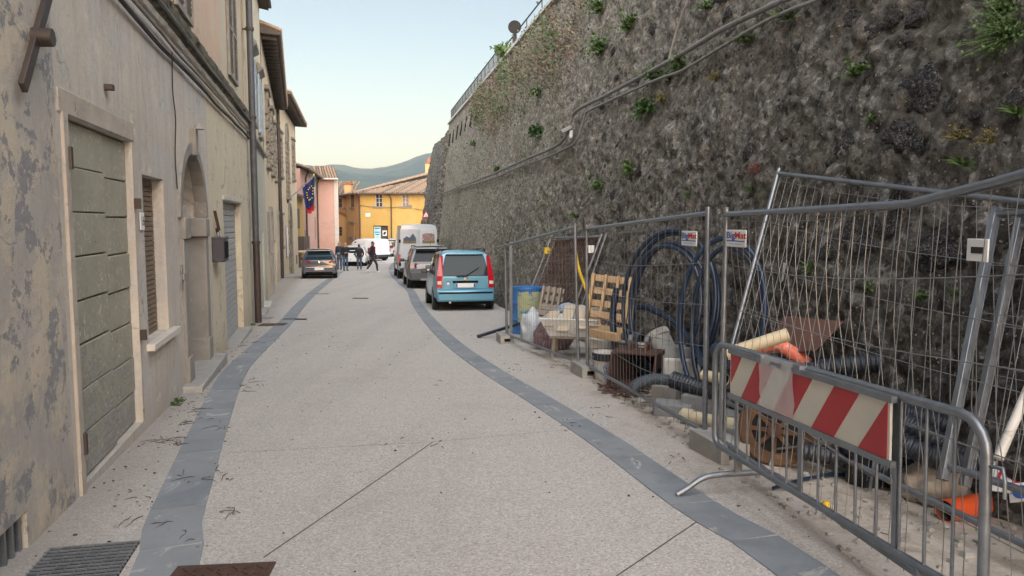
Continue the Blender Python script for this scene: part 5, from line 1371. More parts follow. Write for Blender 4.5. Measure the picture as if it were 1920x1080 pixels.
# ---- striped barrier
bt = thing('crowd_barrier', 'tubular steel crowd barrier with red and white striped board', 'barrier', gnd(1.42, 5.1), math.atan2(-2.35, .38), ry=-.0365)
L, hb, lo, rc = 2.40, .95, .24, .13
fr = []
for cx, cz, a0 in ((rc, hb - rc, 180), (L - rc, hb - rc, 90), (L - rc, lo + rc * .6, 0), (rc, lo + rc * .6, 270)):
    rr = rc if cz > .5 else rc * .6
    for k in range(6): an = R(a0 - 18 * k); fr.append(((rr if cx < 1 else L - rr) + rr * math.cos(an), 0, (hb - rc if cz > .5 else lo + rc * .6) + rr * math.sin(an)))
MB().tube(fr, .021, 10, closed=True).build('frame', M['galv'], bt, smooth=60)
me = MB().tube([(0, 0, lo), (0, 0, hb)], .0075, 8).mesh('bar', M['galv'], 60)
for i in range(14): link('bar', me, bt, 0, (.16 + i * .160, 0, 0))
for x in (.33, 1.1, 1.89): MB().bar((x, .0, lo), (x, .0, hb), .03, .012, (0, 1, 0)).build('flat_bar', M['galv'], bt)
for x in (.36, 2.06):
    f = MB().tube(curve_pts([(x, -.42, .02), (x, -.36, .05), (x, -.22, .125), (x, .0, .135), (x, .22, .125), (x, .36, .05), (x, .42, .02)], 4), .019, 10).build('foot', M['galv'], bt, smooth=60)
    MB().bar((x, 0, .12), (x, 0, lo), .05, .02).build('stem', M['galv'], f)
for z in (.3, .78): MB().tube([(L, 0, z), (L + .08, 0, z + .01), (L + .09, 0, z - .04), (L + .09, 0, z - .10)], .008, 6).build('hook', M['galv'], bt, smooth=60)
sb = MB().box((1.11, -.035, .79), (1.58, .012, .27)).build('striped_board', M['sign_white'], bt)
for z in (.935, .645): MB().box((1.11, -.036, z), (1.62, .03, .03)).build('board_channel', M['galv'], sb)
x0, x1, z0, z1 = .335, 1.885, .662, .918; sh = .20; pw = .2
x = .08
while x < x1:
    q = [(x, z0), (x + pw, z0), (x + pw + sh, z1), (x + sh, z1)]
    cl = []
    def clip(poly, lim, keep_gt):
        out = []
        for (ax, az), (bx, bz) in zip(poly, poly[1:] + poly[:1]):
            ia = (ax >= lim) == keep_gt; ib = (bx >= lim) == keep_gt
            if ia: out.append((ax, az))
            if ia != ib: t_ = (lim - ax) / (bx - ax); out.append((lim, az + t_ * (bz - az)))
        return out
    q = clip(clip(q, x0, True), x1, False)
    if len(q) > 2: MB().prism(q, -.0445, -.0415).build('red_stripe', M['sign_red'], sb)
    x += pw * 2
tp = NT('clear_tape'); trn = tp.n.new('ShaderNodeBsdfTransparent'); mx = tp.n.new('ShaderNodeMixShader'); mx.inputs[0].default_value = .42; tp.b.inputs['Base Color'].default_value = (.8, .8, .8, 1); tp.b.inputs['Roughness'].default_value = .25
tp.l.new(trn.outputs[0], mx.inputs[1]); tp.l.new(tp.b.outputs[0], mx.inputs[2]); tp.l.new(mx.outputs[0], tp.n['Material Output'].inputs[0]); M['clear_tape'] = tp.m
mb = MB(); nx, nz = 8, 8
for j in range(nz + 1):
    for i in range(nx + 1): mb.v.append((.74 + .38 * i / nx - .02 * j / nz, -.052 - .010 * noise.noise(Vector((i * .7, j * .6, 2))), .665 + .31 * j / nz))
for j in range(nz):
    for i in range(nx): k = j * (nx + 1) + i; mb.f.append((k, k + 1, k + nx + 2, k + nx + 1)); mb.m.append(0)
mb.build('plastic_sleeve', M['clear_tape'], sb, smooth=180)
for x in (.72, 1.15): MB().box((x, -.03, .945), (.05, .05, .05)).build('clip', M['galv_dark'], sb)

# ---- pipes
def rings(pts, r, pitch=.024, depth=.17, n=12):
    P = curve_pts(pts, 12); Ls = [0.]
    for a, b in zip(P, P[1:]): Ls.append(Ls[-1] + (b - a).length)
    k = max(4, int(Ls[-1] / (pitch / 4))); out, rs_, j = [], [], 0
    for i in range(k + 1):
        s = Ls[-1] * i / k
        while j < len(Ls) - 2 and s > Ls[j + 1]: j += 1
        out.append(P[j].lerp(P[j + 1], (s - Ls[j]) / max(1e-6, Ls[j + 1] - Ls[j]))); rs_.append(r if i % 4 < 2 else r * (1 - depth))
    return out, rs_
def corrugated(label, pts, r, mat='corrugated', pitch=.036, hollow=True, name='corrugated_pipe'):
    P, rs_ = rings(pts, r, pitch); mb = MB(); mb.tube(P, rs_, 14, cap=False)
    o = P[0].copy()
    t = thing(name, label, 'pipe', o)
    for i, v in enumerate(mb.v): mb.v[i] = tuple(Vector(v) - o)
    mb.build('pipe_wall', M[mat], t, smooth=70)
    ib = MB().tube([p - o for p in P[::4]], r * .80, 12, cap=False); ib.build('bore', M['black'], t, smooth=180)
    for a, b in ((P[0], P[1]), (P[-1], P[-2])):
        m = frame(a - o, (b - a).orthogonal(), b - a); MB().lathe([(r * .80, 0), (r, 0)], 14, 0, m).build('rim', M[mat], t)
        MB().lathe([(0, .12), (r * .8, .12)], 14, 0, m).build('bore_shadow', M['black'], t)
def pipe(label, pts, r, mat, name='plastic_pipe', inner=None, n=16, cat='pipe', socket=False):
    P = curve_pts(pts, 8) if len(pts) > 2 else [Vector(p) for p in pts]; o = P[0].copy(); t = thing(name, label, cat, o)
    MB().tube([p - o for p in P], r, n, cap=False).build('pipe_wall', M[mat], t, smooth=70)
    MB().tube([p - o for p in P], r * .9, n, cap=False).build('bore', M[inner or mat], t, smooth=180)
    for a, b in ((P[0], P[1]), (P[-1], P[-2])):
        m = frame(a - o, (b - a).orthogonal(), b - a); MB().lathe([(r * .9, 0), (r, 0)], n, 0, m).build('rim', M[mat], t); 
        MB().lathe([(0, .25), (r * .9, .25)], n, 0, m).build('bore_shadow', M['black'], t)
    if socket:
        d = (P[1] - P[0]).normalized(); MB().tube([P[0] - o, P[0] - o + d * .14], r * 1.13, n, cap=False).build('socket', M[mat], t, smooth=70)
    return t
TY = atY
corrugated('long black corrugated pipe running low behind the fence to the barrier', [TY(1262, 712, 7.3), TY(1330, 735, 7.0), TY(1400, 762, 6.7), TY(1480, 785, 6.45), TY(1590, 806, 6.2), TY(1690, 822, 6.0)], .088)
corrugated('second black corrugated pipe just above the long one', [TY(1390, 735, 7.0), TY(1480, 755, 6.75), TY(1600, 785, 6.4), TY(1700, 800, 6.2)], .07)
corrugated('grey blue flexible hose bending behind the middle fence panel', [TY(1188, 728, 7.4), TY(1200, 718, 7.4), TY(1228, 711, 7.4), TY(1262, 714, 7.35)], .062, 'grey_flex', .016, name='flexible_hose')
corrugated('black corrugated pipe pointing right above the striped board', [TY(1470, 705, 5.9), TY(1540, 692, 5.8), TY(1610, 683, 5.7), TY(1670, 678, 5.6)], .078)
corrugated('upper black corrugated pipe at the right end of the barrier', [TY(1690, 775, 5.0), TY(1750, 790, 4.9), TY(1800, 806, 4.8), TY(1860, 818, 4.7)], .075)
corrugated('middle black corrugated pipe sloping down behind the barrier', [TY(1695, 790, 4.75), TY(1745, 820, 4.65), TY(1795, 848, 4.55), TY(1835, 868, 4.5)], .075)
corrugated('lower black corrugated pipe behind the end of the striped board', [TY(1690, 830, 4.6), TY(1730, 850, 4.55), TY(1770, 862, 4.5), TY(1800, 866, 4.5)], .072)
corrugated('black corrugated pipe lying lowest in the heap behind the orange reel', [TY(1455, 835, 5.9), TY(1540, 842, 5.7), TY(1640, 850, 5.5), TY(1720, 858, 5.35)], .07)
corrugated('black corrugated pipe crossing the heap behind the striped board', [TY(1500, 740, 6.2), TY(1600, 765, 5.9), TY(1700, 772, 5.5), TY(1790, 790, 5.1)], .078)
corrugated('black corrugated pipe on the ground just behind the barrier bars', [TY(1500, 845, 5.2), TY(1580, 858, 5.05), TY(1660, 880, 4.85), TY(1730, 905, 4.65)], .066)
corrugated('black corrugated pipe resting on the one behind the barrier bars', [TY(1560, 808, 5.35), TY(1640, 815, 5.15), TY(1720, 838, 4.95), TY(1790, 850, 4.8)], .07)
pipe('cream pipe with open end sticking up above the barrier', [TY(1362, 664, 6.1), TY(1478, 627, 6.0)], .055, 'cream_pvc', inner='orange_dull')
pipe('salmon orange pipe with an elbow lying above the barrier', [TY(1375, 664, 6.3), TY(1420, 652, 6.3), TY(1455, 645, 6.25), TY(1480, 658, 6.2), TY(1515, 684, 6.1)], .058, 'salmon_pvc')
pipe('cream pipe stub between the concrete block and the barrier', [TY(1318, 703, 6.9), TY(1362, 712, 6.7)], .05, 'cream_pvc')
pipe('cream pipe lying on the ground by the nearest fence foot', [TY(1283, 779, 6.75), TY(1335, 790, 6.45), TY(1412, 803, 6.15)], .062, 'cream_pvc', socket=True)
pipe('long cream pipe lying low behind the barrier bars', [TY(1545, 822, 5.5), TY(1640, 838, 5.3), TY(1745, 862, 5.1)], .065, 'cream_pvc')
pipe('bright orange pipe with open end on the ground at lower right', [G(1772, 958, .065), G(1880, 938, .065)], .066, 'orange_pvc', socket=False, inner='rust')
pipe('orange pipe end behind the bright one near the right edge', [TY(1755, 912, 4.6), TY(1810, 905, 4.75)], .062, 'orange_pvc')
pipe('dark grey pipe lying under the orange pipe end', [TY(1758, 925, 4.65), TY(1820, 922, 4.7)], .04, 'grey_flex')
for i in range(5):
    pipe('%s steel tube of the bundle lying at the right edge' % ('lowest', 'second lowest', 'middle', 'second highest', 'highest')[i], [TY(1822 + 2 * i, 882 - 9 * i, 4.55 + .05 * i), TY(1990, 926 - 11 * i, 4.25 + .05 * i)], .022, 'galv_dark', 'steel_tube')
pipe('grey pipe with open end in front of the pale pallet', [TY(1158, 629, 10.6), TY(1204, 634, 10.1)], .075, 'grey_flex')
# PE coil leaning against the wall
def coil(label, ucenter, r0, turns, thick, Yc, tilt_dx, stripe):
    c = ucenter; t = thing('pipe_coil', label, 'pipe coil', c)
    d = Vector((-.5, .866, 0)); upv = Vector((.10, .06, .99)).normalized(); nrm = upv.cross(d) * -1
    for k, (dr, off, ph, ecc) in enumerate(turns):
        pts = [d * (-(r0 + dr) * ecc * math.cos(a)) + upv * ((r0 + dr) * math.sin(a)) + nrm * (off + .03 * math.sin(2 * a + ph)) for a in [2 * math.pi * i / 64 for i in range(64)]]
        MB().tube(pts, thick, 10, closed=True).build('turn', M['pe_stripe' if k == stripe else 'pe_pipe'], t, smooth=180)
    return t
cc = WP(1322, 560, .0); cc = Vector((1.78, 8.62, .60))
coil('large coil of blue-black water pipe leaning against the wall', cc, .90, [(0, .0, 0, .86), (-.03, .06, 1, .85), (-.15, .03, 2, .86), (-.19, -.05, .5, .84)], .027, 0, 0, 1)
cc = Vector((2.10, 7.52, .58))
coil('narrower coil of blue striped pipe right of the large coil', cc, .86, [(0, .0, 0, .66), (-.09, .06, 1, .60)], .026, 0, 0, 0)
pipe('thick blue pipe arching down to the concrete block', [TY(1183, 575, 9.4), TY(1215, 578, 9.2), TY(1258, 600, 8.8), TY(1295, 640, 8.2), TY(1322, 690, 7.6)], .042, 'pe_pipe')
pipe('short blue pipe standing in front of the pale pallet', [TY(1156, 540, 9.75), TY(1149, 590, 9.7), TY(1152, 640, 9.6), TY(1163, 690, 9.5)], .045, 'pe_pipe')
pipe('thick black hose curving behind the barrier end', [TY(1345, 655, 7.1), TY(1385, 690, 6.7), TY(1430, 730, 6.4), TY(1470, 770, 6.2)], .085, 'pe_pipe', 'thick_hose')
tag(MB().tube(curve_pts([G(1450, 915, .02), G(1500, 900, .02), G(1560, 890, .02), G(1610, 893, .02), G(1650, 905, .02)], 6), .012, 6).build('garden_hose', M['pe_stripe'], smooth=60), 'thin blue hose curling on the ground behind the barrier', 'hose')

# ---- pallets
def pallet(label, corner, ex, ez, w, h, mat, nd=5):
    """leaning pallet: ex across, ez up its face"""
    ex = Vector(ex).normalized(); m = frame(corner, ex, Vector(ex).cross(Vector(ez))); t = thing('pallet', label, 'pallet', corner)
    t.rotation_euler = m.to_euler()
    for i in range(4): x = lerp(.05, w - .05, i / 3); MB().box((x, h / 2, -.06), (.04, h, .095)).build('stringer', M[mat], t, bevel=.004)
    for i in range(nd): y = lerp(.05, h - .05, i / (nd - 1)); MB().box((w / 2, y, -.12), (w, .095, .02)).build('deck_board', M[mat], t, bevel=.003)
    for i in range(2): y = lerp(.06, h * .3, i); MB().box((w / 2 + .02 * (i - 1), y, .0), (w * (1 - .3 * i), .095, .02)).build('deck_board', M[mat], t, bevel=.003)
pb = gnd(.98, 11.15, .25)
pallet('pale new wooden pallet leaning behind the middle fence panel', TY(1090, 618, 10.6), (.94, -.30, -.10), (.36, .12, .92), .64, .84, 'new_wood')
pallet('old grey pallet leaning beside the blue drum', TY(1004, 590, 13.3), (.92, -.36, -.1), (.40, .1, .9), .42, .55, 'old_wood', 4)
# ---- drum
t = thing('oil_drum', 'blue steel drum smeared with yellowish paint beside the first fence post', 'drum', gnd(.29, 14.1))
pr = [(.0, .02), (.285, .02), (.29, 0), (.295, .03), (.285, .05), (.285, .28), (.297, .295), (.285, .31), (.285, .57), (.297, .585), (.285, .60), (.285, .84), (.297, .87), (.29, .885), (.27, .87), (.27, .84), (0, .84)]
MB().lathe(pr, 32).build('shell', M['blue_drum'], t, smooth=50)
mb = MB(); n = 26
for i in range(n + 1):
    a = R(-128 + 128 * i / n); lo_ = .18 + .10 * noise.noise(Vector((i * .5, 0, 0))); hi_ = .81 + .05 * noise.noise(Vector((i * .6, 3, 0))); 
    mb.v += [(.2985 * math.cos(a), .2985 * math.sin(a), max(.06, lo_)), (.2985 * math.cos(a), .2985 * math.sin(a), hi_)]
for i in range(n): mb.f.append((2 * i, 2 * i + 2, 2 * i + 3, 2 * i + 1)); mb.m.append(0)
mb.build('paint_smear', M['yellow_paint'], t, smooth=180)
# ---- bags
def sack(name, label, c, sx, sy, sz, mat, seed, cat='bag'):
    bm = bmesh.new(); bmesh.ops.create_icosphere(bm, subdivisions=4, radius=1.)
    for v in bm.verts:
        p = v.co.copy(); k = 1 + .22 * noise.fractal(p * 1.6 + Vector((seed, 0, 0)), 1., 2., 3) + .10 * abs(noise.noise(p * 5 + Vector((0, seed, 0))))
        v.co = Vector((p.x * sx * k, p.y * sy * k, max(-.02 / sz, (p.z * .8 + .5) * (1 if p.z > -.6 else .6)) * sz * k))
    me = bpy.data.meshes.new(name); bm.to_mesh(me); bm.free(); me.materials.append(M[mat]); me.polygons.foreach_set('use_smooth', [True] * len(me.polygons))
    o = link(name, me); o.location = c; return tag(o, label, cat)
sack('plastic_bag', 'crumpled white plastic sack in front of the blue drum', gnd(.36, 12.75), .22, .20, .40, 'bag_white', 1.)
sack('plastic_bag', 'large translucent sack with purple contents behind the first fence panel', gnd(.66, 11.85), .30, .24, .40, 'bag_purple', 4.)
sack('tarp', 'crumpled blue white tarp lying between the two pallets', TY(1072, 588, 11.6), .24, .2, .12, 'tarp_blue', 9., 'tarp')
# ---- mixing trough with boards on trestle
t = thing('mortar_trough', 'grey mortar trough holding boards on a small wooden stool', 'trough', gnd(.88, 10.9), R(-14))
pr = [(-.40, .62), (-.30, .34), (.30, .34), (.40, .62)]
mb = MB(); 
for y0, y1 in ((-.24, .24),):
    mb.add([(-.30, -.2, .34), (.30, -.2, .34), (.30, .2, .34), (-.30, .2, .34), (-.42, -.3, .60), (.42, -.3, .60), (.42, .3, .60), (-.42, .3, .60)], [(3, 2, 1, 0), (0, 1, 5, 4), (1, 2, 6, 5), (2, 3, 7, 6), (3, 0, 4, 7)])
o = mb.build('basin', M['white_plastic'], t); sm = o.modifiers.new('thick', 'SOLIDIFY'); sm.thickness = .015
MB().tube([(-.42, -.3, .60), (.42, -.3, .60), (.42, .3, .60), (-.42, .3, .60)], .014, 6, closed=True).build('rim', M['white_plastic'], t)
for sx in (-.24, .24):
    for sy in (-.15, .15): MB().bar((sx * 1.1, sy * 1.1, 0), (sx, sy, .31), .04, .04).build('leg', M['old_wood'], t)
MB().box((0, 0, .32), (.58, .38, .03)).build('stool_top', M['old_wood'], t)
for k, (x, r_, l_) in enumerate(((-.32, -.28, .34), (-.1, -.12, .62), (.12, .05, .60), (.30, .18, .55))):
    o = MB().box((0, 0, 0), (.17, l_, .02)).build('loose_board', M['pale_board']); o.location = t.location + Vector((x + .02, -.06 - .02 * k, .585 + .012 * k)); o.rotation_euler = (R(34 - 4 * k), R(3 * k - 6), r_ - .2); tag(o, '%s loose board lying in the grey mortar trough' % ('leftmost', 'second from left', 'third from left', 'rightmost')[k], 'board', 'boards in the trough')
# ---- buckets
def bucket(label, c, r, h, mat, rim='bucket_white', rx=0., rz=0., text=None, contents=None):
    t = thing('bucket', label, 'bucket', c, rz, rx=rx)
    MB().lathe([(0, .004), (r * .82, 0), (r * .84, .01), (r, h * .86), (r * 1.04, h * .86), (r * 1.05, h), (r * .98, h), (r * .95, h * .9), (r * .8, .02), (0, .02)], 24).build('shell', M[mat], t, smooth=40)
    MB().lathe([(r * 1.045, h * .72), (r * 1.08, h * .73), (r * 1.08, h * .98), (r * 1.055, h * .985)], 24).build('rim_band', M[rim], t, smooth=40)
    MB().tube([(r * 1.05 * math.cos(a), r * 1.05 * math.sin(a) * .35 - r * .55, h * .86 - r * .35 * math.sin(a)) for a in [math.pi * i / 12 for i in range(13)]], .004, 5).build('handle', M['galv_dark'], t)
    if contents: MB().lathe([(0, h * .9), (r * .94, h * .86)], 20).build('contents', M[contents], t)
    if text:
        for i, s in enumerate(text): link('lettering', text_mesh(s, .07, M['ink_blue']), t, 0, (.02, -r * .97, h * (.50 - .2 * i)), (R(84), 0, 0))
bucket('white bucket with black rim and printing by the second fence foot', gnd(1.15, 9.08), .155, .34, 'bucket_white', 'black_plastic', text=('NAL', 'VW'), contents='concrete')
bucket('plain white bucket standing behind the printed bucket', gnd(1.20, 9.95), .17, .40, 'bucket_white', contents='concrete_white')
bucket('tipped white bucket lying by the grey block', TY(1252, 662, 9.2), .15, .3, 'bucket_white', rx=R(-42), rz=R(35))
tag(MB().bar(TY(1108, 624, 9.8), TY(1160, 633, 9.3), .09, .10).build('wood_beam', M['new_wood'], bevel=.004), 'short pale timber beam resting above the white buckets', 'beam')
for k, (a, b, lab) in enumerate((((1160, 640), (1205, 645), 'white strip lying above the rusty digger bucket'), ((1155, 648), (1255, 655), 'upper long pale strip leading to the tipped bucket'), ((1160, 653), (1262, 661), 'lower long pale strip leading to the tipped bucket'))):
    tag(MB().bar(TY(*a, 9.7), TY(*b, 9.2), .07, .022).build('pale_strip', M['white_plastic' if k == 0 else 'pale_board']), lab, 'board')
tag(MB().bar(gnd(-.62, 13.3, .03), gnd(.14, 13.75, .22), .07, .05).build('black_profile', M['black_plastic'], bevel=.006), 'black plastic profile lying on the road left of the first fence post', 'profile')
# ---- rusty digger bucket
t = thing('digger_bucket', 'rusty steel digger bucket behind the middle fence panel', 'digger bucket', gnd(1.52, 8.75), R(150))
prof = [(-.34, .02), (-.30, .26), (-.12, .40), (.18, .42), (.24, .36)]
inner = [(.20, .32), (.05, .30), (-.02, .1), (.30, .0), (.36, .0)]
side = [(-.36, .0), (-.30, .28), (-.10, .42), (.22, .40), (.36, .0)]
for x in (-.27, .27): MB().prism([(p, q) for p, q in side], x - .012, x + .012, M=Matrix.Rotation(R(90), 4, 'Z')).build('side_plate', M['rust'], t)
mb = MB(); sh_ = [(-.36, .02), (-.30, .28), (-.10, .42), (.22, .40)]
for (a, b), (c, d) in zip(sh_, sh_[1:]): mb.add([(-.27, a, b), (.27, a, b), (.27, c, d), (-.27, c, d)], [(0, 1, 2, 3)])
mb.add([(-.27, -.36, .02), (.27, -.36, .02), (.27, .36, .02), (-.27, .36, .02)], [(0, 1, 2, 3)])
o = mb.build('shell', M['rust'], t); o.modifiers.new('thick', 'SOLIDIFY').thickness = .018
for x in (-.10, .10): MB().prism([(-.10, .40), (.12, .40), (.06, .56), (-.02, .56)], x - .015, x + .015, M=Matrix.Rotation(R(90), 4, 'Z')).build('lug', M['rust'], t); MB().lathe([(.03, -.025), (.055, -.025), (.055, .025), (.03, .025)], 14, 0, Matrix.Translation((x, .02, .53)) @ Matrix.Rotation(R(90), 4, 'Y')).build('lug_eye', M['galv_dark'], t)
for i in range(4): MB().prism([(-.03, 0), (.03, 0), (.012, .11), (-.012, .11)], -.01, .01, M=Matrix.Translation((-.21 + .14 * i, -.36, .015)) @ Matrix.Rotation(R(100), 4, 'X')).build('tooth', M['rust'], t)
# rusty chips
def chips():
    rd = random.Random(3); mb = MB()
    for _ in range(150):
        c = gnd(1.28 + rd.gauss(0, .13), 8.35 + rd.gauss(0, .28), .012 + .03 * rd.random()); M_ = Matrix.Translation(c) @ Matrix.Rotation(rd.uniform(0, 6), 4, 'Z') @ Matrix.Rotation(rd.gauss(0, .35), 4, 'X')
        mb.box((0, 0, 0), (rd.uniform(.04, .16), rd.uniform(.02, .05), .006), 0, M_)
    tag(mb.build('rust_flakes', M['rust']), 'heap of rusty flakes on the ground in front of the digger bucket', 'debris', kind='stuff')
chips()
# ---- blocks
def blk(name, label, c, size, rz, mat, bevel=.012, cat='block', rx=0.):
    o = MB().box((0, 0, size[2] / 2), size).build(name, M[mat], None, bevel=bevel); o.location = c; o.rotation_euler = (rx, 0, rz); return tag(o, label, cat)
b0 = TY(1277, 706, 8.2); b0.z = gz(8.2)
blk('concrete_block', 'pale foundation block under the white block behind the middle fence', (b0.x, 8.25, b0.z), (.42, .34, .16), R(-8), 'concrete', .02)
blk('concrete_block', 'big white concrete block behind the middle fence panel', (b0.x, 8.2, b0.z + .16), (.40, .30, .25), R(-10), 'concrete_white', .03)
blk('grey_block', 'small blue-grey block on top of the white concrete block', (b0.x - .02, 8.18, b0.z + .41), (.33, .2, .12), R(-14), 'concrete_grey', .008)
blk('paving_block', 'front grey stone slab on the ground by the fence rail', gnd(1.56, 7.10), (.36, .26, .12), R(-18), 'concrete_grey', .01)
blk('paving_block', 'grey stone block just behind the front slab', gnd(1.62, 7.75), (.26, .22, .18), R(-24), 'stone', .015)
blk('paving_block', 'dark stone kerb lying under the corrugated pipe', gnd(1.95, 7.0), (.62, .24, .20), R(-30), 'concrete_grey', .012)
blk('paving_block', 'second dark kerb stone beyond the nearest fence foot', gnd(2.05, 6.4, .0), (.5, .22, .16), R(-35), 'concrete_grey', .012)
blk('concrete_block', 'hollow concrete block beside the nearest fence foot', gnd(1.92, 5.75), (.40, .2, .19), R(-40), 'concrete', .012)
# rusty plate on the wall
pa, pb_, pc, pd = WP(1488, 596, .10), WP(1600, 606, .10), WP(1588, 668, .30), WP(1478, 675, .30)
o = MB().add([pa, pb_, pc, pd], [(0, 3, 2, 1)]).build('steel_plate', M['rust_plate']); o.modifiers.new('thick', 'SOLIDIFY').thickness = .012; tag(o, 'rusty brown steel plate leaning against the wall', 'steel plate')
# orange reel, black bucket, trestle
t = thing('orange_reel', 'dull orange cable reel standing behind the barrier bars', 'reel', gnd(1.98, 5.45), R(-32))
m = Matrix.Translation((0, 0, .27)) @ Matrix.Rotation(R(90), 4, 'X')
for y in (-.09, .09): MB().lathe([(.17, -.012), (.255, -.014), (.27, 0), (.255, .014), (.17, .012), (.17, -.012)], 28, 0, Matrix.Translation((0, y, 0)) @ m).build('flange', M['orange_dull'], t, smooth=40)
MB().lathe([(0, -.085), (.20, -.085), (.20, .085), (0, .085)], 24, 0, m).build('core', M['dark'], t, smooth=40)
for k in range(4): an = k * math.pi / 4; MB().bar((-.18 * math.cos(an), -.095, .27 - .18 * math.sin(an)), (.18 * math.cos(an), -.095, .27 + .18 * math.sin(an)), .03, .012, (0, 1, 0)).build('spoke', M['orange_dull'], t)
MB().lathe([(0, -.12), (.05, -.12), (.05, .12), (0, .12)], 16, 0, m).build('hub', M['rust'], t, smooth=40)
sack('orange_tarp', 'brownish orange tarp lying under the corrugated pipes', TY(1440, 815, 5.9), .22, .18, .12, 'orange_dull', 6., 'tarp')
bucket('black bucket standing in shade behind the barrier', gnd(2.42, 4.98), .15, .30, 'black_plastic', 'black_plastic', contents='dark')
t = thing('trestle', 'light grey folding trestle standing low behind the barrier bars', 'trestle', gnd(2.25, 5.15), R(-55))
for y in (-.16, .16):
    for x in (-.38, .38): MB().tube([(x, y, .0), (x * .9, 0, .44)], .011, 6).build('leg', M['galv'], t)
MB().tube([(-.42, 0, .44), (.42, 0, .44)], .016, 8).build('top_bar', M['galv'], t); MB().tube([(-.36, -.12, .12), (.35, -.05, .36)], .008, 6).build('brace', M['galv'], t); MB().tube([(.36, -.12, .12), (-.35, -.05, .36)], .008, 6).build('brace', M['galv'], t)
# site signs lying at the right edge
t = thing('site_sign_strip', 'white sign strip with blue safety circles lying at the right edge', 'sign', TY(1900, 925, 4.05)); m = frame((0, 0, 0), (.55, -.55, .30), (-.5, -.6, .9)); t.rotation_euler = m.to_euler()
block('board', M['paper_white'], t, -.02, .6, -.06, .06, 0, .006, .002)
for i in range(5): MB().lathe([(0, .0), (.042 - .004 * (i > 0), .0), (.042 - .004 * (i > 0), .003), (0, .003)], 18, 0, Matrix.Translation((.04 + .10 * i, 0, .0065))).build('safety_circle', M['ink_blue'], t); MB().lathe([(0, 0), (.016, 0), (.016, .002), (0, .002)], 10, 0, Matrix.Translation((.04 + .10 * i, .004, .0098))).build('pictogram', M['paper_white'], t)
t = thing('site_sign_board', 'white sign board with a red prohibition ring at the right edge', 'sign', TY(1895, 897, 4.3)); m = frame((0, 0, 0), (.7, -.7, .1), (-.2, -.5, .85)); t.rotation_euler = m.to_euler()
block('board', M['paper_white'], t, -.14, .5, -.12, .12, 0, .006, .002); MB().lathe([(.05, 0), (.07, 0), (.07, .003), (.05, .003)], 22, 0, Matrix.Translation((0, 0, .0065))).build('prohibition_ring', M['ink_red'], t); MB().bar((-.045, .045, .008), (.045, -.045, .008), .014, .003).build('prohibition_bar', M['ink_red'], t)
for i in range(4): block('print_line', M['ink_black'], t, .12, .40, -.075 + .045 * i, -.062 + .045 * i, .0065, .009)
sack('cement_sack', 'torn brown paper sack under the corrugated pipes at right', gnd(2.72, 4.62), .24, .18, .2, 'old_wood', 12., 'sack')
o = tag(MB().lathe([(0, 0), (.022, 0), (.024, .04), (.015, .055), (0, .055)], 12).build('bottle_stopper', M['yellow'], smooth=40), 'small yellow plastic cap on the ground under the barrier', 'cap'); o.location = gnd(1.93, 4.45)
o = tag(MB().tube(curve_pts([TY(1079, 470, 9.9), TY(1084, 500, 9.8), TY(1094, 530, 9.75), TY(1105, 560, 9.7)], 5), .022, 8).build('yellow_strap', M['yellow'], smooth=60), 'yellow plastic strap hanging at the joint of the first two fence panels', 'strap')
for u, v, lab in ((1038, 472, 'small yellow tag on the panel leaning by the grey pallet'), (1122, 470, 'small white tag on the panel leaning by the grey pallet')):
    p = WP(u, v, .14); tag(MB().box((0, 0, 0), (.12, .02, .13)).build('panel_tag', M['yellow' if 'yellow' in lab else 'paper_white'], loc=p), lab, 'tag')
# loose gravel and dirt behind the fence
def dirt():
    rd = random.Random(17); mb = MB()
    for _ in range(900):
        y = rd.uniform(3.0, 11.); x0 = 1.75 - .16 * (y - 5); x1 = wall_x(y, gz(y)); x = rd.uniform(x0 - .2, x1); s = rd.uniform(.008, .035) * (1.6 if rd.random() < .06 else 1)
        mb.box((0, 0, 0), (s * rd.uniform(.8, 1.6), s, s * .6), rd.choice((0, 0, 1)), Matrix.Translation(gnd(x, y, s * .25)) @ Matrix.Rotation(rd.uniform(0, 6), 4, 'Z') @ Matrix.Rotation(rd.gauss(0, .4), 4, 'X'), taper=.7)
    tag(mb.build('rubble_litter', [M['stone'], M['concrete'], M['rust']]), 'gravel and crumbs on the ground behind the fences', 'gravel', kind='stuff')
dirt()

def add_shade_bank():  # added dark bank, stands in for the shade under the pipe heap
    mb = MB(); ny, nx = 60, 12
    for i in range(ny + 1):
        y = lerp(4.75, 9.2, i / ny); env = max(0., math.sin(math.pi * min(1., max(0., (y - 4.75) / 4.45)))) ** .5
        for k in range(nx + 1):
            q = k / nx; x1 = wall_x(y, gz(y)) + .12; x = lerp(x1 - .6, x1, q)
            h = (q ** 1.6) * .30 * env * (1 + .5 * noise.noise(Vector((x * 3, y * 2, 1)))) + .05 * q * noise.turbulence(Vector((x * 8, y * 8, 2)), 3, True) - .012
            mb.v.append((x, y, gz(y) + h))
    for i in range(ny):
        for k in range(nx): a = i * (nx + 1) + k; mb.f.append((a, a + 1, a + nx + 2, a + nx + 1)); mb.m.append(0)
    tag(mb.build('shade_bank', M['heap_shade'], smooth=180), 'low added bank, coloured dark for the shade under the pipes along the wall foot', 'heap_shade', kind='stuff')
add_shade_bank()
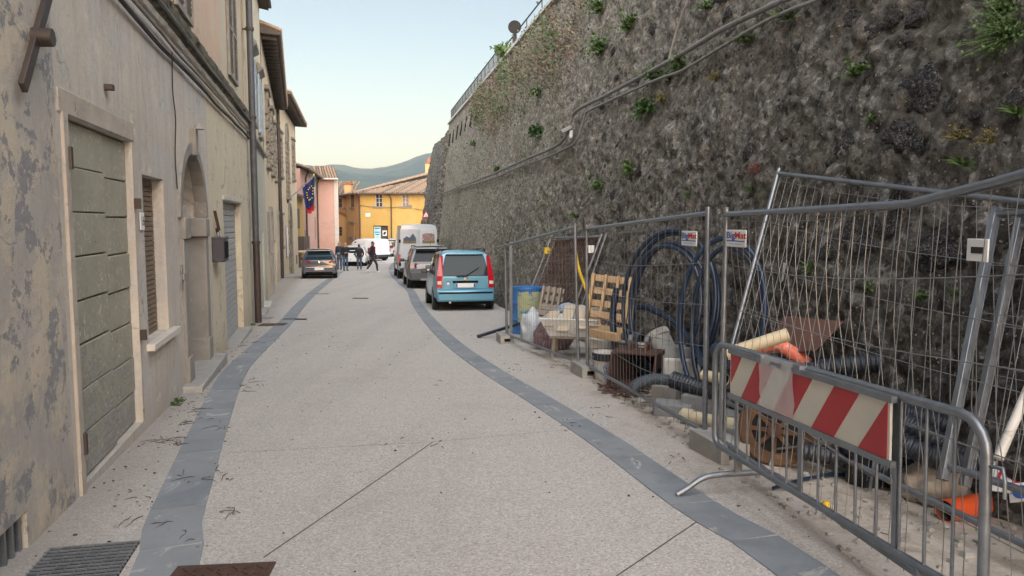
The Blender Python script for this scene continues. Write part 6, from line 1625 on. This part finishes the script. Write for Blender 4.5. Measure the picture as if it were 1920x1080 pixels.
# ================================================================== VEHICLES
def ring(y, zl, zb, zr, wl, wb, wr, dy=0., crown=.05):
    """half section: sill .. belt .. roof; dy moves the roof points along the car"""
    return [Vector((wl * .86, y, zl)), Vector((wl, y, zl + .10)), Vector((max(wl, wb) + .012, y, (zl + zb) * .5 + .02)), Vector((wb, y, zb)),
            Vector((lerp(wb, wr, .5) + .015, y + dy * .5, lerp(zb, zr, .5))), Vector((wr, y + dy, zr - .035)), Vector((wr * .72, y + dy, zr + crown * .6)), Vector((0, y + dy, zr + crown))]
def car_body(t, rings, paint, bevel=.035):
    mb = MB(); n = len(rings[0])
    for rg in rings:
        for p in rg: mb.v.append(tuple(p))
        for p in rg: mb.v.append((-p.x, p.y, p.z))
    m = 2 * n
    for i in range(len(rings) - 1):
        for k in range(n - 1):
            a = i * m + k; mb.f.append((a, a + m, a + m + 1, a + 1)); b = a + n; mb.f.append((b, b + 1, b + m + 1, b + m))
    for i, fl in ((0, 1), (len(rings) - 1, 0)):
        for k in range(n - 1):
            a = i * m + k; b = a + n; f = (a, a + 1, b + 1, b); mb.f.append(f if fl else f[::-1])
    mb.m = [0] * len(mb.f)
    me = mb.mesh('body', paint)
    bm = bmesh.new(); bm.from_mesh(me); bmesh.ops.remove_doubles(bm, verts=bm.verts, dist=1e-4); bmesh.ops.recalc_face_normals(bm, faces=bm.faces); bm.to_mesh(me); bm.free()
    o = link('body', me, t, bevel, seg=3); return o
def patch(rings, i, j, k0, k1, u0, u1, v0, v1, off, sgn=1):
    """four corners on the side between rings i, j and section points k0, k1"""
    def at(u, v):
        p = rings[i][k0].lerp(rings[j][k0], u).lerp(rings[i][k1].lerp(rings[j][k1], u), v); return Vector((sgn * p.x, p.y, p.z))
    q = [at(u0, v0), at(u1, v0), at(u1, v1), at(u0, v1)]; nrm = (q[1] - q[0]).cross(q[3] - q[0]).normalized()
    if nrm.x * sgn < 0: nrm = -nrm
    return [p + nrm * off for p in q]
def wheel(t, x, y, r, wd, rim='alloy', side=-1):
    m = Matrix.Rotation(R(90), 4, 'Y'); o = thing_part('wheel', t, (x, y, r))
    tr = MB().lathe([(r * .62, -wd / 2), (r * .93, -wd / 2), (r, -wd * .36), (r, wd * .36), (r * .93, wd / 2), (r * .62, wd / 2), (r * .62, -wd / 2)], 28, 0, m).build('wheel', M['tyre'], t, smooth=40, loc=(x, y, r))
    rm = MB().lathe([(0, side * wd * .42), (r * .18, side * wd * .44), (r * .2, side * wd * .40), (r * .60, side * wd * .36), (r * .64, side * wd * .5), (r * .64, 0)], 24, 0, m).build('rim', M[rim], tr, smooth=40)
    for k in range(5): a = k * 2 * math.pi / 5; MB().bar((side * wd * .43, 0, 0), (side * wd * .43, r * .58 * math.cos(a), r * .58 * math.sin(a)), .05, .03, (1, 0, 0)).build('spoke', M[rim], tr)
def thing_part(*a): return None
def car(name, label, cat, x, y, head, spec, paint, group='parked vehicles'):
    t = thing(name, label, cat, gnd(x, y), math.atan2(-head[0], head[1]), group, rx=-math.atan((gz(y) - gz(y + 3)) / 3))
    car_body(t, spec['rings'], M[paint]); 
    W_, L_ = spec['w'], spec['l']
    MB().box((0, L_ / 2, .24), (W_ * .88, L_ * .92, .16)).build('underbody', M['black'], t)
    r = spec['r']; tw = spec.get('tw', .2)
    for yy in spec['axles']:
        for s in (-1, 1):
            wheel(t, s * (W_ / 2 - tw / 2 + .012), yy, r, tw, spec.get('rim', 'alloy'), s)
            MB().lathe([(r * 1.0, 0), (r * 1.16, 0)], 24, 0, Matrix.Translation((s * (W_ / 2 + .016), yy, r)) @ Matrix.Rotation(R(90), 4, 'Y')).build('wheel_arch', M['black'], t)
    return t
def strip_rear(rg, z0, z1, inset, off, t, name, mat, cornerr=0., parent=None, yextra=0.):
    """panel on the rear face between two heights"""
    def at(z):
        for a, b in zip(rg, rg[1:]):
            if a.z <= z <= b.z: k = (z - a.z) / max(1e-6, b.z - a.z); return a.x + (b.x - a.x) * k, a.y + (b.y - a.y) * k
        return rg[-2].x, rg[-2].y
    (xa, ya), (xb, yb) = at(z0), at(z1)
    mb = MB().add([(-(xa - inset), ya - off, z0), (xa - inset, ya - off, z0), (xb - inset, yb - off, z1), (-(xb - inset), yb - off, z1), (-(xa - inset), ya + .03, z0), (xa - inset, ya + .03, z0), (xb - inset, yb + .03, z1), (-(xb - inset), yb + .03, z1)],
                  [(0, 1, 2, 3), (0, 4, 5, 1), (1, 5, 6, 2), (2, 6, 7, 3), (3, 7, 4, 0)])
    return mb.build(name, M[mat], parent or t, bevel=cornerr)
def side_windows(t, rg, spans, k0=3, k1=5, mat='glass_car'):
    for i, j, u0, u1, v0, v1 in spans:
        for s in (-1, 1):
            q = patch(rg, i, j, k0, 4, u0, u1, v0, 1., .008, s); q2 = patch(rg, i, j, 4, k1, u0, u1, 0., v1, .008, s)
            MB().add(q + q2[2:], [(0, 1, 2, 3), (3, 2, 4, 5)]).build('side_window', M[mat], t)
def plate(t, y, z, w=.52, h=.115, x=0.):
    p = MB().box((x, y, z), (w, .012, h)).build('licence_plate', M['paper_white'], t, bevel=.003)
    for s in (-1, 1): MB().box((x + s * (w / 2 - .022), y - .0075, z), (.04, .004, h - .01)).build('plate_band', M['ink_blue'], p)
def mirror(t, x, y, z, mat):
    for s in (-1, 1): MB().box((s * x, y, z), (.17, .10, .13)).bar((s * (x - .14), y + .03, z - .03), (s * x, y, z), .05, .04).build('mirror', M[mat], t, bevel=.02)
# ---- small tall hatchback, blue
def panda():
    W_ = 1.58; w = W_ / 2
    rg = [ring(.0, .30, .86, 1.50, w * .93, w * .93, w * .73, .17), ring(.13, .26, .88, 1.525, w * .99, w * .965, w * .76, .17), ring(.75, .24, .88, 1.54, w, w * .97, w * .79), ring(1.55, .24, .88, 1.54, w, w * .97, w * .79), ring(2.15, .24, .88, 1.50, w, w * .97, w * .77),
          ring(2.78, .24, .89, .93, w, w * .96, w * .88, 0, .03), ring(3.35, .26, .80, .84, w * .97, w * .92, w * .80, 0, .02), ring(3.54, .32, .62, .66, w * .82, w * .80, w * .6, 0, .01)]
    t = car('parked_hatchback', 'light blue small hatchback parked nearest the fences by the stone wall', 'car', -1.2, 19.22, (-.19, 1.), dict(rings=rg, w=W_, l=3.54, r=.285, axles=(.62, 2.9), tw=.165, rim='galv_dark'), 'paint_blue')
    side_windows(t, rg, [(1, 2, .35, .92, .14, .9), (2, 3, .06, .95, .1, .92), (3, 4, .05, .98, .1, .92)])
    for s in (-1, 1): MB().add(patch(rg, 4, 5, 3, 5, .06, .60, .12, .75, .008, s)[:3] + [patch(rg, 4, 5, 3, 5, .0, .6, .12, .85, .008, s)[3]], [(0, 1, 2, 3)]).build('side_window', M['glass_car'], t)
    g = strip_rear(rg[0], .90, 1.455, .085, .012, t, 'rear_window', 'glass_car', .012)
    MB().box((0, .14, 1.47), (.95, .1, .03)).build('spoiler', M['paint_blue'], t, bevel=.01)
    # seat backs seen as dark shapes behind the glass are left to the tinted glass; wiper
    MB().tube([(.02, -.03, .905), (.10, -.012, .96), (.36, .015, 1.12)], .009, 6).build('wiper', M['black'], g); MB().box((-.08, -.025, .905), (.3, .03, .03)).build('wiper_cover', M['black'], g)
    for s in (-1, 1):
        MB().add([(s * .745, -.02, .60), (s * .60, -.026, .60), (s * .585, -.026, .90), (s * .565, .10, 1.43), (s * .635, .12, 1.45), (s * .735, .0, .92), (s * .75, .12, .60), (s * .74, .14, .90), (s * .65, .24, 1.43)], [(0, 1, 2, 5), (2, 3, 4, 5), (0, 5, 7, 6), (5, 4, 8, 7)]).build('tail_light', M['lens_red'], t)
        MB().box((s * .675, -.028, .735), (.105, .02, .085)).build('reversing_light', M['lens_clear'], t, bevel=.005)
    strip_rear(rg[0], .56, .88, .16, .008, t, 'tailgate', 'paint_blue', .012)
    MB().box((0, -.02, .755), (.66, .03, .06)).build('handle_recess', M['black'], t, bevel=.01); plate(t, -.03, .665, .5, .11); MB().box((0, -.012, .665), (.62, .02, .17)).build('plate_recess', M['paint_blue'], t, bevel=.01)
    MB().lathe([(0, 0), (.045, 0), (.045, .012), (0, .012)], 18, 0, Matrix.Translation((0, -.012, .835)) @ Matrix.Rotation(R(90), 4, 'X')).build('badge', M['chrome'], t)
    b = MB().box((0, -.005, .40), (1.5, .20, .30)).build('rear_bumper', M['paint_blue'], t, bevel=.05); MB().box((0, -.10, .475), (1.40, .03, .045)).build('bumper_strip', M['black'], b, bevel=.01)
    MB().tube([(-.42, -.10, .235), (-.42, .1, .235)], .04, 12, cap=False).tube([(-.42, -.098, .235), (-.42, .1, .235)], .03, 12, cap=True).build('exhaust', M['chrome'], t, smooth=40)
    for s in (-1, 1): MB().tube([(s * .56, .42, 1.545), (s * .575, .5, 1.60), (s * .59, 1.3, 1.62), (s * .575, 1.95, 1.60), (s * .565, 2.05, 1.545)], .02, 8).build('roof_rail', M['black_plastic'], t, smooth=50)
    MB().box((0, 1.35, 1.575), (1.0, 1.1, .02)).build('roof_panel', M['black'], t, bevel=.008)
    MB().tube([(0, .42, 1.56), (0, .34, 1.74)], .006, 5).build('aerial', M['black'], t)
    mirror(t, .90, 2.22, .98, 'black_plastic')
    pw_ = MB().lathe([(0, 0), (.035, 0), (.035, .004), (0, .004)], 12, 0, Matrix.Translation((-.45, -.022, .715)) @ Matrix.Rotation(R(90), 4, 'X')).build('paw_sticker', M['paper_white'], t)
    for dx, dz in ((-.045, .03), (-.018, .052), (.018, .052), (.045, .03)): MB().lathe([(0, 0), (.013, 0), (.013, .004), (0, .004)], 8, 0, Matrix.Translation((-.45 + dx, -.022, .715 + dz)) @ Matrix.Rotation(R(90), 4, 'X')).build('paw_toe', M['ink_black'], pw_)
panda()
# ---- grey SUV
def suv(name, label, x, y, head, paint, W_=1.80, L_=4.35, H_=1.62, roof='paint_silver', plate_y=.72, rails=True, lens_='lens_red'):
    w = W_ / 2
    rg = [ring(.0, .38, 1.0, H_ - .05, w * .93, w * .92, w * .70, .26), ring(.16, .30, 1.02, H_ - .02, w * .99, w * .95, w * .74, .24), ring(.95, .30, 1.02, H_, w, w * .96, w * .77), ring(1.9, .30, 1.0, H_, w, w * .96, w * .78), ring(2.6, .30, .98, H_ - .05, w, w * .96, w * .76),
          ring(3.3, .30, 1.0, 1.06, w, w * .95, w * .86, 0, .03), ring(4.1, .32, .92, .96, w * .96, w * .90, w * .78, 0, .02), ring(L_, .40, .72, .76, w * .82, w * .8, w * .6, 0, .01)]
    t = car(name, label, 'car', x, y, head, dict(rings=rg, w=W_, l=L_, r=.345, axles=(.85, 3.5), tw=.21), paint)
    side_windows(t, rg, [(1, 2, .3, .95, .14, .9), (2, 3, .05, .96, .1, .92), (3, 4, .04, .98, .1, .9)], mat='glass_dark')
    strip_rear(rg[0], 1.06, H_ - .13, .07, .012, t, 'rear_window', 'glass_dark', .012)
    MB().box((0, .16, H_ - .04), (1.18, .30, .04)).build('spoiler', M[roof], t, bevel=.015)
    strip_rear(rg[0], .62, 1.03, .14, .008, t, 'tailgate', paint, .015)
    for s in (-1, 1):
        MB().add([(s * .87, .05, .82), (s * .56, -.03, .84), (s * .55, -.03, .99), (s * .84, .06, 1.04), (s * .89, .28, .86), (s * .87, .28, 1.03)], [(0, 1, 2, 3), (0, 3, 5, 4)]).build('tail_light', M['lens_dark'], t)
        MB().box((s * .62, -.055, .47), (.2, .02, .08)).build('rear_reflector', M[lens_], t, bevel=.005)
    b = MB().box((0, .0, .50), (1.68, .22, .34)).build('rear_bumper', M['grey_iron'], t, bevel=.05); MB().box((0, -.10, .37), (.9, .04, .08)).build('skid_plate', M['galv'], b, bevel=.01)
    plate(t, -.035, plate_y, .5, .11)
    MB().box((0, -.02, .93), (.9, .02, .035)).build('trim_bar', M['chrome'], t, bevel=.004)
    if rails:
        for s in (-1, 1): MB().tube([(s * .60, .5, H_ + .02), (s * .62, .6, H_ + .07), (s * .63, 2.2, H_ + .07), (s * .62, 2.35, H_ + .01)], .022, 8).build('roof_rail', M['grey_iron'], t, smooth=50)
    MB().tube([(0, .45, H_ + .03), (0, .36, H_ + .2)], .006, 5).build('aerial', M['black'], t)
    mirror(t, w + .09, 2.75, 1.08, 'black_plastic')
    MB().box((0, .9, H_ + .052), (1.1, 1.2, .012)).build('roof_skin', M[roof], t)
    return t
t = suv('parked_suv', 'dark grey sport utility car parked between the blue hatchback and the van', -3.12, 29.0, (-.2, 1.), 'paint_grey')
MB().box((-.42, -.04, .86), (.34, .012, .16)).build('reflection_panel', M['paint_silver'], t, bevel=.01)
suv('parked_suv', 'white sport utility car parked farthest away near the yellow house', -12.25, 77.0, (.1, 1.), 'paint_white', roof='paint_white', plate_y=.85)
# ---- hatchbacks
def hatch(name, label, x, y, head, paint, W_=1.74, L_=4.0, H_=1.46, roof=None, lens_='lens_red', plate_z=.50):
    w = W_ / 2
    rg = [ring(.0, .30, .90, H_ - .06, w * .92, w * .92, w * .66, .42), ring(.18, .24, .93, H_ - .02, w * .99, w * .95, w * .70, .36), ring(.9, .22, .93, H_, w, w * .96, w * .74), ring(1.8, .22, .91, H_, w, w * .96, w * .75), ring(2.4, .22, .90, H_ - .05, w, w * .96, w * .73),
          ring(3.1, .22, .88, .93, w, w * .95, w * .86, 0, .03), ring(3.75, .24, .78, .82, w * .95, w * .90, w * .78, 0, .02), ring(L_, .30, .58, .62, w * .80, w * .78, w * .6, 0, .01)]
    t = car(name, label, 'car', x, y, head, dict(rings=rg, w=W_, l=L_, r=.31, axles=(.72, 3.25), tw=.2), paint)
    side_windows(t, rg, [(1, 2, .3, .95, .14, .88), (2, 3, .05, .96, .1, .9), (3, 4, .04, .98, .1, .9)], mat='glass_dark')
    g = strip_rear(rg[0], .95, H_ - .12, .07, .012, t, 'rear_window', 'glass_car', .012)
    MB().box((0, .34, H_ - .035), (1.08, .30, .035)).build('spoiler', M[roof or paint], t, bevel=.012)
    if roof: MB().box((0, 1.25, H_ + .047), (1.12, 1.6, .012)).build('roof_skin', M[roof], t)
    strip_rear(rg[0], .56, .93, .12, .008, t, 'tailgate', paint, .015)
    for s in (-1, 1):
        MB().add([(s * .84, .04, .76), (s * .42, -.028, .80), (s * .40, -.028, .87), (s * .60, -.02, .93), (s * .82, .06, .95), (s * .87, .30, .80), (s * .86, .30, .93)], [(0, 1, 2, 3, 4), (0, 4, 6, 5)]).build('tail_light', M[lens_], t)
        MB().box((s * .60, -.055, .38), (.24, .02, .06)).build('rear_reflector', M['lens_dark'], t, bevel=.005)
    b = MB().box((0, .0, .43), (1.62, .20, .36)).build('rear_bumper', M[paint], t, bevel=.05); MB().box((0, -.09, .30), (1.3, .04, .10)).build('diffuser', M['black'], b, bevel=.01); MB().box((0, -.098, .585), (1.3, .03, .02)).build('crease', M['chrome' if paint == 'paint_dark' else paint], b)
    plate(t, -.108, plate_z, .52, .115); MB().lathe([(0, 0), (.05, 0), (.05, .012), (0, .012)], 14, 0, Matrix.Translation((0, -.012, .855)) @ Matrix.Rotation(R(90), 4, 'X')).build('badge', M['chrome'], t)
    MB().tube([(0, .55, H_ + .03), (0, .42, H_ + .22)], .006, 5).build('aerial', M['black'], t); MB().tube([(0, -.0, .97), (.3, .12, 1.08)], .009, 5).build('wiper', M['black'], g)
    mirror(t, w + .08, 2.55, .98, 'black_plastic')
    return t
hatch('parked_hatchback', 'dark blue-grey hatchback with pale roof parked at the palazzo wall', -9.72, 37.6, (-.235, 1.), 'paint_dark', roof='paint_silver')
hatch('parked_hatchback', 'white hatchback standing behind the group of people', -11.55, 54.6, (-.12, 1.), 'paint_white', lens_='lens_red')
hatch('parked_hatchback', 'silver car half hidden behind the white panel van', -12.35, 71.5, (.12, 1.), 'paint_silver')
# ---- tall delivery van
def van():
    W_, L_, H_ = 2.02, 5.4, 2.72; w = W_ / 2
    def vr(y, zl, zr, wl, wr, dy=0., zb=None): return ring(y, zl, zb or 1.35, zr, wl, wl * .995, wr, dy, .05)
    rg = [vr(.0, .42, H_ - .04, w * .95, w * .84, .10), vr(.10, .38, H_ - .02, w, w * .87, .08), vr(1.8, .36, H_, w, w * .88), vr(3.7, .36, H_ - .02, w, w * .87), vr(4.1, .36, 2.40, w, w * .84),
          ring(4.75, .36, 1.30, 1.36, w, w * .95, w * .84, 0, .03), ring(5.2, .38, 1.05, 1.1, w * .95, w * .9, w * .75, 0, .02), ring(L_, .42, .80, .84, w * .85, w * .8, w * .6, 0, .01)]
    t = car('parked_van', 'tall pale grey delivery van parked ahead of the grey sport utility car', 'van', -4.62, 37.1, (-.205, 1.), dict(rings=rg, w=W_, l=L_, r=.345, axles=(.95, 4.55), tw=.21, rim='galv_dark'), 'paint_van')
    for s in (-1, 1):
        d = MB().box((s * .475, -.02, 1.52), (.88, .03, 1.95)).build('rear_door', M['paint_van'], t, bevel=.02); d.location = (0, 0, 0)
        for z in (.75, 1.9): MB().box((s * .94, -.025, z), (.1, .07, .16)).build('hinge', M['black'], d, bevel=.01)
        MB().box((s * .945, -.01, .98), (.11, .05, .56)).build('tail_light', M['lens_red'], t, bevel=.01)
        g = MB().box((s * .45, -.038, 2.05), (.68, .012, .70)).build('door_window', M['paint_van'], d, bevel=.01)
    MB().box((0, -.04, 1.0), (.06, .05, .3)).build('handle', M['black'], t, bevel=.01)
    dd = [o for o in t.children if o.name.startswith('rear_door')]
    # printed pictures on the doors: hills, a field and a building
    def pic(parent, poly, mat): MB().prism(poly, -.052, -.047).build('print', M[mat], parent)
    pic(dd[0], [(-.76, 1.900), (-.14, 1.900), (-.14, 2.040), (-.28, 2.280), (-.46, 2.060), (-.60, 2.140), (-.76, 2.020)], 'jeans_grey'); pic(dd[0], [(-.77, 1.780), (-.13, 1.780), (-.13, 1.895), (-.77, 1.895)], 'leaf_dry')
    pic(dd[1], [(.18, 1.920), (.78, 1.920), (.78, 2.220), (.62, 2.280), (.34, 2.280), (.18, 2.220)], 'bag_purple'); pic(dd[1], [(.17, 1.780), (.79, 1.780), (.79, 1.915), (.17, 1.915)], 'leaf_dry')
    link('lettering', text_mesh('SAPORI', .13, M['ink_black']), dd[1], 0, (.48, -.054, 1.75), (R(90), 0, 0)) if False else None
    MB().box((0, -.02, .47), (1.9, .16, .20)).build('rear_bumper', M['black_plastic'], t, bevel=.03); plate(t, -.05, .62)
    mirror(t, 1.16, 4.25, 1.62, 'black_plastic'); mb = MB()
    for s in (-1, 1): MB().add(patch(rg, 4, 5, 3, 5, .02, .55, .1, .85, .01, s), [(0, 1, 2, 3)]).build('side_window', M['glass_dark'], t)
    for s in (-1, 1): MB().bar((s * 1.015, .3, .75), (s * 1.015, 4.2, .75), .03, .10).build('side_moulding', M['black_plastic'], t, bevel=.01)
van()
# ---- white panel van crossing
def small_van():
    W_, L_, H_ = 1.80, 4.3, 1.84; w = W_ / 2
    rg = [ring(.0, .38, 1.05, H_ - .05, w * .96, w * .96, w * .84, .10), ring(.10, .32, 1.05, H_ - .02, w, w * .98, w * .86, .06), ring(1.5, .3, 1.05, H_, w, w * .98, w * .87), ring(2.3, .3, 1.05, H_, w, w * .98, w * .86), ring(2.75, .3, 1.05, H_ - .1, w, w * .98, w * .8),
          ring(3.45, .3, 1.05, 1.12, w, w * .95, w * .82, 0, .03), ring(4.05, .32, .9, .95, w * .95, w * .9, w * .75, 0, .02), ring(L_, .36, .7, .74, w * .82, w * .8, w * .6, 0, .01)]
    t = car('panel_van', 'white panel van standing across the street behind the people', 'van', -10.95, 63.2, (-.80, .60), dict(rings=rg, w=W_, l=L_, r=.32, axles=(.7, 3.4), tw=.19, rim='galv_dark'), 'paint_white')
    for s in (-1, 1):
        MB().add(patch(rg, 3, 4, 3, 5, .15, .98, .1, .8, .008, s), [(0, 1, 2, 3)]).build('side_window', M['glass_dark'], t); MB().add(patch(rg, 4, 5, 3, 5, .02, .6, .1, .75, .008, s), [(0, 1, 2, 3)]).build('side_window', M['glass_dark'], t)
        MB().box((s * (w * .99), 1.55, 1.0), (.03, 1.0, 1.2)).build('sliding_door', M['paint_white'], t, bevel=.012); MB().box((s * (w + .012), 2.0, 1.0), (.02, .05, .16)).build('door_handle', M['black'], t)
        MB().box((s * .86, -.005, 1.0), (.1, .05, .5)).build('tail_light', M['lens_red'], t, bevel=.01); MB().bar((s * (w + .008), .2, .62), (s * (w + .008), 3.2, .62), .02, .06).build('side_moulding', M['black_plastic'], t)
    MB().box((0, -.0, .42), (1.7, .16, .22)).build('rear_bumper', M['black_plastic'], t, bevel=.03); plate(t, -.03, .78)
    mirror(t, w + .1, 2.95, 1.2, 'black_plastic')
small_van()
# ================================================================== PEOPLE
def person(label, x, y, face, height, pose, top, low, shoe, hair, skin, inner=None, arm='down'):
    k = height * 1.05 / 1.75; t = thing('person', label, 'person', gnd(x, y), face, 'people on the street')
    J = {}; E = []; RAD = {}
    def j(n, p, r): J[n] = Vector(p) * k; RAD[n] = r * k if not isinstance(r, tuple) else (r[0] * k, r[1] * k)
    st = .0 if pose == 'stand' else .28
    j('pelvis', (0, 0, .95), (.15, .11)); j('waist', (0, .01, 1.10), (.145, .105)); j('chest', (0, .0, 1.30), (.17, .115)); j('neckb', (0, -.005, 1.46), (.085, .07)); j('neck', (0, .01, 1.53), .052)
    j('headl', (0, .03, 1.60), (.068, .082)); j('headm', (0, .03, 1.67), (.078, .096)); j('headt', (0, .02, 1.735), (.058, .07))
    for s, n in ((-1, 'l'), (1, 'r')):
        f = st * (1 if s > 0 else -1)
        j('hip' + n, (s * .09, 0, .90), .088); j('knee' + n, (s * .10, f * .55 + (.10 if st and s > 0 else .02), .50), .058)
        j('ank' + n, (s * .10, f * (1.05 if s > 0 else 1.25), .10 + (.10 if st and s < 0 else 0)), .042); j('heel' + n, (s * .10, J['ank' + n].y / k - .02, .045 + (.07 if st and s < 0 else 0)), .040); j('toe' + n, (s * .12, J['ank' + n].y / k + .17, .035 + (.0 if st and s < 0 else 0)), .036)
        j('sho' + n, (s * .185, 0, 1.42), .072)
        if arm == 'down' or (arm == 'one' and s < 0): el, wr, ha = (s * .25, -.03 - f * .25, 1.14), (s * .25, .06 - f * .5, .90), (s * .245, .09 - f * .55, .83)
        elif arm == 'pocket': el, wr, ha = (s * .29, -.08, 1.14), (s * .21, .05, .95), (s * .19, .07, .90)
        else: el, wr, ha = (s * .24, .02, 1.14), (s * .13, .24, 1.12), (s * .09, .30, 1.14)
        j('elb' + n, el, .047); j('wri' + n, wr, .030); j('han' + n, ha, (.036, .022))
        E += [('pelvis', 'hip' + n), ('hip' + n, 'knee' + n), ('knee' + n, 'ank' + n), ('ank' + n, 'heel' + n), ('heel' + n, 'toe' + n), ('neckb', 'sho' + n), ('sho' + n, 'elb' + n), ('elb' + n, 'wri' + n), ('wri' + n, 'han' + n)]
        base = Vector(J['han' + n]); d = (J['han' + n] - J['wri' + n]).normalized(); sd_ = d.cross(Vector((0, 1, 0)))
        sd_ = sd_.normalized() if sd_.length > .2 else Vector((1, 0, 0)); fw = sd_.cross(d)
        for q in range(5):
            o = (q - 2) * .017; L = (.045, .075, .082, .076, .06)[q]
            a = base + fw * o * k * (1 if q else 1.3) + (d * .01 if q else d * -.03) * k; b = a + (d * L * .6 + (fw * -.02 if q == 0 else fw * 0)) * k; c = b + (d * L * .35 + sd_ * -.02 * s) * k
            J['f%d%s1' % (q, n)] = b; J['f%d%s2' % (q, n)] = c; RAD['f%d%s1' % (q, n)] = .0085 * k; RAD['f%d%s2' % (q, n)] = .007 * k
            E += [('han' + n, 'f%d%s1' % (q, n)), ('f%d%s1' % (q, n), 'f%d%s2' % (q, n))]
    E += [('pelvis', 'waist'), ('waist', 'chest'), ('chest', 'neckb'), ('neckb', 'neck'), ('neck', 'headl'), ('headl', 'headm'), ('headm', 'headt')]
    names = list(J); ix = {n: i for i, n in enumerate(names)}
    me = bpy.data.meshes.new('body'); me.from_pydata([tuple(J[n]) for n in names], [(ix[a], ix[b]) for a, b in E], [])
    o = bpy.data.objects.new('body', me); COL.objects.link(o)
    sk = o.modifiers.new('skin', 'SKIN'); sk.use_smooth_shade = True
    for n in names:
        v = me.skin_vertices[0].data[ix[n]]; r = RAD[n]; r = tuple(q * 1.28 for q in r) if isinstance(r, tuple) else (r * 1.28, r * 1.28); v.radius = r; v.use_root = (n == 'pelvis')
    o.modifiers.new('sub', 'SUBSURF').levels = 1; o.modifiers['sub'].render_levels = 1
    bpy.context.view_layer.update()
    bme = bpy.data.meshes.new_from_object(o.evaluated_get(bpy.context.evaluated_depsgraph_get())); bpy.data.objects.remove(o); bpy.data.meshes.remove(me)
    bme.materials.clear()
    for m in (skin, top, low, shoe, inner or top): bme.materials.append(M[m])
    segs = []
    for a, b in E:
        z = 1
        if a[:2] in ('ne',) and (b.startswith('head')) or a.startswith('head') or b == 'neck': z = 0
        elif a.startswith('wri') or a.startswith('han') or a[0] == 'f' or b.startswith('han'): z = 0
        elif a.startswith(('hip', 'knee')) or b.startswith('hip'): z = 2
        elif a.startswith(('ank', 'heel')): z = 3
        segs.append((J[a], J[b], z))
    for p in bme.polygons:
        c = p.center; best = 9e9; bz = 1
        for a, b, z in segs:
            ab = b - a; u = max(0, min(1, (c - a).dot(ab) / max(1e-9, ab.length_squared))); dd = (c - a - ab * u).length
            if dd < best: best = dd; bz = z
        if bz == 1 and c.z < .93 * k: bz = 2
        if bz == 2 and c.z > .97 * k: bz = 1
        if inner and bz == 1 and c.y > .06 and abs(c.x) < .07 and c.z > 1.0: bz = 4
        p.material_index = bz; p.use_smooth = True
    bme.name = 'body'; link('body', bme, t)
    # hair, ears, face
    hp = J['headm']; bm = bmesh.new(); bmesh.ops.create_icosphere(bm, subdivisions=3, radius=1.)
    bmesh.ops.delete(bm, geom=[v for v in bm.verts if v.co.z < (-.15 if True else 0) or (v.co.y > .45 and v.co.z < .55)], context='VERTS')
    for v in bm.verts: v.co = Vector((v.co.x * .084, v.co.y * .102 - .006, v.co.z * .10 + .012)) * k + hp
    hm = bpy.data.meshes.new('hair'); bm.to_mesh(hm); bm.free(); hm.materials.append(M[hair]); hm.polygons.foreach_set('use_smooth', [True] * len(hm.polygons)); link('hair', hm, t)
    for s in (-1, 1):
        MB().lathe([(0, -.012), (.02, -.01), (.022, .01), (0, .014)], 8, 0, Matrix.Translation(hp + Vector((s * .08, .005, -.02)) * k) @ Matrix.Rotation(R(90), 4, 'Y')).build('ear', M[skin], t, smooth=60)
        MB().lathe([(0, -.006), (.009, 0), (0, .006)], 8, 0, Matrix.Translation(hp + Vector((s * .03, .092, .0)) * k)).build('eye', M['hair_dark'], t)
    MB().add([hp + Vector(q) * k for q in ((0, .095, .01), (-.014, .09, -.03), (.014, .09, -.03), (0, .125, -.028))], [(0, 1, 3), (0, 3, 2), (1, 2, 3)]).build('nose', M[skin], t)
    MB().box(hp + Vector((0, .088, -.055)) * k, (.045 * k, .012, .008)).build('mouth', M['red_cloth'], t)
    # open jacket hem
    pz = .93 * k; MB().lathe([(.155 * k, pz - .05), (.165 * k, pz), (.15 * k, pz + .12)], 20, 0, Matrix.Scale(.78, 4, (0, 1, 0))).build('jacket_hem', M[top], t, smooth=60)
    return t
def at_px(u, v): p = G(u, v); return p.x, p.y
person('grey haired person in navy jacket and jeans, leftmost of the group by the hatchback', *at_px(637, 505.5), R(165), 1.76, 'stand', 'jacket_navy', 'jeans', 'shoe_dark', 'hair_grey', 'skin', 'shirt_grey', 'down')
person('person in black jacket and light blue jeans holding hands in front', *at_px(648, 508), R(215), 1.74, 'stand', 'jacket_black', 'jeans', 'shoe_dark', 'hair_grey', 'skin', None, 'front')
person('slim person in dark hooded jacket with hands in pockets before the white hatchback', *at_px(674, 508), R(20), 1.64, 'stand', 'jacket_black', 'jeans_grey', 'shoe_white', 'hair_dark', 'skin_dark', None, 'pocket')
t = person('walking person in dark clothes and white trainers with a red-black backpack', *at_px(699, 511), R(-92), 1.80, 'walk', 'jacket_black', 'trousers', 'shoe_white', 'hair_dark', 'skin_dark', None, 'down')
MB().box((0, -.20, 1.33), (.28, .15, .40)).build('backpack', M['red_cloth'], t, bevel=.05)

# ================================================================== HAZE
t = NT('air'); t.n.remove(t.b); pv = t.n.new('ShaderNodeVolumePrincipled'); pv.inputs['Color'].default_value = (.52, .70, 1., 1); pv.inputs['Density'].default_value = .00009; pv.inputs['Anisotropy'].default_value = 0.
t.l.new(pv.outputs[0], t.n['Material Output'].inputs['Volume'])
hz = MB().box((0, 2300, 200), (13000, 5800, 460)).build('haze', t.m); hz['kind'] = 'stuff'; hz['label'] = 'thin bluish evening haze in the air'; hz['category'] = 'haze'
